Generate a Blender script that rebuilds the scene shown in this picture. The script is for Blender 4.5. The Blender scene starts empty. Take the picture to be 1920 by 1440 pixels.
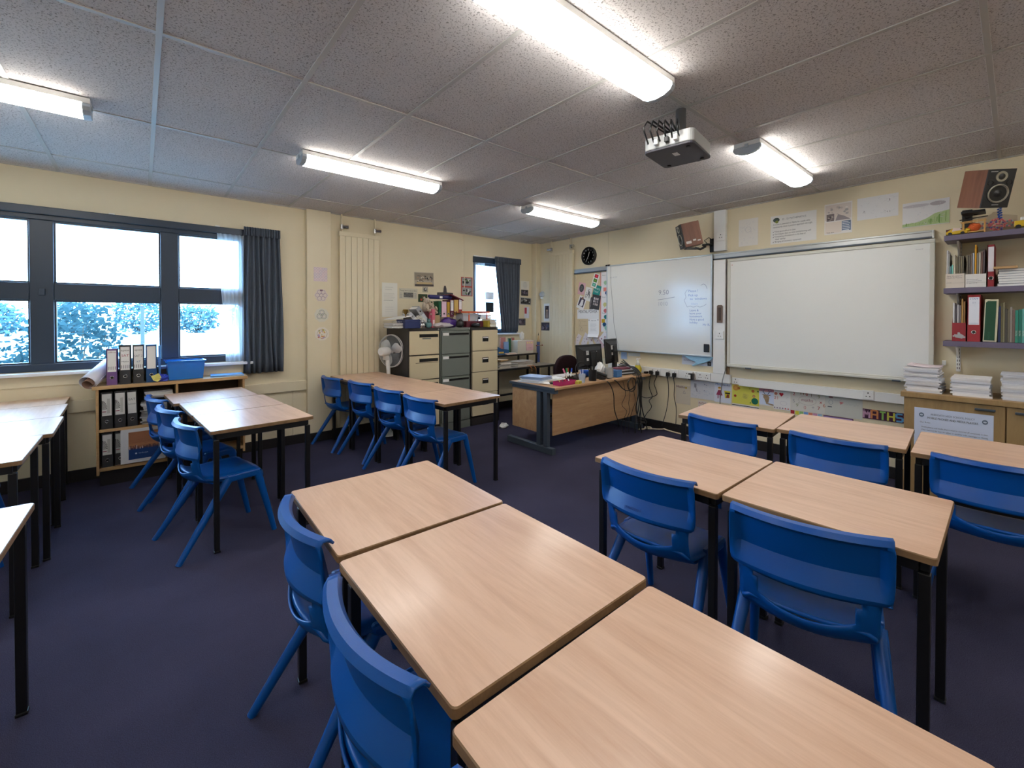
import bpy, math, random
from mathutils import Matrix, Vector

RND = random.Random(11)
scene = bpy.context.scene
COL = scene.collection
PI = math.pi

# ------------------------------------------------------------------ camera
YAW, PITCH, ROLL, FPX, CX, CY = 0.71348, -0.012, 0.00096, 812.1, 968.5, 606.2
cam_data = bpy.data.cameras.new('camera')
cam_data.sensor_width = 36.0
cam_data.lens = FPX * 36.0 / 1920.0
cam_data.shift_x = (960 - CX) / 1920.0
cam_data.shift_y = (CY - 720) / 1920.0
cam_data.clip_start = 0.05
cam_data.clip_end = 300
cam = bpy.data.objects.new('camera', cam_data)
COL.objects.link(cam)
s_, c_ = math.sin(YAW), math.cos(YAW)
fw = Vector((s_ * math.cos(PITCH), c_ * math.cos(PITCH), math.sin(PITCH)))
rt0 = Vector((c_, -s_, 0))
up0 = rt0.cross(fw)
rt = rt0 * math.cos(ROLL) + up0 * math.sin(ROLL)
up = up0 * math.cos(ROLL) - rt0 * math.sin(ROLL)
cam.matrix_world = Matrix(((rt.x, up.x, -fw.x, 0), (rt.y, up.y, -fw.y, 0), (rt.z, up.z, -fw.z, 1.45), (0, 0, 0, 1)))
scene.camera = cam

# ------------------------------------------------------------------ sky, sun, exposure
SKY_STRENGTH = 21.0
SUN_STRENGTH = 7.0
LAMP_STRENGTH = 19.0
world = bpy.data.worlds.new('sky')
scene.world = world
world.use_nodes = True
bg = world.node_tree.nodes['Background']
bg.inputs[0].default_value = (0.36, 0.63, 1.0, 1)
bg.inputs[1].default_value = SKY_STRENGTH
sun_data = bpy.data.lights.new('sun', 'SUN')
sun_data.energy = SUN_STRENGTH
sun_data.angle = 0.02
sun_data.color = (1.0, 0.97, 0.92)
sun = bpy.data.objects.new('sun', sun_data)
COL.objects.link(sun)
sun.location = (-4, -6, 12)
sun.rotation_euler = Vector((0.25, 0.75, -0.95)).to_track_quat('-Z', 'Y').to_euler()
vs = scene.view_settings
vs.view_transform = 'Standard'
vs.look = 'None'
vs.exposure = 0.15
vs.gamma = 1.0
vs.use_curve_mapping = False
try:
    scene.cycles.use_denoising = True
    scene.cycles.max_bounces = 10
    scene.cycles.diffuse_bounces = 5
    scene.cycles.transparent_max_bounces = 16
    scene.cycles.sample_clamp_indirect = 50.0
    scene.cycles.caustics_reflective = False
    scene.cycles.caustics_refractive = False
except Exception:
    pass

# room
XW, YW, XL, YB, ZC = 5.14, 5.43, -2.15, -2.6, 2.71

# ------------------------------------------------------------------ helpers
def lin(c):
    c = c / 255.0
    return c / 12.92 if c <= 0.04045 else ((c + 0.055) / 1.055) ** 2.4
def rgb(t):
    return (lin(t[0]), lin(t[1]), lin(t[2]), 1.0)

class NT:
    def __init__(s, name):
        s.m = bpy.data.materials.new(name); s.m.use_nodes = True
        s.t = s.m.node_tree; s.n = s.t.nodes; s.b = s.n['Principled BSDF']; s.out = s.n['Material Output']
    def new(s, typ, **kw):
        n = s.n.new(typ)
        for k, v in kw.items():
            if k.startswith('_'): setattr(n, k[1:], v)
            else: n.inputs[k.replace('__', ' ')].default_value = v
        return n
    def l(s, a, b): s.t.links.new(a, b)

def mat(name, col, rough=0.5, metal=0.0, spec=0.5, var=0.0, vscale=6.0, bump=0.0, bscale=80.0, alpha=1.0, emit=None, es=0.0, coat=0.0, stretch=None, trans=0.0):
    k = NT(name); b = k.b
    c = rgb(col)
    b.inputs['Base Color'].default_value = c
    b.inputs['Roughness'].default_value = rough
    b.inputs['Metallic'].default_value = metal
    b.inputs['Specular IOR Level'].default_value = spec
    b.inputs['Alpha'].default_value = alpha
    b.inputs['Coat Weight'].default_value = coat
    b.inputs['Transmission Weight'].default_value = trans
    if emit:
        b.inputs['Emission Color'].default_value = rgb(emit); b.inputs['Emission Strength'].default_value = es
    if var or bump:
        tc = k.new('ShaderNodeTexCoord')
        src = tc.outputs['Object']
        if stretch:
            mp = k.new('ShaderNodeMapping'); mp.inputs['Scale'].default_value = stretch
            k.l(src, mp.inputs[0]); src = mp.outputs[0]
        if var:
            nz = k.new('ShaderNodeTexNoise', Scale=vscale, Detail=5.0); k.l(src, nz.inputs['Vector'])
            mx = k.new('ShaderNodeMix', _data_type='RGBA')
            mx.inputs[6].default_value = tuple(x * (1 - var) for x in c[:3]) + (1,)
            mx.inputs[7].default_value = tuple(min(1, x * (1 + var)) for x in c[:3]) + (1,)
            k.l(nz.outputs['Fac'], mx.inputs[0]); k.l(mx.outputs[2], b.inputs['Base Color'])
        if bump:
            nb = k.new('ShaderNodeTexNoise', Scale=bscale, Detail=3.0); k.l(src, nb.inputs['Vector'])
            bp = k.new('ShaderNodeBump', Strength=bump, Distance=0.01); k.l(nb.outputs['Fac'], bp.inputs['Height'])
            k.l(bp.outputs[0], b.inputs['Normal'])
    return k.m

M = {}
def wood(name, light, dark, rough, axis='y', coat=0.0, scale=1.0):
    k = NT(name)
    tc = k.new('ShaderNodeTexCoord'); oi = k.new('ShaderNodeObjectInfo')
    sc = {'y': (14 * scale, 1.1 * scale, 9 * scale), 'x': (1.1 * scale, 14 * scale, 9 * scale), 'z': (14 * scale, 9 * scale, 1.1 * scale)}[axis]
    mp = k.new('ShaderNodeMapping'); mp.inputs['Scale'].default_value = sc
    ad = k.new('ShaderNodeVectorMath', _operation='MULTIPLY_ADD')
    ad.inputs[1].default_value = (37, 23, 11)
    k.l(oi.outputs['Random'], ad.inputs[0]); k.l(tc.outputs['Object'], mp.inputs[0])
    k.l(mp.outputs[0], ad.inputs[2])
    n1 = k.new('ShaderNodeTexNoise', Scale=1.0, Detail=6.0, Roughness=0.62, Distortion=0.9); k.l(ad.outputs[0], n1.inputs['Vector'])
    n2 = k.new('ShaderNodeTexNoise', Scale=6.0, Detail=4.0, Roughness=0.7); k.l(ad.outputs[0], n2.inputs['Vector'])
    mm = k.new('ShaderNodeMath', _operation='MULTIPLY_ADD'); mm.inputs[1].default_value = 0.45
    k.l(n2.outputs['Fac'], mm.inputs[0]); k.l(n1.outputs['Fac'], mm.inputs[2])
    cr = k.new('ShaderNodeValToRGB')
    cr.color_ramp.elements[0].position = 0.5; cr.color_ramp.elements[0].color = rgb(dark)
    cr.color_ramp.elements[1].position = 0.86; cr.color_ramp.elements[1].color = rgb(light)
    k.l(mm.outputs[0], cr.inputs[0]); k.l(cr.outputs[0], k.b.inputs['Base Color'])
    k.b.inputs['Roughness'].default_value = rough
    k.b.inputs['Coat Weight'].default_value = coat
    k.b.inputs['Coat Roughness'].default_value = 0.16
    return k.m

def printed(name='printed_ink', rough=0.65):
    k = NT(name)
    at = k.new('ShaderNodeAttribute', _attribute_name='Col')
    k.l(at.outputs['Color'], k.b.inputs['Base Color'])
    k.b.inputs['Roughness'].default_value = rough
    k.b.inputs['Specular IOR Level'].default_value = 0.3
    return k.m

def glass_mat(name, tint=(0.97, 0.99, 1.0), refl=0.5, rough=0.0):
    k = NT(name); k.n.remove(k.b)
    tr = k.new('ShaderNodeBsdfTransparent'); tr.inputs[0].default_value = (*tint, 1)
    gl = k.new('ShaderNodeBsdfGlossy', Roughness=rough)
    fr = k.new('ShaderNodeFresnel', IOR=1.45)
    mu = k.new('ShaderNodeMath', _operation='MULTIPLY'); mu.inputs[1].default_value = refl
    mx = k.new('ShaderNodeMixShader')
    k.l(fr.outputs[0], mu.inputs[0]); k.l(mu.outputs[0], mx.inputs[0]); k.l(tr.outputs[0], mx.inputs[1]); k.l(gl.outputs[0], mx.inputs[2])
    k.l(mx.outputs[0], k.out.inputs[0])
    return k.m

def sheer_mat(name, col, opac):
    k = NT(name); k.n.remove(k.b)
    tr = k.new('ShaderNodeBsdfTransparent')
    df = k.new('ShaderNodeBsdfDiffuse', Color=rgb(col)); tl = k.new('ShaderNodeBsdfTranslucent', Color=rgb(col))
    m1 = k.new('ShaderNodeMixShader', Fac=0.55); m2 = k.new('ShaderNodeMixShader', Fac=opac)
    k.l(df.outputs[0], m1.inputs[1]); k.l(tl.outputs[0], m1.inputs[2])
    k.l(tr.outputs[0], m2.inputs[1]); k.l(m1.outputs[0], m2.inputs[2]); k.l(m2.outputs[0], k.out.inputs[0])
    return k.m

def leaf_mat(name, col):
    k = NT(name); k.n.remove(k.b)
    df = k.new('ShaderNodeBsdfDiffuse', Color=rgb(col)); tl = k.new('ShaderNodeBsdfTranslucent', Color=rgb(col))
    m1 = k.new('ShaderNodeMixShader', Fac=0.35)
    k.l(df.outputs[0], m1.inputs[1]); k.l(tl.outputs[0], m1.inputs[2]); k.l(m1.outputs[0], k.out.inputs[0])
    return k.m

def ceiling_mat(name):
    k = NT(name)
    tc = k.new('ShaderNodeTexCoord')
    n1 = k.new('ShaderNodeTexNoise', Scale=120.0, Detail=2.0, Roughness=0.55, Distortion=0.8); k.l(tc.outputs['Object'], n1.inputs['Vector'])
    r1 = k.new('ShaderNodeValToRGB')
    r1.color_ramp.elements[0].position = 0.36; r1.color_ramp.elements[0].color = (0, 0, 0, 1)
    r1.color_ramp.elements[1].position = 0.44; r1.color_ramp.elements[1].color = (1, 1, 1, 1)
    k.l(n1.outputs['Fac'], r1.inputs[0])
    n2 = k.new('ShaderNodeTexNoise', Scale=1.7, Detail=2.0); k.l(tc.outputs['Object'], n2.inputs['Vector'])
    cm = k.new('ShaderNodeMix', _data_type='RGBA'); cm.inputs[6].default_value = rgb((208, 203, 201)); cm.inputs[7].default_value = rgb((220, 215, 213))
    k.l(n2.outputs['Fac'], cm.inputs[0])
    c2 = k.new('ShaderNodeMix', _data_type='RGBA'); c2.inputs[6].default_value = rgb((150, 145, 142))
    k.l(r1.outputs[0], c2.inputs[0]); k.l(cm.outputs[2], c2.inputs[7]); k.l(c2.outputs[2], k.b.inputs['Base Color'])
    bp = k.new('ShaderNodeBump', Strength=0.55, Distance=0.004); k.l(r1.outputs[0], bp.inputs['Height']); k.l(bp.outputs[0], k.b.inputs['Normal'])
    k.b.inputs['Roughness'].default_value = 0.95
    k.b.inputs['Specular IOR Level'].default_value = 0.1
    return k.m

def carpet_mat(name):
    k = NT(name)
    tc = k.new('ShaderNodeTexCoord')
    n1 = k.new('ShaderNodeTexNoise', Scale=330.0, Detail=2.0); k.l(tc.outputs['Object'], n1.inputs['Vector'])
    n2 = k.new('ShaderNodeTexNoise', Scale=2.2, Detail=5.0); k.l(tc.outputs['Object'], n2.inputs['Vector'])
    a = k.new('ShaderNodeMath', _operation='MULTIPLY_ADD'); a.inputs[1].default_value = 0.35
    k.l(n2.outputs['Fac'], a.inputs[0]); k.l(n1.outputs['Fac'], a.inputs[2])
    cr = k.new('ShaderNodeValToRGB')
    cr.color_ramp.elements[0].position = 0.35; cr.color_ramp.elements[0].color = rgb((40, 40, 57))
    cr.color_ramp.elements[1].position = 0.95; cr.color_ramp.elements[1].color = rgb((72, 70, 95))
    k.l(a.outputs[0], cr.inputs[0]); k.l(cr.outputs[0], k.b.inputs['Base Color'])
    bp = k.new('ShaderNodeBump', Strength=0.6, Distance=0.006); k.l(n1.outputs['Fac'], bp.inputs['Height']); k.l(bp.outputs[0], k.b.inputs['Normal'])
    k.b.inputs['Roughness'].default_value = 0.95
    k.b.inputs['Specular IOR Level'].default_value = 0.15
    return k.m

M['wall'] = mat('cream_wall_paint', (222, 210, 181), 0.55, spec=0.35, var=0.03, vscale=1.3, bump=0.06, bscale=140)
M['trim'] = mat('cream_trim_paint', (220, 208, 179), 0.4, var=0.02, vscale=3)
M['white_pl'] = mat('white_plastic', (232, 232, 230), 0.35, var=0.015, vscale=4)
M['skirt'] = mat('black_skirting', (28, 25, 27), 0.5, var=0.1)
M['carpet'] = carpet_mat('purple_blue_carpet')
M['tile'] = ceiling_mat('fissured_ceiling_tile')
M['tbar'] = mat('ceiling_grid_metal', (186, 183, 178), 0.5, var=0.04)
M['winframe'] = mat('dark_frame_glare_blue', (38, 54, 72), 0.4, var=0.05)  # dark frame with the blue of the window glare mixed into its colour
M['sill'] = mat('white_window_sill', (228, 230, 232), 0.3, var=0.02)
M['glass'] = glass_mat('window_glass')
M['beech'] = wood('beech_laminate', (216, 180, 154), (195, 156, 129), 0.36, 'y', coat=0.25)
M['edge'] = wood('table_edge_wood', (150, 118, 84), (118, 90, 62), 0.5, 'y')
M['steel_blk'] = mat('black_steel', (14, 14, 17), 0.42, var=0.1)
M['blue_pl'] = mat('blue_moulded_plastic', (0, 77, 155), 0.36, spec=0.4, bump=0.05, bscale=420, var=0.03, vscale=2)
M['curtain'] = mat('slate_curtain_cloth', (86, 94, 106), 0.9, spec=0.15, var=0.12, vscale=30, bump=0.15, bscale=500)
M['sheer'] = sheer_mat('sheer_net_cloth', (238, 242, 246), 0.55)
M['lampcap'] = mat('grey_lamp_end', (176, 186, 196), 0.45, var=0.02)
M['ink'] = printed()
M['paper'] = mat('white_paper', (232, 231, 229), 0.7, spec=0.25, var=0.015, vscale=5)
M['oakshelf'] = wood('bookcase_oak', (196, 160, 112), (172, 134, 88), 0.5, 'x')
M['deskoak'] = wood('desk_oak', (196, 158, 118), (172, 132, 94), 0.45, 'x')
M['cupoak'] = wood('cupboard_veneer', (166, 136, 92), (146, 116, 76), 0.5, 'z')
M['deskmetal'] = mat('slate_grey_metal', (66, 76, 88), 0.45, var=0.05)
M['black_pl'] = mat('black_plastic', (20, 20, 22), 0.4, var=0.08)
M['cabcream'] = mat('cabinet_cream_steel', (204, 190, 158), 0.45, var=0.02, bump=0.02, bscale=300)
M['cabgrey'] = mat('cabinet_grey_steel', (112, 118, 112), 0.45, var=0.02, bump=0.02, bscale=300)
M['cabdark'] = mat('cabinet_brown_steel', (48, 44, 44), 0.45, var=0.05)
M['chrome'] = mat('bright_metal', (200, 200, 200), 0.25, metal=1.0, var=0.03)
M['rail'] = mat('brushed_aluminium', (176, 178, 178), 0.35, metal=0.7, var=0.03)
M['board'] = mat('whiteboard_enamel', (224, 225, 222), 0.15, spec=0.9, var=0.01, vscale=2)
M['iboard'] = mat('projection_board', (226, 227, 224), 0.5, spec=0.35, var=0.01, vscale=2)
M['darkgap'] = mat('dark_slot', (16, 15, 15), 0.8, var=0.1)

class MB:
    def __init__(s): s.v = []; s.f = []; s.c = []; s.mi = []; s.col = None; s.mat = 0
    def add(s, vs, fs):
        o = len(s.v); s.v.extend([tuple(p) for p in vs])
        for f in fs:
            s.f.append(tuple(i + o for i in f)); s.c.append(s.col); s.mi.append(s.mat)
        return s
    def box(s, x0, x1, y0, y1, z0, z1, T=None):
        vs = [Vector(p) for p in ((x0, y0, z0), (x1, y0, z0), (x1, y1, z0), (x0, y1, z0), (x0, y0, z1), (x1, y0, z1), (x1, y1, z1), (x0, y1, z1))]
        if T: vs = [T @ p for p in vs]
        return s.add(vs, [(0, 3, 2, 1), (4, 5, 6, 7), (0, 1, 5, 4), (1, 2, 6, 5), (2, 3, 7, 6), (3, 0, 4, 7)])
    def quad(s, a, b, c, d): return s.add([a, b, c, d], [(0, 1, 2, 3)])
    def prism(s, pts, z0, z1, T=None):
        n = len(pts)
        vs = [Vector((p[0], p[1], z0)) for p in pts] + [Vector((p[0], p[1], z1)) for p in pts]
        if T: vs = [T @ p for p in vs]
        return s.add(vs, [tuple(reversed(range(n))), tuple(range(n, 2 * n))] + [(i, (i + 1) % n, n + (i + 1) % n, n + i) for i in range(n)])
    def tube(s, pts, r, seg=8, cap=True, flat=1.0):
        pts = [Vector(p) for p in pts]; n = len(pts)
        rs = r if isinstance(r, (list, tuple)) else [r] * n
        vs = []; nrm = None
        for i, p in enumerate(pts):
            d = (pts[min(i + 1, n - 1)] - pts[max(i - 1, 0)])
            d = d.normalized() if d.length > 1e-9 else Vector((0, 0, 1))
            if nrm is None:
                nrm = d.orthogonal().normalized()
                if abs(d.x) < 0.9:
                    nrm = (Vector((1, 0, 0)) - d * d.x).normalized()
            nrm = (nrm - d * nrm.dot(d))
            nrm = nrm.normalized() if nrm.length > 1e-6 else d.orthogonal().normalized()
            b = d.cross(nrm)
            for k in range(seg):
                a = 2 * PI * k / seg
                vs.append(p + (nrm * math.cos(a) + b * math.sin(a) * flat) * rs[i])
        fs = [(i * seg + k, i * seg + (k + 1) % seg, (i + 1) * seg + (k + 1) % seg, (i + 1) * seg + k) for i in range(n - 1) for k in range(seg)]
        if cap: fs += [tuple(reversed(range(seg))), tuple((n - 1) * seg + k for k in range(seg))]
        return s.add(vs, fs)
    def lathe(s, prof, seg=20, T=None, cap=True):
        vs = []; n = len(prof)
        for r, z in prof:
            for k in range(seg):
                a = 2 * PI * k / seg; p = Vector((r * math.cos(a), r * math.sin(a), z))
                vs.append(T @ p if T else p)
        fs = [(i * seg + k, i * seg + (k + 1) % seg, (i + 1) * seg + (k + 1) % seg, (i + 1) * seg + k) for i in range(n - 1) for k in range(seg)]
        if cap and prof[0][0] > 1e-6: fs.append(tuple(reversed(range(seg))))
        if cap and prof[-1][0] > 1e-6: fs.append(tuple((n - 1) * seg + k for k in range(seg)))
        return s.add(vs, fs)
    def ball(s, c, r, seg=12, rings=8):
        r = r if isinstance(r, (tuple, list)) else (r, r, r)
        vs = []; fs = []
        for i in range(rings + 1):
            t = PI * i / rings
            for k in range(seg):
                a = 2 * PI * k / seg
                vs.append((c[0] + r[0] * math.sin(t) * math.cos(a), c[1] + r[1] * math.sin(t) * math.sin(a), c[2] - r[2] * math.cos(t)))
        for i in range(rings):
            for k in range(seg):
                fs.append((i * seg + k, i * seg + (k + 1) % seg, (i + 1) * seg + (k + 1) % seg, (i + 1) * seg + k))
        return s.add(vs, fs)
    def grid(s, fn, nu, nv, skip=None):
        vs = [fn(i / nu, j / nv) for j in range(nv + 1) for i in range(nu + 1)]
        fs = [(j * (nu + 1) + i, j * (nu + 1) + i + 1, (j + 1) * (nu + 1) + i + 1, (j + 1) * (nu + 1) + i) for j in range(nv) for i in range(nu) if not (skip and skip(i, j))]
        return s.add(vs, fs)
    def mesh(s, name):
        me = bpy.data.meshes.new(name); me.from_pydata(s.v, [], s.f)
        if any(c is not None for c in s.c):
            at = me.attributes.new('Col', 'FLOAT_COLOR', 'FACE')
            for i, c in enumerate(s.c): at.data[i].color = rgb(c) if c is not None else (0.8, 0.8, 0.8, 1)
        if any(s.mi): me.polygons.foreach_set('material_index', s.mi)
        me.update()
        return me
    def build(s, name, m, parent=None, loc=(0, 0, 0), rot=(0, 0, 0), smooth=False, bevel=0.0, solid=0.0, subd=0, kind=None, angle=None):
        me = s.mesh(name)
        for x in (m if isinstance(m, (list, tuple)) else [m]): me.materials.append(M[x] if isinstance(x, str) else x)
        return link(name, me, parent, loc, rot, smooth, bevel, solid, subd, kind, angle)

def link(name, me, parent=None, loc=(0, 0, 0), rot=(0, 0, 0), smooth=False, bevel=0.0, solid=0.0, subd=0, kind=None, angle=None):
    o = bpy.data.objects.new(name, me); COL.objects.link(o)
    o.location = loc; o.rotation_euler = rot
    if parent: o.parent = parent
    if smooth or bevel: me.polygons.foreach_set('use_smooth', [bool(smooth)] * len(me.polygons))
    if angle: me.set_sharp_from_angle(angle=math.radians(angle))
    if solid:
        q = o.modifiers.new('solid', 'SOLIDIFY'); q.thickness = solid; q.offset = 0
    if subd:
        q = o.modifiers.new('sub', 'SUBSURF'); q.levels = subd; q.render_levels = subd
    if bevel:
        q = o.modifiers.new('bevel', 'BEVEL'); q.width = bevel; q.segments = 2; q.limit_method = 'ANGLE'
    if kind: o['kind'] = kind
    return o

def tag(o, label, cat, group=None):
    o['label'] = label; o['category'] = cat
    if group: o['group'] = group
    return o
def thing(name, label, cat, loc=(0, 0, 0), rot=(0, 0, 0), group=None):
    o = bpy.data.objects.new(name, None); COL.objects.link(o)
    o.empty_display_size = 0.05
    o.location = loc; o.rotation_euler = rot if isinstance(rot, tuple) else (0, 0, rot)
    return tag(o, label, cat, group)
def copy_tree(root, loc, rz, label, group=None, parent=None):
    r = root.copy(); COL.objects.link(r); r.parent = parent
    if loc is not None: r.location = loc; r.rotation_euler = (0, 0, rz)
    if label: r['label'] = label
    if group: r['group'] = group
    for ch in [c for c in bpy.data.objects if c.parent == root]:
        copy_tree(ch, None, 0, None, None, r)
    return r
def struct(o, label=None):
    o['kind'] = 'structure'
    if label: o['label'] = label
    return o

# lettering as flat mesh, cached by string
_txt = {}
def text_geo(s):
    if s not in _txt:
        cu = bpy.data.curves.new('lettering', 'FONT'); cu.body = s; cu.size = 1.0; cu.resolution_u = 2
        ob = bpy.data.objects.new('lettering', cu); COL.objects.link(ob)
        dg = bpy.context.evaluated_depsgraph_get()
        me = bpy.data.meshes.new_from_object(ob.evaluated_get(dg))
        v = [tuple(p.co) for p in me.vertices]; f = [tuple(p.vertices) for p in me.polygons]
        bpy.data.objects.remove(ob); bpy.data.curves.remove(cu); bpy.data.meshes.remove(me)
        xs = [p[0] for p in v] or [0, 1]
        _txt[s] = (v, f, min(xs), max(xs))
    return _txt[s]

class Ink(MB):
    """flat print in a local plane: u right, v up, n towards the viewer"""
    def __init__(s, n=0.0012): super().__init__(); s.n = n
    def P(s, u, v): return (u, v, s.n)
    def rect(s, u0, v0, u1, v1, col, a=0.0):
        s.col = col; cu, cv = (u0 + u1) / 2, (v0 + v1) / 2
        pts = []
        for u, v in ((u0, v0), (u1, v0), (u1, v1), (u0, v1)):
            du, dv = u - cu, v - cv
            pts.append(s.P(cu + du * math.cos(a) - dv * math.sin(a), cv + du * math.sin(a) + dv * math.cos(a)))
        s.add(pts, [(0, 1, 2, 3)]); s.n += 0.00004; return s
    def disc(s, u, v, r, col, rv=None, seg=14):
        s.col = col; rv = rv or r
        s.add([s.P(u + r * math.cos(2 * PI * k / seg), v + rv * math.sin(2 * PI * k / seg)) for k in range(seg)], [tuple(range(seg))]); s.n += 0.00004; return s
    def ring(s, u, v, r, w, col, rv=None, seg=18):
        rv = rv or r
        return s.line([(u + r * math.cos(2 * PI * k / seg), v + rv * math.sin(2 * PI * k / seg)) for k in range(seg + 1)], w, col)
    def poly(s, pts, col):
        s.col = col; s.add([s.P(*p) for p in pts], [tuple(range(len(pts)))]); s.n += 0.00004; return s
    def line(s, pts, w, col):
        s.col = col
        for (a, b), (c, d) in zip(pts, pts[1:]):
            L = math.hypot(c - a, d - b)
            if L < 1e-7: continue
            nx, ny = -(d - b) / L * w / 2, (c - a) / L * w / 2
            s.add([s.P(a - nx, b - ny), s.P(c - nx, d - ny), s.P(c + nx, d + ny), s.P(a + nx, b + ny)], [(0, 1, 2, 3)])
        s.n += 0.00004; return s
    def text(s, body, u, v, h, col, width=None, align='l', a=0.0):
        vv, ff, x0, x1 = text_geo(body); s.col = col
        k = h / 0.72; kx = width / (x1 - x0) if width else k
        W = (x1 - x0) * kx; off = {'l': 0, 'c': -W / 2, 'r': -W}[align]
        ca, sa = math.cos(a), math.sin(a)
        pts = []
        for x, y, _ in vv:
            X, Y = (x - x0) * kx + off, y * k
            pts.append(s.P(u + X * ca - Y * sa, v + X * sa + Y * ca))
        s.add(pts, ff); s.n += 0.00004; return s
    def bars(s, u0, v0, u1, n, dv, h, col, ragged=0.3):
        for i in range(n):
            s.rect(u0, v0 - i * dv, u0 + (u1 - u0) * (1 - RND.random() * ragged), v0 - i * dv + h, col)
        return s
    def blot(s, u0, v0, u1, v1, n, cols, smin=0.05, smax=0.2):
        w, h = u1 - u0, v1 - v0
        for i in range(n):
            r = RND.uniform(smin, smax) * min(w, h)
            s.disc(RND.uniform(u0 + r, u1 - r), RND.uniform(v0 + r, v1 - r), r, RND.choice(cols), rv=r * RND.uniform(0.5, 1.0), seg=7)
        return s

WROT = {'Y': (PI / 2, 0, 0), 'X': (PI / 2, 0, -PI / 2)}
def wall_pos(wall, a, z, off=0.0):
    return (a, YW - off, z) if wall == 'Y' else (XW - off, a, z)
def sheet(name, label, cat, wall, a, z, w, h, col=(232, 231, 229), draw=None, rot=0.0, off=0.002, group=None, thick=0.0015, curl=0.0, pts=None):
    """a paper on a wall; a,z = centre; draw(ink, w, h) in centred coordinates"""
    mb = MB(); mb.col = col
    if pts: mb.prism(pts, 0, thick)
    elif curl:
        n = 6
        def f(i, j): return ((i - .5) * w, (j - .5) * h, thick + curl * (max(0, 1 - j * 3) ** 2))
        mb.grid(f, 4, n)
    else: mb.box(-w / 2, w / 2, -h / 2, h / 2, 0, thick)
    o = mb.build(name, 'ink', solid=0.001 if curl else 0)
    o.location = wall_pos(wall, a, z, off)
    o.rotation_euler = (Matrix.Rotation(WROT[wall][2], 3, 'Z') @ Matrix.Rotation(PI / 2, 3, 'X') @ Matrix.Rotation(rot, 3, 'Z')).to_euler()
    tag(o, label, cat, group)
    if draw:
        k = Ink(thick + 0.0008); draw(k, w, h)
        k.build('print', 'ink', o)
    return o
# ================================================================== SETTING
W1 = (-1.95, 0.86, 0.99, 2.395)
W2 = (3.83, 4.72, 1.20, 2.395)
b = MB()
b.box(XL - .14, XW + .14, YB - .14, YW + .14, -0.12, 0.0)
struct(b.build('floor', 'carpet'), 'dark purple blue carpet over the whole floor')

b = MB()
def wall_seg(x0, x1, z0, z1): b.box(x0, x1, YW, YW + .14, z0, z1)
wall_seg(XL - .14, W1[0], 0, 3.0); wall_seg(W1[0], W1[1], 0, W1[2]); wall_seg(W1[0], W1[1], W1[3], 3.0)
wall_seg(W1[1], W2[0], 0, 3.0); wall_seg(W2[0], W2[1], 0, W2[2]); wall_seg(W2[0], W2[1], W2[3], 3.0); wall_seg(W2[1], XW + .14, 0, 3.0)
wall_back = struct(b.build('wall_back', 'wall'), 'cream painted wall with the windows')
wall_right = struct(MB().box(XW, XW + .14, YB - .14, YW, 0, 3.0).build('wall_right', 'wall'), 'cream painted wall behind the whiteboards')
struct(MB().box(XL - .14, XL, YB - .14, YW, 0, 3.0).build('wall_left', 'wall'))
struct(MB().box(XL, XW, YB - .14, YB, 0, 3.0).build('wall_front', 'wall'))

# ceiling: slab, tiles and grid bars
ceil = struct(MB().box(XL, XW, YB, YW, ZC + .02, ZC + .2).build('ceiling', 'tbar'), 'grey fissured ceiling tiles in a metal grid')
GX, GY = 0.068, 1.301
def marks(g, st, a, z): 
    k = math.ceil((a - g) / st); r = [a]
    while g + k * st < z - 1e-6:
        if g + k * st > a + 1e-6: r.append(g + k * st)
        k += 1
    return r + [z]
gxs, gys = marks(GX, .6, XL, XW), marks(GY, 1.2, YB, YW)
tile_cache = {}
for i in range(len(gxs) - 1):
    for j in range(len(gys) - 1):
        x0, x1, y0, y1 = gxs[i], gxs[i + 1], gys[j], gys[j + 1]
        w, h = round(x1 - x0 - .018, 3), round(y1 - y0 - .018, 3)
        if w < .02 or h < .02: continue
        if (w, h) not in tile_cache:
            me = MB().box(-w / 2, w / 2, -h / 2, h / 2, 0, .012).mesh('ceiling_tile'); me.materials.append(M['tile']); tile_cache[(w, h)] = me
        link('ceiling_tile', tile_cache[(w, h)], ceil, ((x0 + x1) / 2, (y0 + y1) / 2, ZC + .003 + RND.uniform(0, .002)))
for x in gxs[1:-1]: MB().box(x - .012, x + .012, YB, YW, ZC - .001, ZC + .01).build('grid_bar', 'tbar', ceil, bevel=.001)
for y in gys[1:-1]: MB().box(XL, XW, y - .012, y + .012, ZC - .0005, ZC + .01).build('grid_bar', 'tbar', ceil, bevel=.001)
b = MB(); b.box(XL, XW, YW - .02, YW, ZC - .003, ZC + .01); b.build('grid_bar', 'tbar', ceil)
b = MB(); b.box(XW - .02, XW, YB, YW - .02, ZC - .003, ZC + .01); b.build('grid_bar', 'tbar', ceil)

# skirting and wall trims
struct(MB().box(XL, XW, YW - .018, YW, 0, .105).build('baseboard_back', 'skirt', bevel=.004))
struct(MB().box(XW - .018, XW, YB, YW - .018, 0, .105).build('baseboard_right', 'skirt', bevel=.004))
struct(MB().box(1.446, 1.715, YW - .065, YW, .105, ZC).build('trim_1', 'trim', bevel=.004), 'boxed cream pilaster beside the window curtain')
struct(MB().box(1.44, 1.72, YW - .075, YW - .01, 0, .105).build('trim_2', 'skirt', bevel=.004))
struct(MB().box(XW - .105, XW, YW - .115, YW, .105, ZC).build('trim_3', 'trim', bevel=.004), 'boxed cream pipe casing in the corner')
struct(MB().box(XL, 1.446, YW - .028, YW, .615, .725).build('trim_4', 'trim', bevel=.004), 'cream trunking band low on the window wall')
struct(MB().box(XL, .86, YW - .012, YW, .862, .955).build('trim_5', 'trim', bevel=.003))
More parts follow.
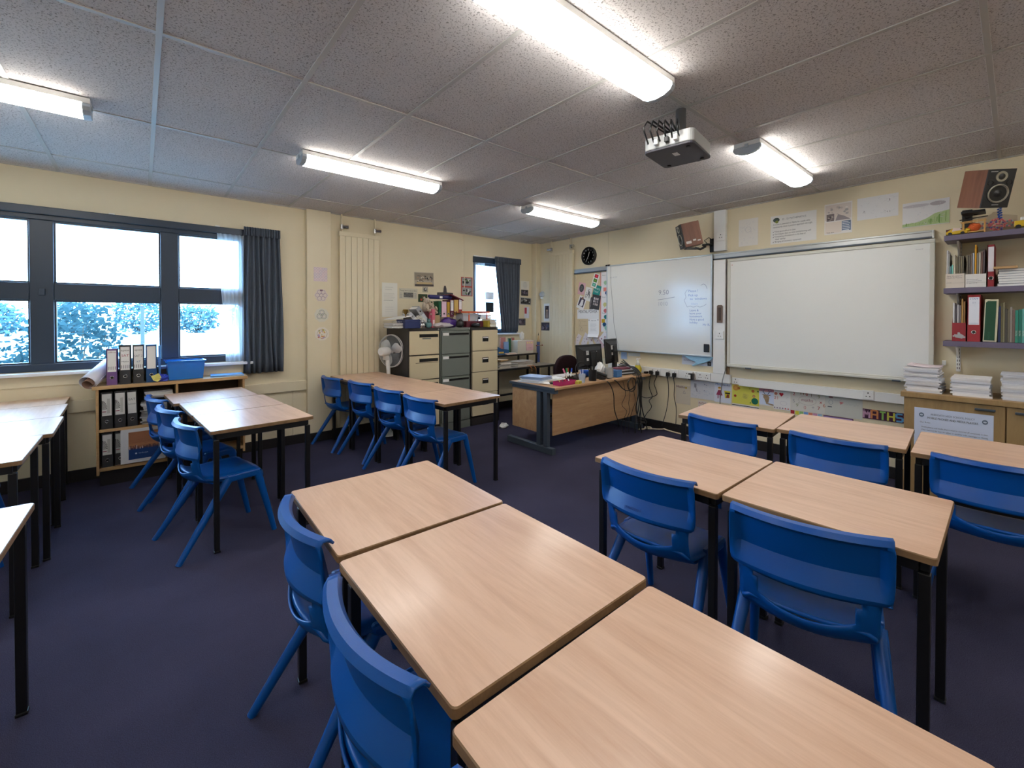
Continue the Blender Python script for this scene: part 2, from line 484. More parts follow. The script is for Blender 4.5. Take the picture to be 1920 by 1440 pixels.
struct(MB().box(XW - .006, XW, 3.89, 3.915, 2.2, ZC).build('trim_6', 'trim', bevel=.002))
struct(MB().box(1.30, 1.318, YW - .008, YW, .105, .615).build('trim_7', 'trim', bevel=.002))
struct(MB().box(3.655, 3.668, YW - .005, YW, 1.9, ZC).build('trim_8', 'trim', bevel=.002))

def window(n, W, mull, trans, zt, zb, label):
    x0, x1, z0, z1 = W
    y0, y1 = YW + .012, YW + .075
    fr = MB()
    fr.box(x0, x1, y0, y1, zt, z1); fr.box(x0, x1, y0, y1, z0, zb)
    fr.box(x0, x0 + .055, y0, y1, zb, zt); fr.box(x1 - .055, x1, y0, y1, zb, zt)
    o = struct(fr.build('window_%d' % n, 'winframe', bevel=.006), label)
    edges = [x0 + .055]
    for a, c in mull:
        MB().box(a, c, y0 - .004, y1, zb, zt).build('mullion', 'winframe', o, bevel=.006); edges += [a, c]
    edges.append(x1 - .055)
    cols = [(edges[i], edges[i + 1]) for i in range(0, len(edges), 2)]
    rows = [(zb, zt)]
    if trans:
        rows = [(zb, trans[0]), (trans[1], zt)]
        for a, c in cols: MB().box(a, c, y0, y1, trans[0], trans[1]).build('transom', 'winframe', o, bevel=.006)
    for a, c in cols:
        for lo, hi in rows:
            s = MB()
            for bx in ((a, c, hi - .014, hi), (a, c, lo, lo + .014), (a, a + .012, lo + .014, hi - .014), (c - .012, c, lo + .014, hi - .014)):
                s.box(bx[0], bx[1], y0 + .02, y1 - .004, bx[2], bx[3])
            s.build('glazing_bead', 'winframe', o)
            MB().box(a, c, y0 + .036, y0 + .04, lo, hi).build('pane', 'glass', o)
    return o
w1 = window(1, W1, [(-1.56, -1.42), (-.712, -.57), (.142, .28)], (1.602, 1.745), 2.283, 1.055, 'wide dark framed window of two rows of panes')
MB().box(W1[0] - .04, .84, YW - .022, YW + .012, 2.325, 2.392).build('curtain_track', 'winframe', w1, bevel=.005)
for x in (-.2, .6, -1.0): MB().box(x - .02, x + .02, YW - .02, YW, 2.392, 2.402).build('bracket', 'white_pl', w1)
MB().box(-.66, -.62, YW - .01, YW + .01, 1.64, 1.70).build('latch', 'winframe', w1, bevel=.004)
MB().box(W1[0] - .05, W1[1] + .05, YW - .075, YW + .03, .957, .985).build('window_sill', 'sill', w1, bevel=.006)
w2 = window(2, W2, [], None, 2.285, 1.26, 'narrow window beside the corner curtain')
MB().box(W2[0] - .01, 4.24, YW - .02, YW + .012, 2.30, 2.392).build('curtain_track', 'winframe', w2, bevel=.004)
MB().box(W2[0], 4.24, YW - .015, YW + .012, 2.392, 2.408).build('white_rail', 'white_pl', w2)
MB().box(W2[0] - .02, W2[1] + .02, YW - .05, YW + .03, 1.18, 1.205).build('window_sill', 'sill', w2, bevel=.005)

# ------------------------------------------------------------------ outdoors
M['grass'] = mat('blue_bounce_lawn', (140, 156, 158), 0.95, spec=0.1, var=0.15, vscale=2.0)  # grass greyed towards blue so the light it bounces tints the ceiling
M['leaf_a'] = leaf_mat('bush_leaf_dark_flared', (40, 66, 72)); M['leaf_b'] = leaf_mat('hedge_leaf_pale_flared', (76, 108, 116))  # teal cast of lens flare is put into both leaf colours
M['bark'] = mat('bush_bark', (70, 62, 52), 0.9, var=0.2)
struct(MB().box(-60, 70, YW + .2, 110, -.35, -.15).build('ground', 'grass'), 'pale sunlit lawn outside the window')
def bush(name, label, c, r, n, leaf, m, seed, group):
    rr = random.Random(seed)
    t = thing(name, label, 'bush', (c[0], c[1], -.15), 0, group)
    f = MB()
    for i in range(n):
        a, u = rr.uniform(0, 2 * PI), rr.uniform(-1, 1)
        q = rr.uniform(.45, 1.05) ** .6
        s_ = math.sqrt(max(0, 1 - u * u))
        p = Vector((math.cos(a) * s_ * r[0] * q, math.sin(a) * s_ * r[1] * q, r[2] + u * r[2] * q))
        p += Vector((math.sin(p.z * 5 + seed), math.cos(p.x * 4), math.sin(p.x * 3 + seed))) * .08 * r[0]
        if p.z < 0: p.z = -p.z * .3
        d = Vector((rr.gauss(0, 1), rr.gauss(0, 1), rr.gauss(0, .6))).normalized(); e = d.orthogonal().normalized()
        L = leaf * rr.uniform(.6, 1.3)
        f.add([p, p + d * L * .5 + e * L * .28, p + d * L, p + d * L * .5 - e * L * .28], [(0, 1, 2, 3)])
    f.build('foliage', m, t, kind='stuff')
    s = MB()
    for k in range(5):
        a = k * 1.26
        s.tube([(0, 0, 0), (math.cos(a) * r[0] * .3, math.sin(a) * r[1] * .3, r[2] * .9), (math.cos(a) * r[0] * .6, math.sin(a) * r[1] * .6, r[2] * 1.6)], [.03 * r[0], .02 * r[0], .008 * r[0]], 5)
    s.build('stems', 'bark', t)
bush('garden_bush', 'leafy bush close outside the wide window, left of centre pane', (-2.0, 8.9), (.68, .6, .84), 1300, .11, 'leaf_a', 3, None)
bush('garden_bush', 'leafy bush filling the lower middle pane of the wide window', (-.70, 8.5), (.58, .6, .93), 1700, .10, 'leaf_a', 5, None)
hl = ['left of the post', 'directly behind the post', 'just right of the post', 'seen through the right hand pane', 'beside the net curtain edge', 'behind the curtain']
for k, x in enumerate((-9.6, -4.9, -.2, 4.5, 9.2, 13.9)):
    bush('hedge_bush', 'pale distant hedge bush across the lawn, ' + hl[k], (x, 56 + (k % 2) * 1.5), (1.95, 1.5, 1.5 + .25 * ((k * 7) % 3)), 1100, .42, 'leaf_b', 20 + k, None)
pp = thing('lawn_post', 'slim upright post standing on the lawn outside the window', 'post', (.02, 18.5, -.15))
MB().box(-.05, .05, -.05, .05, 0, 1.95).build('shaft', 'winframe', pp, bevel=.01)
MB().box(-.06, .06, -.06, .06, 1.95, 1.99).build('cap', 'winframe', pp, bevel=.01)

# ------------------------------------------------------------------ strip lamps
k = NT('lamp_diffuser_glow')
k.b.inputs['Base Color'].default_value = (.9, .9, .88, 1); k.b.inputs['Roughness'].default_value = .4
nz = k.new('ShaderNodeTexNoise', Scale=3.0); tcn = k.new('ShaderNodeTexCoord'); k.l(tcn.outputs['Object'], nz.inputs['Vector'])
rmp = k.new('ShaderNodeMapRange'); rmp.inputs['To Min'].default_value = LAMP_STRENGTH * .94; rmp.inputs['To Max'].default_value = LAMP_STRENGTH * 1.06
k.l(nz.outputs['Fac'], rmp.inputs[0]); k.l(rmp.outputs[0], k.b.inputs['Emission Strength'])
k.b.inputs['Emission Color'].default_value = (1.0, 0.97, 0.92, 1)
M['glow'] = k.m
def make_lamp():
    t = thing('strip_lamp', 'x', 'lamp', (0, 0, ZC), 0, 'fluorescent strip lamps on the ceiling')
    MB().box(-.60, .60, -.088, .088, -.033, -.0012).build('base_plate', 'white_pl', t, bevel=.003)
    prof = [(-.088, -.034), (-.091, -.050), (-.078, -.070), (-.045, -.085), (0, -.090), (.045, -.085), (.078, -.070), (.091, -.050), (.088, -.034)]
    d = MB()
    d.grid(lambda u, v: (-.565 + 1.13 * v, prof[int(round(u * 8))][0], prof[int(round(u * 8))][1]), 8, 1)
    d.add([(-.565, p[0], p[1]) for p in prof], [tuple(range(9))]); d.add([(.565, p[0], p[1]) for p in prof], [tuple(reversed(range(9)))])
    d.build('diffuser', 'glow', t, smooth=True, angle=40)
    for s in (-1, 1):
        e = MB(); n = len(prof)
        pr = [(p[0] * 1.03, p[1] * 1.03 if p[1] < -.04 else p[1]) for p in prof]
        x0, x1 = sorted((s * .566, s * .60))
        vs = [(x0, p[0], p[1]) for p in pr] + [(x1, p[0] * .96, p[1] * .97) for p in pr]
        e.add(vs, [tuple(range(n)), tuple(reversed(range(n, 2 * n)))] + [(i, n + i, n + (i + 1) % n, (i + 1) % n) for i in range(n)])
        e.build('end_cap', 'lampcap', t)
        MB().box(x0 + .026 if s > 0 else x0 - .006, x1 + .006 if s > 0 else x1 - .026, -.012, .012, -.045, -.02).build('clip', 'lampcap', t)
    return t
lamp0 = make_lamp()
lamp_spots = [(1.515, 1.27, 'large strip lamp overhead nearest the camera'), (3.86, 1.27, 'strip lamp beside the projector, nearest the big screen'),
              (1.515, 3.585, 'strip lamp over the blue chairs at the four-table row'), (3.845, 3.585, 'strip lamp above the teacher desk near the corner'),
              (-.815, 3.585, 'strip lamp at the left edge near the wide window'),
              (-.815, 1.27, 'strip lamp left of the camera'), (-.815, -1.04, 'strip lamp behind on the left'), (1.515, -1.04, 'strip lamp behind the camera'), (3.86, -1.04, 'strip lamp behind on the right')]
for i, (x, y, lb) in enumerate(lamp_spots):
    if i == 0: lamp0.location = (x, y, ZC); lamp0['label'] = lb
    else: copy_tree(lamp0, (x, y, ZC), 0, lb)

# ------------------------------------------------------------------ curtains
def curtain(name, label, xt0, xt1, xb0, xb1, z0, z1, y, folds, amp, m='curtain', gather=True, sag=0.0, seed=0):
    rr = random.Random(seed); ph = [rr.uniform(-.5, .5) for _ in range(40)]
    t = thing(name, label, 'curtain', ((xt0 + xt1) / 2, y, z0))
    ox = (xt0 + xt1) / 2
    def f(u, v):
        xa = xt0 + (xt1 - xt0) * u; xb = xb0 + (xb1 - xb0) * u
        x = xb + (xa - xb) * v
        k_ = u * folds * 2 * PI
        a = amp * (1 - .35 * v) * (1 + .35 * math.sin(k_ * .37 + seed))
        yy = a * math.sin(k_ + .6 * math.sin(v * 3 + u * 9 + seed))
        x += .012 * math.sin(v * 5 + u * 12) * (1 - v)
        zz = (z1 - z0) * v - (sag * math.sin(u * PI * 3) * .01 if v == 0 else 0)
        return (x - ox, yy, zz)
    c = MB().grid(f, folds * 10, 14)
    c.build('drape', m, t, smooth=True, solid=.004)
    if gather:
        h = MB().grid(lambda u, v: (xt0 + (xt1 - xt0) * u - ox, -.018 + .016 * math.sin(u * folds * 4 * PI) * .8, z1 - z0 - .075 + .09 * v + .004 * math.sin(u * folds * 4 * PI)), folds * 14, 3)
        h.build('heading_tape', m, t, smooth=True, solid=.006)
    return t
curtain('window_curtain', 'long slate blue pleated curtain right of the wide window', .825, 1.165, .815, 1.20, .855, 2.40, 5.365, 7, .030, seed=1)
curtain('net_curtain', 'sheer white net bunched beside the long slate curtain', .595, .84, .665, .84, .99, 2.325, 5.412, 6, .014, 'sheer', False, seed=2)
curtain('window_curtain', 'short dark curtain over the narrow corner window', 4.19, 4.72, 4.33, 4.66, 1.23, 2.40, 5.365, 8, .028, seed=3)
curtain('net_curtain', 'sheer white net at the narrow corner window', 3.84, 4.03, 3.84, 4.06, 1.30, 2.30, 5.412, 4, .012, 'sheer', False, seed=4)

# ------------------------------------------------------------------ tall radiators
def radiator(label, wall, a, z0, z1, w, n=7):
    t = thing('tall_radiator', label, 'radiator', wall_pos(wall, a, z0, .035), (0, 0, 0 if wall == 'Y' else -PI / 2))
    H = z1 - z0; p = w / n
    MB().box(-w / 2, w / 2, 0.0, .012, .02, H - .04).build('back_plate', 'trim', t)
    for i in range(n):
        MB().box(-w / 2 + i * p + .0012, -w / 2 + (i + 1) * p - .0012, -.028, 0, .03, H - .05).build('panel', 'trim', t, bevel=.004)
    MB().box(-w / 2 - .006, w / 2 + .006, -.034, .012, H - .052, H).build('top_cap', 'trim', t, bevel=.004)
    MB().box(-w / 2 - .006, w / 2 + .006, -.034, .012, 0, .035).build('bottom_cap', 'trim', t, bevel=.004)
    for s in (-1, 1):
        x = s * (w / 2 - .04) - .01
        pz = H
        q = MB().tube([(x, -.012, pz), (x, -.012, ZC - z0)], .011, 8); q.build('pipe', 'trim', t, smooth=True)
        v = MB().tube([(x, -.012, pz + .03), (x, -.012, pz + .085)], .02, 8); v.tube([(x, -.012, pz + .06), (x + (.075 if wall == 'Y' or s > 0 else -.075), -.03, pz + .06)], [.016, .022], 8)
        v.build('valve', 'chrome', t, smooth=True, angle=40)
    return t
radiator('tall cream panel radiator between pilaster and filing cabinets', 'Y', 2.065, .12, 2.50, .495)
radiator('tall cream panel radiator left of the clock', 'X', 4.79, .12, 2.515, .50)
# ================================================================== TABLES
def rrect(w, h, r, n=4):
    pts = []
    for cx, cy, a0 in ((w / 2 - r, h / 2 - r, 0), (-w / 2 + r, h / 2 - r, PI / 2), (-w / 2 + r, -h / 2 + r, PI), (w / 2 - r, -h / 2 + r, 1.5 * PI)):
        for k in range(n + 1):
            a = a0 + PI / 2 * k / n; pts.append((cx + r * math.cos(a), cy + r * math.sin(a)))
    return pts
def make_table(W, L, H=.76):
    t = thing('school_table', 'x', 'table', (0, 0, 0), 0)
    tb = MB(); pts = rrect(W, L, .012); n = len(pts)
    tb.mat = 0; tb.add([(p[0], p[1], H) for p in pts], [tuple(range(n))])
    tb.mat = 1; inn = [(p[0] * (1 + .004 / W), p[1] * (1 + .004 / L)) for p in pts]
    tb.add([(p[0], p[1], H) for p in pts] + [(p[0], p[1], H - .003) for p in inn], [(i, n + i, n + (i + 1) % n, (i + 1) % n) for i in range(n)])
    tb.add([(p[0], p[1], H - .003) for p in inn] + [(p[0], p[1], H - .022) for p in inn], [(i, n + i, n + (i + 1) % n, (i + 1) % n) for i in range(n)])
    tb.add([(p[0], p[1], H - .022) for p in inn], [tuple(reversed(range(n)))])
    tb.build('tabletop', ['beech', 'edge'], t)
    s = .0125; lx, ly = W / 2 - .032, L / 2 - .028
    for q in (-1, 1):
        MB().box(-lx, lx, q * ly - s, q * ly + s, H - .062, H - .0225).build('frame_rail', 'steel_blk', t, bevel=.003)
        MB().box(q * lx - s, q * lx + s, -ly + s, ly - s, H - .062, H - .0225).build('frame_rail', 'steel_blk', t, bevel=.003)
    for qx in (-1, 1):
        for qy in (-1, 1):
            l = MB().box(qx * lx - s - .002, qx * lx + s + .002, qy * ly - s - .002, qy * ly + s + .002, .012, H - .0622)
            l.build('leg', 'steel_blk', t, bevel=.003)
            MB().box(qx * lx - s - .004, qx * lx + s + .004, qy * ly - s - .004, qy * ly + s + .004, 0, .0125).build('foot', 'black_pl', t, bevel=.003)
    return t
proto = {}
def place_table(label, x, y, rz, W=.6, L=.605, group=None):
    key = (W, L)
    if key not in proto:
        o = make_table(W, L); proto[key] = o; o.location = (x, y, 0); o.rotation_euler = (0, 0, rz); o['label'] = label
        if group: o['group'] = group
        return o
    return copy_tree(proto[key], (x, y, 0), rz, label, group)
# foreground row
place_table('beech table at the far end of the foreground row', .735, 1.572, -.03)
place_table('beech table in the middle of the foreground row', .715, .943, -.01)
place_table('largest beech table, nearest the camera at the bottom edge', .688, .312, 0)
# pair on the right
place_table('left beech table of the pair in the right middle ground', 2.0, 1.066, 0)
place_table('right beech table of the pair, nearest the two big blue chairs', 2.015, .449, .01)
# row below the drawings
place_table('beech table at the left end of the row below the drawings', 3.232, 1.312, .10)
place_table('middle beech table of the row below the drawings', 3.318, .696, .06)
place_table('beech table at the right edge in front of the wooden cupboard', 3.312, .062, .04)
# four-table row to the radiator
place_table('beech table at the near end of the four-table row by the cabinets', 2.105, 3.302, .055)
place_table('second beech table from the near end of the four-table row', 2.072, 3.910, .055)
place_table('third beech table from the near end of the four-table row', 2.038, 4.518, .055)
place_table('beech table touching the tall radiator at the wall', 2.004, 5.086, .055, .6, .52)
# three-table row by the bookcase
place_table('near table of the three in front of the low bookcase', .590, 3.515, .07)
place_table('middle table of the three in front of the low bookcase', .545, 4.128, .07)
place_table('far table of the three, right against the low bookcase', .468, 4.740, .07)
# left edge row under the window
place_table('table against the window wall at the left edge', -.775, 5.198, .02, .6, .44)
place_table('second table from the window wall at the left edge', -.745, 4.668, .02)
place_table('third table from the window wall at the left edge', -.712, 4.055, .02)
place_table('fourth table from the window wall, with the window glare on it', -.745, 3.448, 0)
place_table('table corner nearest the camera at the left edge', -.614, 2.10, -.02)

# ================================================================== CHAIRS
ROWS = [(.396, -.060, .176), (.402, -.100, .182), (.414, -.135, .187), (.434, -.163, .190), (.458, -.182, .192), (.484, -.193, .193), (.506, -.199, .193), (.530, -.203, .193), (.555, -.206, .194), (.574, -.207, .196),
        (.582, -.208, .209), (.592, -.208, .221), (.612, -.199, .225), (.634, -.189, .226), (.655, -.180, .226), (.690, -.187, .226), (.720, -.193, .226), (.748, -.199, .226), (.756, -.201, .225), (.761, -.212, .224), (.770, -.226, .223), (.783, -.218, .223), (.783, -.196, .222), (.770, -.186, .222)]
def make_chair():
    t = thing('school_chair', 'x', 'chair', (0, 0, 0), 0)
    NU = 26
    def fb(u, v):
        z, x, hw = ROWS[int(round(v * (len(ROWS) - 1)))]
        q = u * 2 - 1
        e = max(0, (abs(q) - .846) / .154)
        xx = x + .050 * q * q
        if .577 < z < .765 and x > -.2125: xx = xx * (1 - e) + (-.212 - .018 * max(0, (z - .60) / .16) + .050 * q * q) * e
        zz = z
        if .42 < z < .54: zz -= .032 * max(0, 1 - (q / .74) ** 2) * min(1, (z - .40) / .1)
        return (xx, q * hw, zz)
    def skip(i, j):
        q = abs((i + .5) / NU * 2 - 1)
        return 6 <= j <= 8 and q < (.66, .70, .74)[j - 6]
    MB().grid(fb, NU, len(ROWS) - 1, skip).build('backrest', 'blue_pl', t, smooth=True, solid=.007, angle=21)
    def fs(u, v):
        q = u * 2 - 1
        x = -.155 + .39 * v
        hw = .185 + .018 * math.sin(v * PI) + .006 * v
        z = .452 - .016 * math.sin(v * PI * .8) * (1 - q * q * .6)
        if v > .82: z -= .045 * ((v - .82) / .18) ** 2
        if abs(q) > .8: z -= .018 * ((abs(q) - .8) / .2) ** 2
        if v < .16: z += .030 * (1 - v / .16) ** 2
        return (x - (.03 * q * q if v > .9 else 0) - .030 * (1 - q * q) * max(0, 1 - v / .16), q * hw, z)
    MB().grid(fs, 16, 22).build('seat', 'blue_pl', t, smooth=True, solid=.012)
    for s in (-1, 1):
        MB().tube([(-.278, s * .246, .0), (-.19, s * .230, .135), (-.09, s * .212, .285), (.0, s * .196, .418)], [.0165, .0195, .0225, .026], 12, flat=.92).build('leg', 'blue_pl', t, smooth=True, angle=50)
        MB().tube([(.268, s * .214, 0), (.235, s * .206, .15), (.20, s * .198, .30), (.17, s * .192, .425)], [.016, .019, .022, .025], 12, flat=.92).build('leg', 'blue_pl', t, smooth=True, angle=50)
        MB().box(-.012, .185, s * .194 - .018, s * .194 + .018, .398, .446).build('seat_rail', 'blue_pl', t, bevel=.012)
    return t
chair0 = make_chair()
used = []
def place_chair(label, xr, yr, rz, group=None):
    """xr, yr: middle between the two top corners of the back"""
    loc = (xr + .145 * math.cos(rz), yr + .145 * math.sin(rz), 0)
    if not used:
        used.append(1); chair0.location = loc; chair0.rotation_euler = (0, 0, rz); chair0['label'] = label
        return chair0
    return copy_tree(chair0, loc, rz, label, group)
place_chair('blue plastic chair tucked under the far end of the foreground row', .425, 1.565, 0.0)
place_chair('blue plastic chair under the middle table of the foreground row', .385, .925, .02)
place_chair('blue plastic chair showing only its top corner at the bottom edge', .355, .318, .02)
ch_b1 = place_chair('blue plastic chair with embossed lettering at the left table of the pair', 1.690, 1.066, .037)
place_chair('largest blue plastic chair, turned slightly, at the right table of the pair', 1.668, .455, .20)
place_chair('blue plastic chair at the left end of the row below the drawings', 2.915, 1.275, -.03)
place_chair('blue plastic chair at the middle of the row below the drawings', 2.935, .655, .05)
place_chair('blue plastic chair at the right edge before the wooden cupboard', 2.992, .052, .05)
place_chair('blue plastic chair at the near end of the four-table row', 1.782, 3.285, .115)
place_chair('second blue plastic chair from the near end of the four-table row', 1.760, 3.857, .13)
place_chair('third blue plastic chair from the near end of the four-table row', 1.737, 4.478, .155)
place_chair('farthest blue plastic chair, beside the cream pilaster', 1.632, 5.052, .13)
place_chair('nearest blue chair of the three by the low bookcase', .232, 3.452, .20)
place_chair('middle blue chair of the three by the low bookcase', .165, 4.085, .25)
place_chair('farthest blue chair of the three, next to the low bookcase', .105, 4.70, .22)
place_chair('dark blue chair under the glare-lit table at the left edge', -1.06, 3.45, .03)
place_chair('dark blue chair under the third table at the left edge', -1.05, 4.05, .03)
place_chair('dark blue chair under the nearest table at the left edge', -.98, 2.10, 0)
# embossed word on the back of one chair
k = Ink(0.0)
M['emboss'] = mat('embossed_blue', (8, 62, 138), 0.4, var=.05)
k.text('postura+', 0, 0, .017, (8, 62, 138), align='c')
k.c = [None] * len(k.c)
k.build('lettering', 'emboss', ch_b1, loc=(-.2065, .035, .606), rot=(PI / 2 - .41, 0, -PI / 2 + .0), solid=.001)
# ================================================================== ON THE WALLS
def wthing(name, label, cat, wall, a, z, off=0.0, group=None):
    return thing(name, label, cat, wall_pos(wall, a, z, off), (0, 0, 0 if wall == 'Y' else -PI / 2), group)
FACE = (PI / 2, 0, 0)
# hanging rail and boards
t = wthing('board_rail', 'long aluminium hanging rail above the boards', 'rail', 'X', 2.505, 2.172)
w = 4.05
MB().box(-w / 2, w / 2, -.03, -.002, -.032, .03).build('channel', 'rail', t, bevel=.003)
MB().box(-w / 2, w / 2, -.038, -.03, .018, .034).build('lip', 'rail', t, bevel=.002)
MB().box(-w / 2, w / 2, -.038, -.03, -.036, -.02).build('lip', 'deskmetal', t, bevel=.002)
MB().box(w / 2, w / 2 + .012, -.04, -.002, -.036, .034).build('end_stop', 'white_pl', t, bevel=.003)

def board(name, label, y0, y1, z0, z1, off, fw_, fmat, smat, depth=.022):
    t = wthing(name, label, 'whiteboard', 'X', (y0 + y1) / 2, (z0 + z1) / 2, off)
    w, h = y1 - y0, z1 - z0
    MB().box(-w / 2 + fw_, w / 2 - fw_, -depth * .7, 0, -h / 2 + fw_, h / 2 - fw_).build('surface', smat, t)
    for bx in ((-w / 2, w / 2, h / 2 - fw_, h / 2), (-w / 2, w / 2, -h / 2, -h / 2 + fw_)):
        MB().box(bx[0], bx[1], -depth, .002, bx[2], bx[3]).build('frame_bar', fmat, t, bevel=.004)
    for bx in ((-w / 2, -w / 2 + fw_), (w / 2 - fw_, w / 2)):
        MB().box(bx[0], bx[1], -depth, .002, -h / 2 + fw_, h / 2 - fw_).build('frame_bar', fmat, t, bevel=.004)
    return t, w, h
M['wbframe'] = mat('pale_blue_grey_frame', (190, 200, 206), .35, metal=.4, var=.02)
M['ibframe'] = mat('warm_grey_frame', (206, 205, 194), .5, var=.02)
wb, w, h = board('whiteboard', 'dry-wipe whiteboard with faint handwriting, next to the clock', 2.352, 3.885, .99, 2.207, .042, .018, 'wbframe', 'board')
for dx in (-.01, .03): MB().box(-w / 2 + dx, -w / 2 + dx + .028, -.03, -.005, h / 2 - .008, h / 2 + .012).build('corner_clip', 'black_pl', wb, bevel=.003)
k = Ink(0.0)
yc, zc = (2.352 + 3.885) / 2, (.99 + 2.207) / 2
U = lambda y: yc - y
V = lambda z: z - zc
INKG, INKB = (150, 152, 160), (126, 142, 184)
k.text('9.50', U(3.05), V(1.755), .062, INKG); k.line([(U(3.065), V(1.688)), (U(2.95), V(1.70)), (U(2.825), V(1.718))], .006, INKG); k.text('1010', U(3.05), V(1.612), .052, (176, 178, 184))
k.text('20/4/22', U(3.83), V(2.02), .022, (178, 180, 186), width=.13)
k.text('Please !', U(2.645), V(1.77), .030, INKB); k.text('Pick up', U(2.645), V(1.718), .030, INKB); k.text('to  windows', U(2.625), V(1.675), .027, INKB, width=.21); k.text('Chairs', U(2.61), V(1.615), .024, (170, 182, 206))
for i, s in enumerate(('Leave &', 'leave your', 'homework', 'Have a good', 'holiday')): k.text(s, U(2.628), V(1.535 - i * .037), .026, INKB)
k.text('Mr R.', U(2.46), V(1.36), .028, INKB)
cloud = [(2.659, 1.80), (2.69, 1.76), (2.675, 1.71), (2.70, 1.67), (2.68, 1.63), (2.66, 1.59), (2.62, 1.60), (2.58, 1.585), (2.54, 1.60), (2.50, 1.585), (2.45, 1.60), (2.42, 1.62)]
k.line([(U(a), V(c)) for a, c in cloud], .004, INKG); k.line([(U(a), V(c)) for a, c in ((2.49, 1.845), (2.46, 1.86), (2.435, 1.85), (2.42, 1.825), (2.412, 1.80))], .005, INKG)
k.build('handwriting', 'ink', wb, loc=(0, -.0162, 0), rot=FACE)
tag(MB().box(-.032, .032, -.018, 0, -.048, .048).build('board_eraser', 'black_pl', None, wall_pos('X', 2.412, 1.095, .0585), (0, 0, -PI / 2), bevel=.006), 'small black magnetic eraser at the lower right of the whiteboard', 'eraser')
ib, w, h = board('projection_board', 'large blank interactive board with pale rounded frame', .458, 2.172, .903, 2.126, .045, .032, 'ibframe', 'iboard', .03)
MB().box(-w / 2 + .012, w / 2 - .012, -.045, -.028, -h / 2 - .004, -h / 2 + .016).build('pen_ledge', 'ibframe', ib, bevel=.004)
for x in (-.62, .62): MB().box(x - .03, x + .03, -.05, -.03, -h / 2 - .012, -h / 2 + .002).build('ledge_bracket', 'deskmetal', ib, bevel=.004)
k = Ink(0); k.text('board', w / 2 - .12, h / 2 - .085, .014, (176, 178, 182)); k.rect(-w / 2 + .045, h / 2 - .075, -w / 2 + .055, h / 2 - .068, (190, 90, 80))
k.build('small_print', 'ink', ib, loc=(0, -.0215, 0), rot=FACE)

# trunking
def trunk(label, y0, y1, z0, z1, d=.05):
    t = wthing('cable_trunking', label, 'trunking', 'X', (y0 + y1) / 2, z0)
    w, h = y1 - y0, z1 - z0
    MB().box(-w / 2, w / 2, -d + .004, -.002, .003, h - .003).build('base', 'white_pl', t)
    MB().box(-w / 2 + .001, w / 2 - .001, -d, -d + .0045, 0, h).build('cover', 'white_pl', t, bevel=.002)
    return t
trunk('white upright trunking between the two boards, upper length', 2.205, 2.342, 2.235, 2.705)
trunk('white upright trunking between the two boards, lower length', 2.205, 2.342, .805, 2.13)
trunk('white wall trunking with plugs, left of the upright trunking', 2.147, 3.86, .70, .803)
trunk('white wall trunking under the large board', .62, 2.05, .69, .775)
tag(MB().box(-.016, .016, -.012, 0, .80, 2.13).build('board_batten', 'edge', None, (XW - .0, 2.187, 0), (0, 0, -PI / 2), bevel=.002), 'thin brown batten beside the upright trunking', 'batten')
t = wthing('slot_holder', 'brown slotted pointer holder on the upright trunking', 'holder', 'X', 2.262, 1.505, .052)
MB().prism([(-.032, -.105), (.032, -.105), (.032, .085), (.022, .10), (-.022, .10), (-.032, .085)], 0, .012).build('body', mat('brown_holder', (108, 88, 74), .5, var=.1), t, rot=FACE, bevel=.003)
for i in range(3): MB().box(-.018 + i * .014, -.012 + i * .014, -.0135, -.011, -.08, .07).build('slot', 'darkgap', t)
def socket(label, y, z, wd=.15, ht=.088, off=.052, n=2, kind='socket'):
    t = wthing('wall_socket', label, 'socket', 'X', y, z, off)
    MB().box(-wd / 2, wd / 2, -.011, 0, -ht / 2, ht / 2).build('face_plate', 'white_pl', t, bevel=.003)
    for i in range(n):
        cx = (i - (n - 1) / 2) * wd / n
        g = MB(); g.box(cx - .004, cx + .004, -.0125, -.01, .012, .024)
        for s in (-1, 1): g.box(cx + s * .013 - .004, cx + s * .013 + .004, -.0125, -.01, -.018, -.010)
        g.build('pin_holes', 'darkgap', t)
        MB().box(cx + .022, cx + .032, -.016, -.0105, .008, .026).build('switch', 'white_pl', t, bevel=.002)
    return t
socket('white double socket holding the two left black plugs', 3.096, .752)
socket('white double socket holding the two middle black plugs', 2.857, .752)
socket('white double socket with the charger plug', 2.62, .752)
socket('white network socket plate next to the charger', 2.45, .752, .16, .09)
socket('single white socket at the left end of the lower trunking', 2.098, .735, .085, .072, .002, 1)
socket('single white socket near the right end of the lower trunking', .895, .742, .085, .085, .052, 1)
socket('white switch plate half way up the upright trunking', 2.262, 1.255, .095, .095, .052, 1)
socket('pale box socket high on the upright trunking', 2.255, 2.40, .10, .10, .052, 1)

# clock
t = wthing('wall_clock', 'round black wall clock with white numerals', 'clock', 'X', 4.25, 2.392)
M['clockface'] = mat('black_clock_face', (24, 24, 26), .5, var=.1)
MB().lathe([(0, 0), (.138, 0), (.138, .03), (.13, .036), (.122, .03), (.12, .022)], 36).build('rim', 'black_pl', t, rot=FACE, smooth=True, angle=40)
MB().lathe([(.0, .020), (.121, .020), (.121, .022), (0, .022)], 36).build('face', 'clockface', t, rot=FACE)
k = Ink(.0235)
for i in range(12):
    a = PI / 2 - (i + 1) * PI / 6
    k.text(str(i + 1), .095 * math.cos(a), .095 * math.sin(a) - .011, .022, (214, 214, 212), align='c')
    for q in range(1, 5):
        b_ = a + q * PI / 30; k.rect(.112 * math.cos(b_) - .001, .112 * math.sin(b_) - .001, .112 * math.cos(b_) + .001, .112 * math.sin(b_) + .001, (200, 200, 200))
k.text('quartz', 0, -.045, .008, (170, 170, 170), align='c')
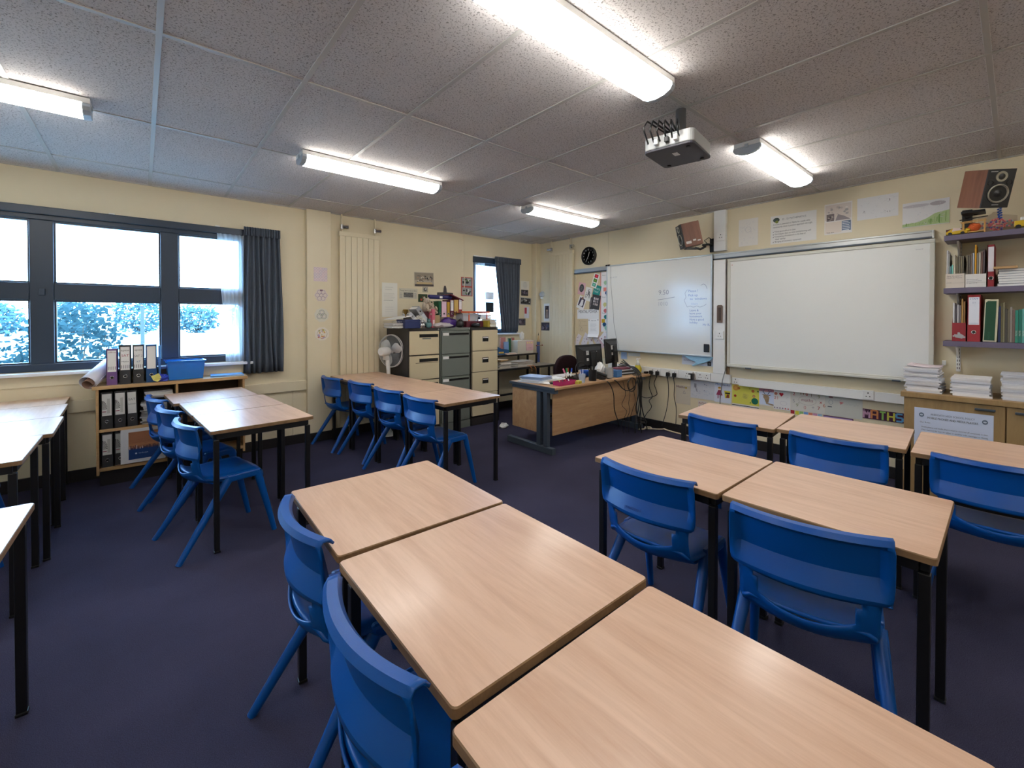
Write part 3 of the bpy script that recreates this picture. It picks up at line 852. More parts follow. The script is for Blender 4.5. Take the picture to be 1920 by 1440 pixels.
k.build('numerals', 'ink', t, rot=FACE)
for nm, ang, L, wd in (('hour_hand', PI / 2 - .30, .06, .006), ('minute_hand', PI / 2 - 3.66, .088, .004)):
    k = Ink(.0255); k.line([(-.012 * math.cos(ang), -.012 * math.sin(ang)), (L * math.cos(ang), L * math.sin(ang))], wd, (226, 226, 224)); k.build(nm, 'ink', t, rot=FACE)
# wall alarm dome
t = thing('alarm_sounder', 'small grey alarm dome beside the corner casing', 'alarm', (XW, 5.262, 1.852), (0, 0, -PI / 2))
MB().lathe([(0, 0), (.05, 0), (.05, .02), (.035, .045), (.015, .056), (0, .058)], 20).build('dome', 'lampcap', t, rot=FACE, smooth=True, angle=50)
MB().box(-.03, .03, -.03, 0, -.075, -.045).build('base', 'white_pl', t, bevel=.005)

# speakers
def speaker(label, loc, yaw, tilt, logo):
    t = thing('shelf_speaker', label, 'speaker', loc, (0, 0, yaw))
    M.setdefault('spkwood', wood('speaker_walnut', (140, 92, 70), (112, 70, 52), .5, 'z'))
    M.setdefault('spkdark', mat('speaker_baffle', (34, 34, 36), .55, var=.08))
    M.setdefault('spkring', mat('speaker_ring', (168, 164, 150), .35, metal=.6, var=.05))
    W, D, H = .175, .215, .275
    T = Matrix.Rotation(tilt, 4, 'X')
    rot = (tilt, 0, 0)
    MB().box(-W / 2, W / 2, -D / 2 + .012, D / 2, -H / 2, H / 2).build('cabinet', 'spkwood', t, rot=rot, bevel=.003)
    MB().box(-W / 2, W / 2, -D / 2, -D / 2 + .0118, -H / 2, H / 2).build('baffle', 'spkdark', t, rot=rot, bevel=.002)
    def disc(nm, x, z, prof, m):
        q = MB().lathe(prof, 24, T @ Matrix.Translation((x, -D / 2, z)) @ Matrix.Rotation(PI / 2, 4, 'X'), False)
        return q.build(nm, m, t, smooth=True, angle=40)
    wf = disc('woofer_ring', 0, -.035, [(.066, 0), (.068, .006), (.062, .009), (.055, .004)], 'spkring')
    disc('woofer_cone', 0, -.035, [(.055, .003), (.03, -.0), (.022, .002), (.012, .008), (0, .009)], 'black_pl')
    disc('tweeter_ring', 0, .085, [(.038, 0), (.037, .004), (.022, .003)], 'spkring')
    disc('tweeter_dome', 0, .085, [(.022, .003), (.012, .006), (0, .008)], 'black_pl')
    for s in (-1, 1):
        disc('port_ring', s * .06, .042, [(.019, 0), (.019, .004), (.014, .004), (.014, .001), (0, .001)], 'spkdark')
    k = Ink(0); k.rect(-.022, -.118, .022, -.112, (160, 160, 158)); k.rect(-.075, .118, -.03, .124, (170, 170, 168))
    o = k.build('badge', 'ink', t); o.matrix_local = T @ Matrix.Translation((0, -D / 2 - .001, 0)) @ Matrix.Rotation(PI / 2, 4, 'X')
    return t
sp1 = speaker('walnut speaker hung on a bracket above the whiteboard corner', (4.87, 2.53, 2.425), math.atan2(-.75, -.66) + PI / 2 - 1.45 + .0, .22, 1)
sp1.rotation_euler = (0, 0, -2.35)
MB().tube([(.02, .06, -.15), (.03, .12, -.17), (.06, .17, -.14)], .014, 8).build('bracket_arm', 'black_pl', sp1, smooth=True)
MB().box(-.05, .05, -.04, .10, -.165, -.15).build('bracket_plate', 'black_pl', sp1, bevel=.004)
k = Ink(0); k.rect(-.08, -.105, -.02, -.075, (222, 214, 210)); k.rect(.0, -.085, .035, -.065, (222, 214, 210)); k.rect(.05, -.095, .085, -.08, (222, 214, 210))
o = k.build('side_stickers', 'ink', sp1); o.matrix_local = Matrix.Rotation(.22, 4, 'X') @ Matrix.Translation((.0886, 0, 0)) @ Matrix.Rotation(PI / 2, 4, 'Z') @ Matrix.Rotation(PI / 2, 4, 'X')
t = thing('speaker_bracket', 'black wall plate holding the speaker above the whiteboard', 'bracket', (XW, 2.375, 2.32), (0, 0, -PI / 2))
MB().box(-.028, .028, -.02, -.001, -.085, .075).build('plate', 'black_pl', t, bevel=.004)
MB().tube([(0, -.02, .0), (-.01, -.10, .0), (-.04, -.17, -.015)], .013, 8).build('arm', 'black_pl', t, smooth=True)
q = MB().tube([(.0, -.02, .06), (-.02, -.06, .085), (-.06, -.09, .05), (-.03, -.07, .01), (.01, -.03, -.02)], .005, 6); q.build('cable', 'black_pl', t, smooth=True)
sp2 = speaker('larger walnut speaker tilted down above the top wall shelf', (4.86, .165, 2.435), 0, .26, 1)
sp2.rotation_euler = (0, 0, -.86)
t = thing('speaker_bracket', 'black wall bracket under the speaker over the shelves', 'bracket', (XW, .275, 2.24), (0, 0, -PI / 2))
MB().box(-.03, .03, -.02, -.001, -.10, .10).build('plate', 'black_pl', t, bevel=.004)
MB().tube([(0, -.02, .04), (.03, -.12, .045), (.06, -.2, .035)], .016, 8).build('arm', 'black_pl', t, smooth=True)
MB().box(-.02, .11, -.29, -.15, .025, .045).build('cradle', 'black_pl', t, bevel=.004)

# projector
t = thing('ceiling_projector', 'grey ceiling projector hanging from a short pole', 'projector', (2.40, 1.318, 2.405), (0, 0, .15))
M['projdark'] = mat('projector_slate', (70, 68, 76), .5, var=.04); M['projpale'] = mat('projector_grey', (186, 188, 188), .4, var=.02)
pr = rrect(.325, .285, .03)
MB().prism(pr, .0, .014).build('lower_shell', 'projdark', t, smooth=False, bevel=.004)
MB().prism([(p[0] * .995, p[1] * .995) for p in pr], .0145, .085).build('upper_shell', 'projpale', t, bevel=.006)
MB().lathe([(.0, 0), (.036, 0), (.038, .03), (.03, .034), (.02, .02), (0, .02)], 20, Matrix.Translation((.155, -.06, .045)) @ Matrix.Rotation(PI / 2, 4, 'Y')).build('lens', 'black_pl', t, smooth=True, angle=40)
MB().box(-.07, -.02, -.02, .01, -.002, .001).build('rating_label', 'white_pl', t)
for x, y in ((-.12, -.1), (.12, .1), (.12, -.1)): MB().lathe([(0, -.008), (.012, -.008), (.012, .0), (0, .0)], 12, Matrix.Translation((x, y, 0))).build('foot', 'black_pl', t)
k = MB(); k.tube([(.06, .02, .0855), (.06, .02, .16)], .03, 14); k.build('swivel', 'black_pl', t, smooth=True, angle=40)
MB().tube([(.075, .012, .16), (.075, .012, .303)], .030, 16).build('pole', mat('grey_pole', (104, 104, 106), .4, metal=.4, var=.05), t, smooth=True, angle=40)
for i in range(6):
    a = i * .035
    MB().tube([(-.155, -.06 + a, .05), (-.20 - .01 * i, -.07 + a, .08 + .015 * (i % 3)), (-.15, -.05 + a, .15 + .008 * i), (-.05, -.02 + a * .5, .145), (.04, .01, .135)], .005, 6).build('cable', 'black_pl', t, smooth=True)
for y in (-.05, .0, .06): MB().box(-.185, -.16, y - .012, y + .012, .03, .06).build('connector', 'white_pl' if y else 'black_pl', t, bevel=.003)

# ------------------------------------------------------------------ papers on the whiteboard wall
G1, G2, G3 = (150, 150, 154), (190, 190, 194), (108, 110, 116)
def pen(k, w, h, n, col, s=.3):
    for i in range(n):
        u, v = RND.uniform(-.42, .42) * w, RND.uniform(-.42, .42) * h
        k.line([(u, v), (u + RND.uniform(-.06, .06) * w, v + RND.uniform(-.05, .05) * h), (u + RND.uniform(-.08, .08) * w, v + RND.uniform(-.06, .06) * h)], .0025, col)
def d_p1(k, w, h): pen(k, w, h, 26, (206, 204, 206)); k.ring(0, .03, .03, .003, G2)
sheet('pencil_sketch', 'pale pencil sketch left of the mathematics notice', 'drawing', 'X', 1.976, 2.412, .205, .30, (224, 220, 214), d_p1)
def d_p2(k, w, h):
    k.disc(-.155, .105, .032, (70, 84, 84), rv=.024); k.disc(-.15, .085, .016, (128, 138, 72))
    k.text('S2 - S3 MATHEMATICS', -.10, .095, .020, (120, 122, 126), width=.22)
    k.text('A merit is awarded in Maths for pupils who', -.185, .05, .017, (60, 62, 66), width=.34)
    k.text('consistently show a positive approach through:', -.185, .022, .017, (60, 62, 66), width=.36)
    for i, s in enumerate(('Very good effort in class', 'Arriving at class on time and behaving well', 'Completing of homework to the best of', 'their ability', 'Bringing all necessary equipment')):
        k.text(s, -.165, -.025 - i * .027, .016, (66, 68, 72), width=len(s) * .0076)
        if i != 3: k.line([(-.188, -.02 - i * .027), (-.182, -.026 - i * .027), (-.174, -.012 - i * .027)], .003, (66, 68, 72))
sheet('class_notice', 'white mathematics merit notice with a green emblem', 'notice', 'X', 1.538, 2.394, .42, .30, (226, 225, 222), d_p2)
def d_p3(k, w, h):
    k.rect(-w * .47, -.01, w * .47, h * .46, (214, 204, 196)); k.blot(-w * .45, .02, w * .45, h * .42, 16, [(196, 186, 180), (228, 222, 216), (170, 166, 166)], .06, .14)
    k.rect(-w * .42, -.02, -w * .14, .05, (122, 112, 112)); k.blot(-w * .4, -.02, -w * .15, .05, 10, [(80, 74, 78), (170, 158, 152)], .1, .25)
    k.poly([(-w * .1, -.02), (-.0, .04), (w * .2, .02), (w * .45, -.02)], (150, 142, 146))
    k.rect(w * .14, -h * .42, w * .46, -.03, (108, 124, 150)); k.bars(w * .16, -.045, w * .44, 6, .016, .006, (220, 226, 232))
    k.rect(-w * .47, -h * .46, w * .12, -.03, (226, 214, 202)); k.text('THE SEA', -w * .42, -h * .46, .012, (60, 60, 64))
sheet('seascape_picture', 'torn-edged harbour picture between sketch and notice', 'picture', 'X', 1.15, 2.425, .222, .30, (230, 226, 222), d_p3)
def d_p4(k, w, h):
    pen(k, w, h, 18, (204, 204, 208)); k.line([(w * .3, h * .2), (w * .3, h * .3)], .004, G3); k.blot(w * .1, -h * .3, w * .32, -h * .2, 6, [G1, G3], .1, .2); k.line([(-w * .35, -h * .2), (-w * .32, -h * .1), (-w * .3, -h * .22)], .003, G1)
sheet('pencil_sketch', 'faint landscape pencil sketch above the large board', 'drawing', 'X', .853, 2.478, .296, .205, (222, 222, 224), d_p4)
def d_p5(k, w, h):
    k.poly([(-w * .5, -h * .48), (-w * .5, -h * .36), (-w * .2, -h * .34), (w * .02, -h * .22), (w * .2, -h * .05), (w * .5, .03 * h), (w * .5, -h * .48)], (178, 200, 146))
    for i in range(46):
        u = RND.uniform(-.48, .48) * w; base = -h * .47; top = -h * .36 if u < 0 else -h * .34 + (u / w) * h * .7
        k.line([(u, base + RND.uniform(0, .02)), (u + .002, top + RND.uniform(-.01, .012))], .003, RND.choice([(120, 158, 90), (146, 178, 110)]))
    k.disc(w * .26, h * .34, .05, (176, 170, 176), rv=.018); k.disc(-w * .2, h * .34, .09, (196, 192, 198), rv=.014); pen(k, w, h, 20, (206, 206, 212))
sheet('hill_drawing', 'child drawing of a green grassy hill with grey clouds', 'drawing', 'X', .528, 2.362, .298, .215, (222, 222, 224), d_p5)

# pin board and its papers
t = wthing('pin_board', 'beige pin board left of the whiteboard', 'pinboard', 'X', 4.205, .86)
MB().box(-.305, .305, -.010, -.001, 0, 1.275).build('felt', mat('beige_felt', (214, 196, 160), .95, spec=.1, var=.06, vscale=40), t)
for s in (-1, 1): MB().box(s * .305 - .006, s * .305 + .006, -.014, -.001, 0, 1.275).build('edge_strip', 'trim', t)
PO = .0115
def pin(name, label, cat, y, z, w, h, col, draw, rot=0, off=PO, **kw): return sheet(name, label, cat, 'X', y, z, w, h, col, draw, rot, off, **kw)
def d_tl(k, w, h):
    for i, c in enumerate(((176, 40, 58), (86, 128, 52), (96, 160, 142))):
        k.rect(-.034, h * .20 - i * .066, .034, h * .20 - i * .066 + .052, c); k.disc(0, h * .2 - i * .066 + .026, .016, tuple(min(255, int(x * 1.35)) for x in c), seg=8)
pin('traffic_light_card', 'white card with red, green and teal blocks like a traffic light', 'card', 4.124, 2.010, .105, .215, (232, 230, 224), d_tl, -.36, .016)
def d_teal(k, w, h): k.text('MAKE', 0, .012, .03, (204, 226, 218), align='c'); k.text('TALK', -.01, -.035, .03, (204, 226, 218), align='c')
pin('teal_flyer', 'teal green flyer pinned below the traffic light card', 'flyer', 4.094, 1.862, .135, .155, (28, 134, 124), d_teal, -.3, .0138)
def d_pink(k, w, h): k.disc(0, .008, .046, (62, 64, 66), rv=.062); k.bars(-.025, .03, .025, 5, .014, .005, (130, 130, 130))
pin('pink_card', 'pink card with a dark oval', 'card', 4.392, 1.905, .135, .185, (216, 172, 178), d_pink, -.2)
def d_bw(k, w, h):
    for i in range(9): k.line([(RND.uniform(-.05, .03), RND.uniform(-.08, .08))] + [(RND.uniform(-.05, .05), RND.uniform(-.08, .08)) for _ in range(1)], .007, (70, 70, 72))
pin('speckled_card', 'white card with black specks between pink and teal papers', 'card', 4.262, 1.815, .125, .205, (228, 226, 220), d_bw, -.25, .0128)
def d_ph(k, w, h):
    k.rect(-.055, -.055, .055, .075, (74, 66, 84)); k.poly([(-.03, -.05), (-.015, .05), (.02, .06), (.04, -.02), (.02, -.05)], (232, 230, 230)); k.disc(-.005, .075, .02, (140, 104, 84))
pin('polaroid_print', 'large white-bordered photo print tilted on the pin board', 'photo', 4.392, 1.685, .15, .20, (232, 230, 228), d_ph, -.42, .0145)
def d_dk(k, w, h):
    for i in range(3):
        for j in range(3): k.rect(-.045 + i * .033, -.05 + j * .042, -.022 + i * .033, -.018 + j * .042, RND.choice([(196, 180, 172), (150, 140, 138), (214, 206, 204)]), .1)
pin('dark_collage', 'dark sheet with a grid of small portraits', 'poster', 4.116, 1.69, .16, .215, (62, 60, 62), d_dk, -.2, .0142)
def d_dk2(k, w, h): k.bars(-.02, .05, .02, 6, .02, .008, (150, 146, 144))
pin('dark_strip', 'narrow dark strip behind the portrait collage', 'card', 4.20, 1.67, .07, .19, (84, 78, 80), d_dk2, -.05, .0120)
def d_ban(k, w, h): k.text('MENTAL POWER', 0, .018, .045, (70, 68, 70), width=w * .86, align='c')
pin('lettered_banner', 'white banner with a line of black hand lettering', 'banner', 4.268, 1.512, .42, .145, (230, 230, 230), d_ban, 0, .0122)
def d_map(k, w, h):
    k.line([(-.08, .08), (-.05, .05), (-.07, .0), (-.03, -.03), (-.06, -.08)], .003, (160, 142, 112)); k.line([(-.04, .07), (.06, .06)], .003, (160, 142, 112)); k.ring(-.03, -.06, .025, .003, (160, 142, 112)); k.line([(-.09, -.01), (.08, -.0)], .002, (170, 152, 122))
pin('parchment_sheet', 'tan parchment-like sheet with faint lines', 'sheet', 4.36, 1.338, .205, .21, (208, 188, 154), d_map, 0, .012, pts=[(-.1, .105), (.1, .105), (.1, -.105), (-.06, -.105), (-.085, -.085), (-.1, -.04)])
def d_li(k, w, h):
    k.text('YEAR PLAN', 0, .105, .014, (90, 90, 94), align='c')
    for s in (-1, 1): k.disc(s * .085, .12, .008, (80, 80, 84))
    k.bars(-.06, .06, .06, 9, .021, .004, G2)
pin('list_sheet', 'white list sheet hanging from the pin board', 'sheet', 4.152, 1.302, .205, .275, (236, 236, 236), d_li, .02, .017, curl=.03)
def d_strip(k, w, h):
    k.rect(-w / 2, -h / 2, -w / 2 + .02, h / 2, (212, 150, 142))
    cs = [(160, 196, 160), (222, 132, 120), (40, 72, 120), (198, 196, 130), (202, 106, 112), (20, 112, 110), (196, 160, 40), (24, 78, 122), (142, 196, 172)]
    ps = [(.03, .28), (.02, .18), (.055, .13), (.02, -.04), (.03, -.13), (.035, -.22), (-.01, -.28), (.01, -.33), (.045, -.38)]
    for i, (c, (u, v)) in enumerate(zip(cs, ps)):
        if i in (1, 6): k.rect(u - .03, v - .028, u + .03, v + .028, c)
        else: k.disc(u, v, .034, c, rv=.03); k.poly([(u - .012, v - .02), (u + .012, v - .025), (u - .018, v - .045)], c)
    for i, v in enumerate((.38, .06, -.175)): k.text('Point %d' % (i + 1), -.03, v, .018, (120, 120, 124))
pin('speech_bubble_poster', 'tall white poster of coloured speech bubbles beside the whiteboard', 'poster', 3.965, 1.69, .14, .875, (228, 226, 228), d_strip, 0, .0125)
def d_sc(k, w, h): pen(k, w, h, 5, (176, 120, 130)); k.blot(-w * .4, -h * .4, w * .4, h * .4, 4, [(196, 190, 196), (150, 110, 126)], .1, .2)
for i, (y, z, r, w, h, c, lb) in enumerate(((4.462, 1.118, -.5, .08, .17, (226, 214, 216), 'scrap of pink-marked paper at the left of the pin board'), (4.315, 1.12, -.45, .10, .20, (222, 216, 220), 'long tilted scrap below the parchment sheet'), (4.21, 1.10, .35, .08, .11, (214, 210, 208), 'small square scrap below the list sheet'), (4.10, 1.12, .6, .07, .14, (196, 192, 196), 'grey scrap poking out under the list sheet'), (4.0, 1.10, .45, .07, .18, (206, 178, 186), 'pink scrap low on the pin board'), (3.945, 1.16, -.75, .14, .15, (228, 226, 230), 'white diamond-turned scrap by the whiteboard edge'), (4.455, .99, .2, .06, .13, (210, 208, 206), 'lowest paper scrap on the pin board, by the radiator'))):
    pin('paper_scrap', lb, 'paper', y, z, w, h, c, d_sc, r, .0122 + i * .0018)

# small papers between corner casing and radiator, under the board
def d_por(k, w, h):
    k.rect(-.045, -.10, .045, .11, (52, 46, 52)); k.disc(0, .03, .02, (190, 160, 144)); k.poly([(-.03, -.09), (-.02, .01), (.02, .01), (.03, -.09)], (150, 134, 130)); k.rect(-.03, .07, -.01, .1, (96, 90, 96))
sheet('portrait_photo', 'dark portrait photo on white paper near the corner', 'photo', 'X', 5.155, 1.545, .15, .30, (226, 226, 228), d_por)
def d_crowd(k, w, h): k.blot(-w * .48, -h * .45, w * .48, h * .45, 30, [(70, 62, 74), (96, 84, 96), (50, 46, 60), (122, 112, 124), (70, 80, 104)], .1, .3)
sheet('group_photo', 'dark group photo below the portrait near the corner', 'photo', 'X', 5.175, 1.310, .23, .135, (60, 56, 66), d_crowd)
sheet('blue_note', 'pale blue note under the whiteboard, by the monitor', 'note', 'X', 3.62, .925, .10, .10, (170, 194, 226), lambda k, w, h: k.bars(-.04, .02, .04, 3, .02, .003, (130, 150, 190)))
sheet('faded_slip', 'long faded slip under the whiteboard', 'note', 'X', 3.455, .952, .19, .05, (200, 210, 214), lambda k, w, h: k.bars(-.08, .0, .08, 2, .015, .003, G2))
def d_not(k, w, h): k.text('MATHEMATICS', -w * .44, -.012, .018, (90, 104, 140), width=.13); k.text('Dept', .10, -.02, .014, (120, 124, 132)); k.rect(.125, -.05, .17, .0, (40, 40, 44)); k.disc(.148, -.025, .014, (110, 110, 116))
sheet('door_notice', 'lilac-white notice strip below the whiteboard corner', 'notice', 'X', 2.553, .930, .40, .112, (206, 214, 230), d_not)
t = thing('plastic_bag', 'crumpled pale blue plastic bag tucked over the notice strip', 'bag', (XW - .03, 2.53, .945), (0, 0, -PI / 2))
bag_pts = [(-.19, .05), (-.15, .058), (-.05, .04), (.05, .055), (.15, .05), (.20, .045), (.15, .0), (.08, -.03), (.03, -.045), (-.05, -.08), (-.08, -.075), (-.02, -.03), (-.10, -.005), (-.15, .02)]
M['bagblue'] = mat('thin_blue_plastic', (150, 196, 226), .3, bump=.8, bscale=30, var=.15, vscale=20)
MB().prism(bag_pts, 0, .018).build('film', 'bagblue', t, rot=FACE, bevel=.006)

# drawings below the trunking
def low(name, label, y0, y1, z0, z1, col, draw, rot=0, off=.002): return sheet(name, label, 'drawing', 'X', (y0 + y1) / 2, (z0 + z1) / 2, y1 - y0, z1 - z0, col, draw, rot, off)
low('maths_drawing', 'beige hanging sheet titled maths with a small triangle', 2.64, 2.834, .372, .606, (206, 198, 184), lambda k, w, h: (k.text('Maths', -w * .45, h * .36, .026, (120, 52, 72), width=.11), k.rect(.03, h * .34, .05, h * .44, (196, 170, 70)), k.line([(-.0, .02), (.035, .02), (.015, .055), (.0, .02)], .004, G1)))
def d_blue(k, w, h): pen(k, w, h, 40, (176, 184, 202)); k.blot(-w * .4, -h * .4, w * .4, h * .4, 8, [(136, 146, 168), (190, 196, 210)], .02, .05); k.rect(-.10, .02, -.07, .07, (150, 150, 162)); k.line([(-.09, .05), (-.06, -.03)], .008, (120, 122, 136))
low('maths_drawing', 'large blue-grey scribbled sheet beside the figure drawing', 2.345, 2.638, .470, .690, (206, 208, 216), d_blue, 0, .0025)
def d_girl(k, w, h):
    k.text('Mrs Banks', 0, h * .38, .024, (86, 100, 150), width=w * .85, align='c')
    k.poly([(-.075, -.03), (-.05, .03), (-.02, .03), (.0, -.03)], (156, 60, 96)); k.rect(-.057, -.07, -.047, -.03, (130, 46, 80)); k.rect(-.032, -.07, -.022, -.03, (130, 46, 80)); k.disc(-.036, .048, .018, (232, 206, 178)); k.disc(-.036, .058, .017, (196, 150, 70), rv=.01)
    k.poly([(.02, .03), (.09, .03), (.085, -.05), (.03, -.055)], (214, 200, 62)); k.rect(.03, -.005, .085, .012, (40, 34, 36)); k.poly([(.04, -.05), (.05, -.01), (.075, -.01), (.075, -.05)], (128, 62, 50))
low('figure_drawing', 'sheet with a figure in a plum dress and a yellow badge', 2.150, 2.343, .462, .690, (212, 216, 230), d_girl, 0, .003)
def d_yel(k, w, h):
    k.disc(-w * .36, h * .34, .034, (204, 152, 74)); k.ring(-w * .36, h * .34, .022, .003, (170, 116, 50))
    for u, v, r, c in ((-.07, .07, .012, (190, 120, 60)), (.08, .055, .014, (196, 110, 62)), (-.11, -.02, .013, (178, 60, 50)), (.09, .0, .013, (206, 150, 110))): k.disc(u, v, r, c); k.ring(u, v, r, .003, (130, 70, 40))
    k.rect(-.03, -.04, .03, .02, (206, 198, 96), -.3); k.bars(-.02, .0, .02, 4, .012, .003, (120, 112, 60)); k.disc(.10, -.055, .036, (26, 104, 82)); k.poly([(.045, -.085), (.065, -.085), (.055, -.065)], (90, 150, 70)); k.rect(.125, .05, .14, .065, (70, 110, 60)); k.text('4', .04, .07, .016, (60, 60, 50))
low('yellow_poster', 'bright yellow maths poster with coins and a green shape', 1.850, 2.138, .478, .690, (214, 208, 92), d_yel, 0, .0022)
def d_stag(k, w, h):
    k.rect(-w / 2, h * .3, w / 2, h / 2, (190, 128, 140)); k.rect(-w * .5, -h * .45, w * .5, h * .28, (206, 214, 234)); k.poly([(-.03, .0), (.03, .0), (.02, -.06), (-.005, -.065)], (150, 126, 100)); k.disc(-.004, .0, .028, (162, 138, 110)); k.poly([(-.05, .025), (-.02, .01), (-.02, .025)], (150, 126, 100)); k.poly([(.05, .025), (.02, .01), (.02, .025)], (150, 126, 100)); k.poly([(-.005, -.06), (.07, -.075), (.07, -.09), (-.005, -.075)], (160, 140, 116))
    for s in (-1, 1): k.line([(s * .012, .025), (s * .03, .055), (s * .02, .08)], .007, (104, 112, 136)); k.line([(s * .03, .055), (s * .055, .07)], .006, (104, 112, 136))
low('deer_picture', 'torn picture of a deer head between yellow and heart sheets', 1.702, 1.850, .500, .690, (224, 220, 216), d_stag, .02, .0035)
def d_heart(k, w, h):
    k.disc(-.015, .062, .011, (176, 36, 52)); k.disc(.004, .062, .011, (176, 36, 52)); k.poly([(-.026, .058), (.015, .058), (-.005, .032)], (176, 36, 52)); k.disc(-.058, .06, .016, (206, 130, 110)); k.text('21', -.075, .0, .034, (206, 120, 128)); k.ring(.015, -.035, .032, .003, (200, 196, 206), rv=.022); k.line([(.04, .02), (.06, .035)], .003, G2)
    for i in range(6): k.disc(-.07 + i * .026, -.09, .007, RND.choice([(200, 90, 90), (150, 130, 150)]))
low('heart_drawing', 'white sheet with a red heart and number 21', 1.545, 1.706, .478, .692, (226, 224, 222), d_heart, 0, .0024)
def d_m(k, w, h):
    k.text('maths', 0, .005, .032, (150, 90, 104), width=.10, align='c'); k.ring(0, .015, .078, .003, (176, 172, 170), rv=.045)
    for s, u, v, c in (('2', -.13, .055, (188, 66, 84)), ('11', -.06, .068, (164, 108, 84)), ('8', -.015, .065, (176, 60, 60)), ('1', .035, .06, (128, 118, 96)), ('9', .09, .05, (150, 150, 110)), ('x', .105, -.0, (176, 60, 76)), ('6', .135, -.03, (190, 110, 96)), ('7', .09, -.065, (168, 64, 62)), ('÷', .04, -.065, (130, 124, 140)), ('0', -.03, -.075, (196, 130, 130)), ('9', -.10, -.06, (140, 146, 110)), ('5', -.13, -.02, (160, 160, 160)), ('-', -.08, -.03, (120, 120, 110))): k.text(s, u, v, .036, c)
low('numbers_drawing', 'cream sheet of scattered numbers around the word maths', 1.246, 1.543, .494, .694, (212, 208, 200), d_m, 0, .0026)
def d_g(k, w, h):
    k.disc(-.10, .08, .02, (150, 110, 112), rv=.01); k.ring(-.05, .065, .035, .003, (176, 176, 176), rv=.014); k.ring(-.10, .03, .016, .003, (140, 150, 160), rv=.024); k.rect(-.125, -.02, -.09, -.012, (88, 96, 104)); k.poly([(-.03, .045), (.005, .04), (-.02, .015)], (204, 130, 132)); k.text('triangle', .02, .02, .022, (186, 186, 182), width=.1)
low('triangle_drawing', 'plain grey-beige sheet with a small pink flag triangle', .945, 1.244, .492, .696, (202, 202, 194), d_g, 0, .0022)
def d_maths(k, w, h):
    cw = w / 5; g = h * .42; q = cw * .36
    S = {'M': [[(-q, -g), (-q, g), (0, -g * .3), (q, g), (q, -g)]], 'A': [[(-q, -g), (-q, g), (q, g), (q, -g)], [(-q, 0), (q, 0)]], 'T': [[(-q, g * .85), (q, g * .85)], [(0, g), (0, -g)]], 'H': [[(-q, -g), (-q, g)], [(q, -g), (q, g)], [(-q, 0), (q, 0)]], 'S': [[(q, g * .85), (-q, g * .85), (-q, 0), (q, 0), (q, -g * .85), (-q, -g * .85)]]}
    for i, (c, L) in enumerate((((206, 160, 186), 'M'), ((204, 132, 82), 'A'), ((140, 190, 96), 'T'), ((206, 200, 86), 'H'), ((96, 158, 206), 'S'))):
        for ln in S[L]: k.line([(u - w / 2 + (i + .5) * cw, v) for u, v in ln], .0145, c)
low('maths_banner', 'dark purple strip lettered MATHS in bright colours', .652, .944, .512, .602, (72, 36, 62), d_maths, 0, .0022)
low('purple_banner', 'lilac banner partly hidden behind the table', 1.017, 1.255, .440, .487, (166, 140, 190), lambda k, w, h: k.line([(-w / 2, h * .45), (w / 2, h * .45), (w / 2, -h * .4)], .008, (96, 56, 96)), 0, .0022)
def d_bits(k, w, h):
    for i, c in enumerate(((170, 44, 52), (206, 200, 66), (150, 196, 130), (110, 150, 206), (214, 130, 110), (206, 150, 180), (160, 190, 216))): k.rect(-w / 2 + i * w / 7, -h / 2, -w / 2 + (i + 1) * w / 7 - .004, h / 2, c)
low('colour_strip', 'row of coloured squares just above the table edge', 1.262, 1.543, .452, .491, (222, 220, 216), d_bits, 0, .0020)
low('red_scrap', 'scrap with red lettering low beside the beige sheet', 2.436, 2.540, .34, .447, (214, 206, 200), lambda k, w, h: (k.text('MATHS', -w * .42, h * .1, .028, (150, 60, 76), width=w * .85), k.rect(-w * .4, -h * .3, w * .1, -h * .1, (176, 84, 90))), 0, .0030)
low('line_strip', 'white strip with a dark line under the yellow poster', 1.853, 2.141, .445, .474, (226, 226, 222), lambda k, w, h: k.rect(-w / 2, -.004, w / 2, .004, (60, 56, 60)), 0, .0020)
low('green_leaf_sheet', 'white sheet with green leaf shapes seen under the table', 1.30, 1.55, .12, .40, (224, 226, 222), lambda k, w, h: k.blot(-w * .45, -h * .45, w * .45, h * .45, 14, [(40, 112, 72), (70, 140, 90)], .08, .16), 0, .0020)

# ------------------------------------------------------------------ papers on the window wall
def d_hex(k, w, h):
    for i in range(5):
        for j in range(5): k.ring(-w * .4 + i * w * .2, -h * .4 + j * h * .2, w * .09, .003, RND.choice([(186, 160, 186), (206, 170, 190), (170, 164, 196)]), seg=6)
def d_flower(k, w, h):
    for i in range(6): k.ring(w * .27 * math.cos(i * PI / 3), h * .27 * math.sin(i * PI / 3), w * .16, .004, (166, 146, 160), seg=6)
    k.ring(0, 0, w * .14, .004, (150, 136, 150), seg=6); k.rect(-w * .1, h * .3, w * .1, h * .42, (120, 96, 110))
def d_knot(k, w, h):
    for i in range(3):
        a = PI / 2 + i * 2 * PI / 3; k.ring(w * .18 * math.cos(a), h * .18 * math.sin(a), w * .2, .004, (120, 134, 120)); k.ring(w * .2 * math.cos(a), h * .2 * math.sin(a), w * .12, .003, (150, 140, 170))
def d_col(k, w, h): k.blot(-w * .36, -h * .36, w * .36, h * .36, 26, [(206, 150, 90), (160, 176, 110), (200, 110, 96), (216, 190, 110), (176, 150, 190)], .06, .13); k.ring(0, 0, w * .4, .003, (140, 140, 130), seg=8)
hexp = lambda w, n, s=0: [(w * math.cos(s + 2 * PI * i / n), w * math.sin(s + 2 * PI * i / n)) for i in range(n)]
PF = .067
sheet('pattern_drawing', 'square pink honeycomb pattern, topmost on the pilaster', 'drawing', 'Y', 1.594, 1.962, .152, .165, (222, 208, 206), d_hex, 0, PF)
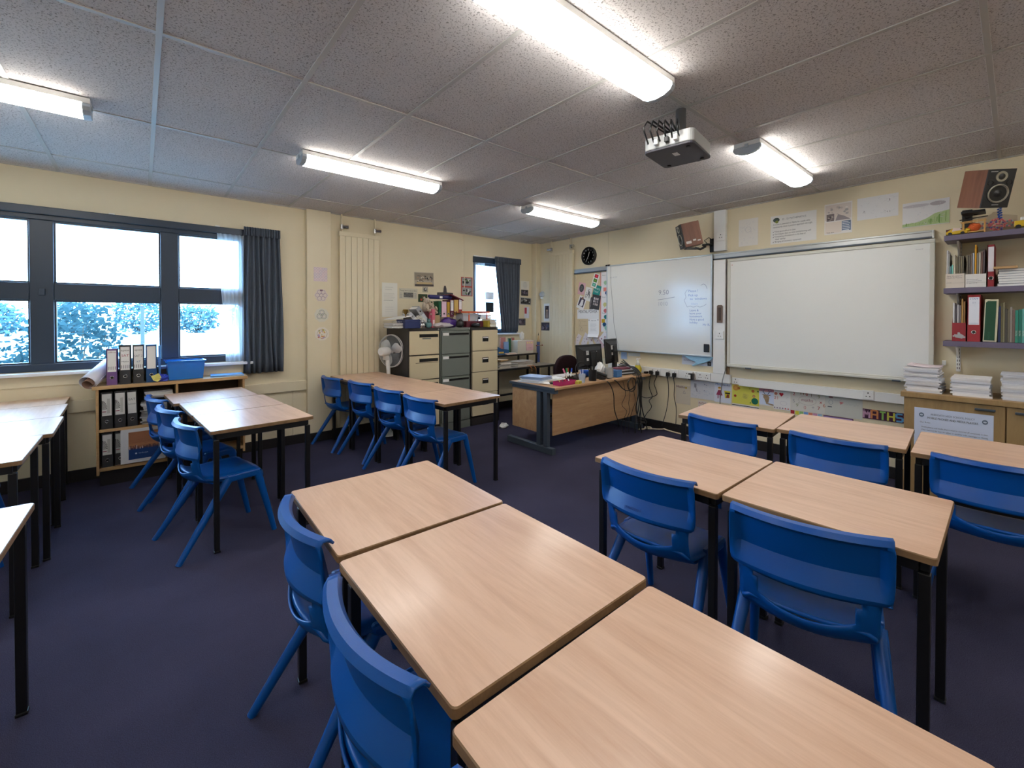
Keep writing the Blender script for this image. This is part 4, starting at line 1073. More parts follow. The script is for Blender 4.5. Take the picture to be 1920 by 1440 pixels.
sheet('pattern_drawing', 'flower-shaped hexagon cut-out, second on the pilaster', 'drawing', 'Y', 1.601, 1.716, .155, .16, (218, 206, 198), d_flower, 0, PF, pts=hexp(.08, 6))
sheet('pattern_drawing', 'grey-green knot cut-out, third on the pilaster', 'drawing', 'Y', 1.605, 1.484, .155, .16, (214, 210, 196), d_knot, 0, PF, pts=hexp(.084, 9, PI / 2))
sheet('pattern_drawing', 'orange and green coloured cut-out, lowest on the pilaster', 'drawing', 'Y', 1.608, 1.262, .145, .17, (226, 218, 206), d_col, 0, PF, pts=hexp(.084, 8, .4))
def d_let(k, w, h):
    k.bars(-w * .3, h * .36, w * .3, 2, .03, .006, (196, 194, 190)); k.bars(-w * .4, h * .18, w * .38, 5, .016, .005, (206, 204, 200)); k.bars(-w * .4, -h * .02, w * .3, 1, .02, .008, (176, 174, 172)); k.bars(-w * .3, -h * .22, w * .3, 3, .03, .005, (206, 204, 200))
sheet('typed_letter', 'long white typed letter pinned by the tall radiator', 'letter', 'Y', 2.482, 1.69, .215, .45, (228, 226, 218), d_let)
def d_news(k, w, h): k.text('Young learn a day at farm', -w * .46, h * .22, .022, (96, 94, 92), width=w * .9); k.rect(-w * .26, -h * .36, w * .26, h * .1, (104, 102, 100)); k.blot(-w * .25, -h * .3, w * .25, h * .08, 14, [(70, 68, 68), (140, 138, 136)], .08, .18); k.bars(-w * .46, -h * .0, -w * .3, 5, .014, .005, G1); k.bars(w * .3, 0, w * .46, 5, .014, .005, G1)
sheet('news_cutting', 'newspaper cutting with headline and small photo', 'cutting', 'Y', 2.751, 1.782, .275, .142, (206, 200, 182), d_news)
def d_team(k, w, h):
    k.rect(-w * .48, -h * .05, w * .48, h * .46, (150, 140, 124)); k.blot(-w * .44, -h * .2, w * .44, h * .3, 40, [(60, 58, 60), (206, 196, 184), (90, 84, 82), (180, 140, 116)], .06, .13); k.rect(-w * .4, -h * .34, w * .4, -h * .2, (196, 172, 130)); k.rect(-w * .48, -h * .48, w * .48, -h * .34, (84, 78, 76))
sheet('team_photo', 'team photo in faded browns on the window wall', 'photo', 'Y', 2.99, 1.988, .30, .195, (176, 164, 148), d_team, .03)
sheet('small_badge_print', 'tiny grey square print below the team photo', 'picture', 'Y', 3.006, 1.848, .085, .075, (176, 170, 152), lambda k, w, h: (k.disc(0, 0, .026, (96, 96, 96)), k.disc(.006, .008, .012, (190, 190, 186))))
sheet('flower_postcard', 'dark green postcard with red blooms above the soft toy', 'postcard', 'Y', 2.968, 1.728, .142, .11, (56, 72, 48), lambda k, w, h: k.blot(-w * .4, -h * .4, w * .4, h * .4, 7, [(176, 80, 60), (140, 60, 56), (90, 110, 70)], .1, .22))
sheet('tower_cutout', 'grey castle cut-out with a tall tower', 'cutout', 'Y', 3.327, 1.822, .27, .20, (70, 68, 72), lambda k, w, h: k.blot(-w * .45, -h * .42, w * .45, -h * .08, 16, [(110, 108, 110), (50, 48, 52), (150, 146, 146)], .06, .12), 0, .002, pts=[(-.135, -.09), (.135, -.085), (.135, -.005), (.03, .0), (.022, .06), (.01, .095), (-.012, .095), (-.022, .06), (-.03, 0), (-.13, -.005)])
def d_red(k, w, h):
    for v0, v1 in ((.01, h * .46), (-h * .47, -.012)):
        k.rect(-w * .42, v0, w * .42, v1, (150, 152, 150)); k.blot(-w * .4, v0, w * .4, v1, 12, [(40, 42, 44), (206, 206, 204), (90, 120, 70), (70, 70, 74)], .1, .2)
sheet('red_framed_photos', 'red bordered pair of photos left of the narrow window', 'photo', 'Y', 3.707, 1.922, .205, .285, (176, 70, 62), d_red)
sheet('quote_sheet', 'white sheet with a grey printed verse right of the dark curtain', 'sheet', 'Y', 4.885, 2.0, .19, .15, (228, 224, 214), lambda k, w, h: [k.rect(-.05 + .006 * abs(i - 3), .05 - i * .016, .05 - .006 * abs(i - 3), .055 - i * .016, G2) for i in range(7)])
sheet('mono_photo', 'small dark photo right under the verse sheet', 'photo', 'Y', 4.878, 1.876, .155, .10, (56, 54, 56), d_crowd)
sheet('mono_photo', 'tilted black and white crowd photo by the corner casing', 'photo', 'Y', 4.90, 1.735, .25, .125, (190, 188, 184), lambda k, w, h: (k.rect(-w * .44, -h * .4, w * .44, h * .4, (70, 70, 72)), k.blot(-w * .42, -h * .38, w * .42, h * .38, 26, [(40, 40, 42), (200, 198, 194), (120, 120, 120)], .1, .22)), -.05)
sheet('bookmark', 'narrow red and white bookmark by the corner casing', 'bookmark', 'Y', 4.925, 1.545, .11, .195, (216, 218, 232), lambda k, w, h: (k.rect(-w * .45, -.02, 0, h * .42, (176, 70, 84)), k.rect(w * .05, -h * .45, w * .4, h * .45, (222, 226, 244))))
sheet('mono_photo', 'lowest dark photo peeping from behind the short curtain', 'photo', 'Y', 4.82, 1.385, .155, .115, (84, 82, 84), d_crowd)
# cards on the narrow window
for z, hh, c, lb in ((1.80, .12, (232, 238, 240), 'white card stuck on the narrow window'), (1.62, .16, (26, 36, 40), 'black square card stuck on the narrow window')):
    sheet('window_card', lb, 'card', 'Y', 4.145, z, .17, hh, c, None, 0, -.015)
# ================================================================== LOW BOOKCASE
t = thing('low_bookcase', 'low oak bookcase under the wide window', 'bookcase', (0, 0, 0))
x0, x1, y0, y1 = -.30, .785, 5.11, 5.395
for a in (x0, x1 - .018): MB().box(a, a + .018, y0, y1, .10, .835).build('side_panel', 'oakshelf', t, bevel=.002)
MB().box(x0 - .022, x1 + .022, y0 - .015, y1 + .005, .835, .865).build('top', 'oakshelf', t, bevel=.003)
MB().box(.236, .254, y0 + .002, y1 - .008, .16, .835).build('divider', 'oakshelf', t, bevel=.002)
MB().box(x0 + .018, .236, y0 + .004, y1 - .008, .465, .49).build('shelf', 'oakshelf', t, bevel=.002)
MB().box(.254, x1 - .018, y0 + .004, y1 - .008, .465, .49).build('shelf', 'oakshelf', t, bevel=.002)
MB().box(x0 + .018, x1 - .018, y0 + .002, y1 - .008, .13, .16).build('bottom_shelf', 'oakshelf', t, bevel=.002)
MB().box(x0 + .018, x1 - .018, y1 - .008, y1 - .002, .16, .835).build('back_panel', mat('hardboard_back', (70, 58, 46), .8, var=.1), t)
MB().box(x0 + .02, x1 - .02, y0 + .03, y1 - .02, 0, .128).build('plinth', 'skirt', t)

def lever_file(label, x, y, z, w, h, d, col, rot=0.0, lab=(226, 224, 220), fan=False, lines=(), tilt=0.0, group=None):
    t = thing('lever_arch_file', label, 'file', (x, y, z), (0, tilt, rot), group)
    key = 'filecard_%d_%d_%d' % col
    if key not in M: M[key] = mat(key, col, .55, var=.06, vscale=30)
    mb = MB(); mb.box(-w / 2, w / 2, 0, .003, 0, h); mb.box(-w / 2, -w / 2 + .003, 0, d, 0, h); mb.box(w / 2 - .003, w / 2, 0, d, 0, h)
    mb.build('cover', key, t)
    MB().box(-w / 2 + .008, w / 2 - .008, .004, d - .008, .004, h - .015).build('pages', 'paper', t)
    k = Ink(.0012)
    lw = w * .78
    k.rect(-lw / 2, h * .36, lw / 2, h * .95, lab)
    if fan:
        for i in range(7):
            a = -.2 + i * .28; k.poly([(-lw * .48, h * .52), (-lw * .48 + .03 * math.cos(a), h * .52 + .06 * math.sin(a) + .02), (-lw * .48 + .03 * math.cos(a + .13), h * .52 + .06 * math.sin(a + .13) + .02)], (44, 42, 44))
        k.rect(lw * .02, h * .42, lw * .34, h * .82, (176, 174, 168)); k.rect(-lw * .48, h * .46, -lw * .05, h * .48, (140, 60, 80))
    for tx, v, hh, c in lines: k.text(tx, 0, v * h, hh, c, align='c', width=min(lw * .9, len(tx) * hh * .75))
    k.build('spine_label', 'ink', t, rot=FACE)
    MB().lathe([(.010, 0), (.014, 0), (.014, .003), (.010, .003), (.010, 0)], 16, Matrix.Translation((0, 0, h * .2)) @ Matrix.Rotation(PI / 2, 4, 'X')).build('finger_ring', 'chrome', t, smooth=True)
    MB().lathe([(0, 0), (.0105, 0), (.0105, .0012), (0, .0012)], 16, Matrix.Translation((0, 0, h * .2)) @ Matrix.Rotation(PI / 2, 4, 'X')).build('finger_hole', 'darkgap', t)
    return t
BLK, PUR, NAVY, REDF = (44, 44, 46), (112, 78, 132), (24, 74, 128), (146, 40, 48)
DK = (90, 88, 90)
lever_file('purple lever arch file on the low bookcase', -.198, 5.135, .866, .072, .315, .23, PUR, 0, lines=(('office', .88, .012, (150, 90, 100)), ('|||||', .44, .022, DK)))
lever_file('left black lever arch file on the low bookcase, red writing on its label', -.112, 5.13, .866, .077, .345, .23, BLK, 0, lines=(('apex', .84, .018, DK), ('SAT', .70, .022, (170, 60, 80)), ('Maths', .56, .012, DK), ('|||||', .42, .024, DK)))
lever_file('right black lever arch file on the low bookcase, pen scribbles on its label', -.024, 5.13, .866, .077, .345, .23, BLK, 0, lines=(('apex', .84, .018, DK), ('SAT 2', .68, .020, DK), ('x7', .54, .018, (110, 130, 170)), ('|||||', .42, .024, DK)))
lever_file('navy lever arch file with blank label on the low bookcase', .064, 5.13, .866, .077, .342, .23, NAVY, 0)
t = thing('clear_wallet', 'pale blue plastic wallet standing beside the navy file', 'wallet', (.115, 5.16, .866))
M['bluefilm'] = mat('clear_blue_plastic', (40, 140, 220), .15, alpha=.55, var=.05)
MB().box(0, .016, 0, .215, 0, .33).build('sleeve', 'bluefilm', t, bevel=.003)
MB().box(.004, .012, .01, .20, .004, .315).build('papers', 'paper', t)
# rolled sheets
t = thing('rolled_posters', 'loose roll of large brown-edged paper at the bookcase end', 'paper roll', (-.315, 5.20, .868), (.42, 0, -.45))
M['rollout'] = mat('white_roll_paper', (214, 214, 222), .6, var=.03); M['rollin'] = mat('brown_roll_paper', (150, 118, 100), .7, var=.05)
def roll(r0, r1, turns, y0, y1, n=36):
    def f(u, v):
        a = -PI / 2 + u * turns * 2 * PI; r = r0 + (r1 - r0) * u
        return (r * math.cos(a), y0 + (y1 - y0) * v, r1 + r * math.sin(a))
    return MB().grid(f, n, 1)
roll(.05, .062, 1.25, -.06, .26).build('outer_sheet', 'rollout', t, smooth=True, solid=.0015)
roll(.03, .046, 1.3, -.065, .24).build('inner_sheet', 'rollin', t, smooth=True, solid=.0015)
# blue tub
def tub(name, label, loc, rz, W, D, H, m, taper=.88, fill=None):
    t = thing(name, label, 'box', loc, rz)
    b = MB()
    for z, s in ((0, taper),): pass
    lo = [(-W / 2 * taper, -D / 2 * taper), (W / 2 * taper, -D / 2 * taper), (W / 2 * taper, D / 2 * taper), (-W / 2 * taper, D / 2 * taper)]
    hi = [(-W / 2, -D / 2), (W / 2, -D / 2), (W / 2, D / 2), (-W / 2, D / 2)]
    b.add([(p[0], p[1], 0.002) for p in lo] + [(p[0], p[1], H) for p in hi], [(3, 2, 1, 0)] + [(i, (i + 1) % 4, 4 + (i + 1) % 4, 4 + i) for i in range(4)])
    b.build('tub', m, t, solid=.004)
    r = MB()
    for bx in ((-W / 2 - .012, W / 2 + .012, -D / 2 - .012, -D / 2), (-W / 2 - .012, W / 2 + .012, D / 2, D / 2 + .012), (-W / 2 - .012, -W / 2, -D / 2, D / 2), (W / 2, W / 2 + .012, -D / 2, D / 2)): r.box(bx[0], bx[1], bx[2], bx[3], H - .012, H)
    r.build('rim', m, t)
    for i in range(fill or 0):
        MB().box(-W * .36, W * .36, -D * .36, D * .36, .008 + i * .022, .024 + i * .022).build('papers', 'paper', t, rot=(0, 0, RND.uniform(-.06, .06)))
    return t
M['tubblue'] = mat('blue_tub_plastic', (20, 120, 210), .2, alpha=.82, var=.06, vscale=8)
tub('storage_tub', 'translucent blue tub of papers on the low bookcase', (.315, 5.255, .8665), .03, .285, .21, .178, 'tubblue', .9, 6)
t = thing('crumpled_bag', 'crumpled yellow and royal blue bag beside the blue tub', 'bag', (.135, 5.11, .866))
def crumple(c, r, seed, n=10):
    rr = random.Random(seed); m = MB().ball(c, r, n, 7)
    m.v = [(p[0] + rr.uniform(-.18, .18) * r[0], p[1] + rr.uniform(-.18, .18) * r[1], max(0.0005, p[2] + rr.uniform(-.18, .18) * r[2])) for p in m.v]
    return m
crumple((0, .03, .03), (.055, .04, .035), 4).build('blue_part', mat('royal_blue_film', (40, 62, 176), .35, var=.2, vscale=30), t)
MB().add([(-.075, -.005, .055), (-.02, -.01, .08), (-.0, .0, .03), (-.03, -.02, .003), (-.06, -.015, .02)], [(0, 1, 2, 3, 4)]).build('yellow_part', mat('pale_yellow_film', (214, 204, 110), .5, var=.1), t, solid=.012)
t = thing('flat_folder', 'flat bright blue folder on the right end of the bookcase', 'folder', (.655, 5.24, .8665), (0, 0, -.1))
MB().box(-.14, .14, -.09, .09, 0, .004).build('back_cover', mat('sky_blue_card', (74, 156, 226), .4, var=.05), t)
MB().box(-.13, .13, -.085, .085, .0045, .010).build('papers', 'paper', t); MB().box(-.14, .13, -.09, .085, .0105, .0135).build('front_cover', 'sky_blue' if 'sky_blue' in M else mat('sky_blue_card_b', (92, 170, 232), .4, var=.05), t, rot=(0, 0, .03))
# inside the bookcase
lever_file('leftmost black file with fan emblem on the upper bookcase shelf', -.232, 5.125, .4905, .078, .318, .22, BLK, 0, (206, 204, 200), True)
lever_file('second black file with fan emblem on the upper bookcase shelf', -.148, 5.125, .4905, .078, .318, .22, BLK, 0, (206, 204, 200), True)
lever_file('black file lettered sideways, third on the upper bookcase shelf', -.066, 5.125, .4905, .072, .318, .22, BLK, 0, (206, 204, 200), lines=(('SAT', .72, .02, (80, 80, 84)), ('PLANNER', .6, .012, (110, 110, 112))), tilt=-.02)
lever_file('black fan-emblem file at the left of the lower bookcase shelf', -.232, 5.125, .1605, .075, .295, .22, BLK, 0, (206, 204, 200), True)
lever_file('black fan-emblem file half hidden by the framed picture', -.150, 5.14, .1605, .075, .29, .22, BLK, 0, (176, 176, 168), True)
ORD = ['topmost', 'second from top', 'third from top', 'fourth from top', 'fifth from top', 'sixth from top', 'seventh from top', 'eighth from top', 'ninth from top', 'tenth from top', 'eleventh from top', 'twelfth from top'] + ['%sth from top' % w for w in ('thirteen', 'fourteen', 'fifteen', 'sixteen', 'seventeen', 'eighteen', 'nineteen')]
def ordinal(i, n): return 'lowest' if i == 0 and n > 1 else ORD[n - 1 - i]
def paper_pile(name, label, cat, x, y, z, w, d, n, th, cols, seed, jit=.012, rz=0, group=None, each=True):
    rr = random.Random(seed); zz = z
    for i in range(n):
        h = th * rr.uniform(.6, 1.4); c = rr.choice(cols); key = 'pile_%d_%d_%d' % c
        if key not in M: M[key] = mat(key, c, .7, var=.04, vscale=12)
        W, D = w * rr.uniform(.92, 1), d * rr.uniform(.92, 1)
        o = MB().box(-W / 2, W / 2, -D / 2, D / 2, 0, h - .0004).build(name, key, None, (x + rr.uniform(-jit, jit), y + rr.uniform(-jit, jit), zz), (0, 0, rz + rr.uniform(-.05, .05)))
        tag(o, label + ', ' + ordinal(i, n), cat, group or label)
        zz += h
    return zz
GREYS = [(176, 176, 178), (150, 150, 152), (206, 204, 202), (110, 110, 112), (190, 186, 180)]
paper_pile('paper_folder', 'grey paper folder piled on the upper bookcase shelf', 'folder', .10, 5.25, .4905, .215, .24, 15, .014, GREYS, 5)
paper_pile('paper_folder', 'grey paper folder resting on the top of the bookcase pile', 'folder', .12, 5.25, .72, .20, .23, 4, .012, GREYS, 6)
t = thing('framed_picture', 'framed orange and blue landscape print leaning in the bookcase', 'picture', (.005, 5.098, .168), (-.03, 0, 0))
MB().box(-.152, .152, 0, .012, 0, .298).build('mount', mat('white_mount', (214, 214, 216), .6, var=.02), t, bevel=.002)
k = Ink(.0008); k.rect(-.10, .03, .105, .27, (172, 116, 84)); k.rect(-.10, .15, .105, .17, (186, 130, 92)); k.rect(-.10, .03, .105, .128, (30, 62, 120))
for i in range(26):
    u = -.095 + i * .0077; k.rect(u, .118, u + .006, .130 + RND.uniform(.0, .024), RND.choice([(88, 66, 70), (60, 54, 74), (200, 180, 176), (120, 84, 80)]))
k.text('landscape', .0, .075, .012, (160, 180, 210), align='c'); k.disc(-.05, .08, .007, (190, 200, 220)); k.bars(-.1, .20, .105, 4, .012, .002, (160, 104, 76), .05)
k.build('print', 'ink', t, rot=FACE)

# ================================================================== FILING CABINETS
def cabinet(label, x0, x1, y0, y1, H, body, front, rows, style):
    cx = (x0 + x1) / 2; w = x1 - x0; d = y1 - y0
    t = thing('filing_cabinet', label, 'filing cabinet', (cx, y0, 0))
    MB().box(-w / 2, w / 2, .016, d, 0.0, H).build('body', body, t, bevel=.004)
    MB().box(-w / 2, w / 2, .0, .0158, H - .036, H).build('top_rail', body if style != 'grey' else 'cabgrey', t, bevel=.002)
    MB().box(-w / 2, w / 2, .0, .0158, 0, .10).build('kick_rail', body if style != 'grey' else 'cabgrey', t, bevel=.002)
    MB().lathe([(0, 0), (.011, 0), (.011, .004), (0, .005)], 12, Matrix.Translation((w / 2 - .018, 0, H - .018)) @ Matrix.Rotation(PI / 2, 4, 'X')).build('lock', 'chrome', t)
    for i, (z0, z1) in enumerate(rows):
        dr = MB().box(-w / 2 + .016, w / 2 - .014, -.012, .0156, z0, z1).build('drawer', front, t, bevel=.003)
        h = z1 - z0
        if style == 'wide':
            MB().box(-w / 2 + .14, w / 2 - .03, -.0135, -.011, z1 - .075, z1 - .03).build('handle_slot', 'darkgap', dr)
            MB().box(-w / 2 + .14, w / 2 - .03, -.022, -.012, z1 - .036, z1 - .026).build('handle', front, dr, bevel=.002)
            if i == 0: MB().box(-w / 2 + .18, -w / 2 + .30, -.0135, -.0115, z1 - .098, z1 - .083).build('label_holder', 'cabgrey', dr)
            if i == 1: MB().box(-w / 2 + .09, w / 2 - .03, -.0135, -.0115, z1 - .088, z1 - .083).build('scratch', 'darkgap', dr)
        elif style == 'grey':
            MB().box(-w / 2 + .12, w / 2 - .03, -.0135, -.011, z1 - .052, z1 - .024).build('handle_slot', 'darkgap', dr)
            MB().box(-w / 2 + .12, w / 2 - .03, -.024, -.012, z1 - .026, z1 - .018).build('handle', 'cabgrey', dr, bevel=.002)
            MB().box(-w / 2 + .03, -w / 2 + .118, -.0145, -.0115, z1 - .058, z1 - .022).build('label_card', 'paper', dr, bevel=.001)
        else:
            zc = z0 + h * .56
            MB().box(-.052, .052, -.016, -.0115, zc - .035, zc + .035).build('handle_plate', 'chrome', dr, bevel=.003)
            MB().box(-.044, .044, -.0175, -.0155, zc - .028, zc + .012).build('handle_slot', 'darkgap', dr)
            MB().box(-.044, .044, -.021, -.0155, zc + .012, zc + .026).build('label_card', 'paper', dr, bevel=.002)
    return t
r3 = [(1.00, 1.287), (.695, .985), (.40, .682), (.11, .388)]
cabinet('dark framed filing cabinet with cream drawers, beside the fan', 2.42, 2.850, 4.78, 5.39, 1.325, 'cabdark', 'cabcream', r3, 'wide')
cabinet('all-grey filing cabinet in the middle of the three', 2.862, 3.318, 4.78, 5.39, 1.325, 'cabgrey', 'cabgrey', [(.99, 1.282), (.70, .982), (.41, .692), (.11, .402)], 'grey')
cabinet('filing cabinet with small centred handles, nearest the corner', 3.334, 3.790, 4.78, 5.39, 1.325, 'cabdark', 'cabcream', [(1.008, 1.287), (.722, 1.0), (.436, .714), (.128, .428)], 'small')
CT = 1.326
# things on the cabinets
t = thing('wire_tray', 'grey wire letter tray overhanging the first cabinet', 'tray', (2.315, 4.92, CT), 0)
for i in range(7): MB().tube([(-.09, -.12 + i * .04, .004), (.09, -.12 + i * .04, .004)], .0025, 5).build('wire', 'chrome', t)
for z in (.004, .04, .075):
    MB().tube([(-.095, -.125, z), (.095, -.125, z), (.095, .125, z), (-.095, .125, z), (-.095, -.125, z)], .0035, 5).build('wire_ring', 'chrome', t)
for i, c in enumerate(((222, 220, 216), (206, 200, 194), (230, 228, 226), (196, 190, 186))):
    MB().box(-.088, .088, -.115, .115, .008 + i * .014, .019 + i * .014).build('papers', mat('tray_paper_%d' % i, c, .7, var=.04), t, rot=(0, 0, (-.04, .05, -.02, .06)[i]))
tag(MB().box(-.14, .14, -.11, .11, 0, .008).build('loose_papers', 'paper', None, (2.42, 5.05, CT + .125), (0.0, -.16, .2)), 'slanting sheaf of white papers over the tray and blue box', 'papers')
t = thing('card_box', 'navy blue box on the first cabinet', 'box', (2.462, 4.86, CT), .02)
M['navycard'] = mat('navy_card', (38, 50, 96), .6, var=.05)
MB().box(-.10, .10, -.11, .11, 0, .085).build('base', 'navycard', t, bevel=.003); MB().box(-.103, .103, -.113, .113, .0855, .105).build('lid', 'navycard', t, bevel=.003)
def trophy(label, x, y, z, s, m):
    t = thing('small_trophy', label, 'trophy', (x, y, z))
    MB().box(-.022 * s, .022 * s, -.022 * s, .022 * s, 0, .03 * s).build('plinth', 'cabdark', t, bevel=.002)
    MB().lathe([(.014 * s, .03 * s), (.006 * s, .045 * s), (.006 * s, .06 * s), (.02 * s, .075 * s), (.03 * s, .10 * s), (.032 * s, .125 * s), (.028 * s, .125 * s), (.024 * s, .1 * s), (0, .08 * s)], 16).build('cup', m, t, smooth=True, angle=50)
    for q in (-1, 1): MB().tube([(q * .03 * s, 0, .115 * s), (q * .046 * s, 0, .105 * s), (q * .04 * s, 0, .085 * s), (q * .025 * s, 0, .085 * s)], .003 * s, 6).build('handle', m, t, smooth=True)
M['gold'] = mat('gilt_metal', (150, 120, 60), .3, metal=.9, var=.05)
trophy('small gilt trophy cup behind the blue box', 2.49, 4.99, CT + .105, 1.0, 'gold')
tag(MB().box(-.05, .05, -.06, .06, 0, .1045).build('box_riser', 'navycard', None, (2.49, 5.03, CT), bevel=.003), 'small dark box under the trophy cup', 'box')
def softtoy(label, loc, rz, s, col, lean=0.0):
    t = thing('soft_toy', label, 'soft toy', loc, (0, lean, rz))
    key = 'plush_%d_%d_%d' % col
    M[key] = mat(key, col, .95, spec=.1, var=.12, vscale=60, bump=.8, bscale=220)
    b = MB(); b.ball((0, 0, .055 * s), (.05 * s, .045 * s, .058 * s)); b.ball((0, -.008 * s, .13 * s), (.042 * s, .04 * s, .04 * s)); b.ball((0, -.045 * s, .122 * s), (.02 * s, .02 * s, .016 * s), 10, 6)
    b.build('body', key, t, smooth=True)
    for q in (-1, 1):
        MB().ball((q * .035 * s, 0, .168 * s), (.016 * s, .01 * s, .018 * s), 8, 6).build('ear', key, t, smooth=True)
        MB().ball((q * .052 * s, -.022 * s, .075 * s), (.018 * s, .026 * s, .034 * s), 8, 6).build('arm', key, t, smooth=True)
        MB().ball((q * .036 * s, -.05 * s, .022 * s), (.02 * s, .034 * s, .02 * s), 8, 6).build('leg', key, t, smooth=True)
        MB().ball((q * .016 * s, -.044 * s, .143 * s), .0045 * s, 6, 4).build('eye', 'black_pl', t)
    MB().ball((0, -.064 * s, .127 * s), .006 * s, 6, 4).build('nose', 'black_pl', t)
    return t
softtoy('cream plush bear slumped on top of the file row', (2.785, 5.03, CT + .205), .3, 1.05, (206, 192, 174), .12)
softtoy('second fawn plush bear beside the pink file', (2.905, 5.0, CT + .165), -.5, .95, (196, 180, 160), -.35)
tag(MB().box(-.09, .09, -.09, .09, 0, .205).build('box_file', mat('wine_box_card', (96, 44, 54), .6, var=.05), None, (2.775, 5.10, CT), bevel=.003), 'wine red box file behind the slanting grey file', 'file')
tag(MB().box(-.05, .05, -.08, .08, 0, .164).build('box_file', mat('tan_box_card', (176, 152, 110), .6, var=.05), None, (2.925, 5.06, CT), bevel=.003), 'tan box file under the second plush bear', 'file')
lever_file('slanting grey lever arch file leaning on the wine red box', 2.635, 4.955, CT + .255, .065, .30, .2, (150, 152, 156), 0, (190, 194, 200), tilt=2.36 + .12)
lever_file('pale narrow file leaning below the slanting grey file', 2.545, 4.99, CT + .185, .05, .25, .18, (190, 190, 196), 0, (226, 226, 230), tilt=2.36)
t = thing('magazine_file', 'pink narrow magazine holder among the soft toys', 'file', (2.858, 4.94, CT), .12)
MB().box(-.022, .022, 0, .2, 0, .24).build('holder', mat('pink_card', (206, 104, 124), .55, var=.05), t, bevel=.003); k = Ink(.001); k.rect(-.014, .03, .014, .1, (226, 206, 206)); k.build('spine_label', 'ink', t, rot=FACE)
# flowers and ornaments
t = thing('paper_flowers', 'bunch of cream paper flowers in front of the toys', 'flowers', (2.575, 4.80, CT))
for i in range(9):
    a = i * 2.4; r = .018 + .007 * i
    px_, py_, pz = r * math.cos(a), r * .5 * math.sin(a), .06 + .045 * ((i * 5) % 4) / 3 + .03
    MB().tube([(0, 0, 0), (px_ * .5, py_ * .5, pz * .6), (px_, py_, pz)], .002, 5).build('stem', 'cabgrey', t)
    f = MB()
    for p in range(6):
        q = p * PI / 3; f.add([(px_, py_, pz), (px_ + .026 * math.cos(q), py_ - .006 + .01 * math.sin(q), pz + .022 * math.sin(q) + .004), (px_ + .026 * math.cos(q + .8), py_ - .006, pz + .022 * math.sin(q + .8))], [(0, 1, 2)])
    f.ball((px_, py_ - .006, pz), .008, 6, 4)
    f.build('bloom', mat('cream_petal_%d' % i, (222 - i, 216 - i, 196), .8, var=.04), t)
def ornament(label, x, y, s, m, cat='ornament'):
    t = thing('glass_ornament', label, cat, (x, y, CT))
    MB().ball((0, 0, .035 * s), (.036 * s, .03 * s, .035 * s)).build('body', m, t, smooth=True)
    MB().ball((-.01 * s, -.018 * s, .078 * s), (.02 * s, .02 * s, .019 * s), 10, 7).build('head', m, t, smooth=True)
    for q in (-1, 1): MB().ball((q * .016 * s - .008 * s, -.012 * s, .098 * s), (.007 * s, .005 * s, .010 * s), 6, 5).build('ear', m, t, smooth=True)
ornament('silver bear-shaped ornament with a white face', 2.585, 4.735, 1.0, 'chrome')
ornament('teal glass piggy ornament on the first cabinet', 2.69, 4.77, 1.15, mat('teal_glass', (84, 128, 132), .12, spec=.8, var=.1))
# file row on the grey cabinet
xs = 2.975
for i, (w_, h_, c, lb) in enumerate(((.045, .21, (26, 92, 60), 'green lever arch file in the row on the grey cabinet'), (.085, .205, (216, 180, 196), 'pale pink file in the row on the grey cabinet'), (.05, .20, (176, 142, 46), 'mustard file in the row on the grey cabinet'), (.062, .235, (96, 34, 62), 'plum file with white label in the row on the grey cabinet'), (.075, .215, (190, 160, 90), 'tan folder file right of the plum file'), (.06, .23, (128, 36, 46), 'dark red file with white label at the row end'))):
    xs += w_ / 2
    lever_file(lb, xs, 5.02, CT + .16 if i > 3 else CT + .14, w_ - .004, h_, .2, c, 0, (226, 222, 226) if i in (3, 5) else tuple(min(255, q + 6) for q in c), lines=(('class', .84, .012, (90, 60, 130)),) if i in (3, 5) else ())
    xs += w_ / 2
tag(MB().box(-.12, .12, -.10, .10, 0, .1395).build('archive_box', mat('archive_brown', (120, 104, 88), .7, var=.05), None, (3.085, 5.11, CT), bevel=.004), 'brown archive box carrying the file row', 'box')
t = thing('rolled_chart', 'navy rolled chart lying along the top of the file row', 'chart', (3.03, 5.07, CT + .376))
MB().tube([(-.17, 0, .028), (.17, 0, .028)], .028, 14).build('roll', mat('navy_chart', (40, 40, 104), .5, var=.06), t, smooth=True, angle=40); MB().box(-.02, .02, -.0295, -.026, .012, .04).build('label', 'paper', t)
t = thing('open_folder', 'maroon folder propped over the file row', 'folder', (3.26, 5.10, CT + .40), (0, .35, 0))
MB().box(-.11, .11, -.1, .1, 0, .012).build('cover', mat('maroon_card', (112, 34, 54), .55, var=.05), t, bevel=.002); MB().box(.04, .10, -.101, .0, .0125, .016).build('label', 'paper', t)
t = thing('letter_tray', 'orange letter tray on the corner-side cabinet', 'tray', (3.46, 4.98, CT + .195))
M['orangepl'] = mat('orange_plastic', (206, 92, 52), .4, var=.04)
MB().box(-.24, .24, -.13, .15, 0, .006).build('base', 'orangepl', t)
for bx in ((-.24, .24, -.133, -.127), (-.24, .24, .147, .153)): MB().box(bx[0], bx[1], bx[2], bx[3], 0.0, .022).build('lip', 'orangepl', t)
for s in (-.22, .22): MB().box(s - .008, s + .008, .12, .136, -.194, -.001).build('stand_leg', 'orangepl', t)
for s in (-.10, .20): MB().box(s - .006, s + .006, -.12, -.108, -.194, -.001).build('stand_leg', 'orangepl', t)
tub('clear_tub', 'clear plastic tub below the orange tray', (3.39, 4.96, CT + .085), 0, .25, .18, .10, mat('clear_frost', (206, 206, 212), .3, alpha=.6, var=.03), .92, 2)
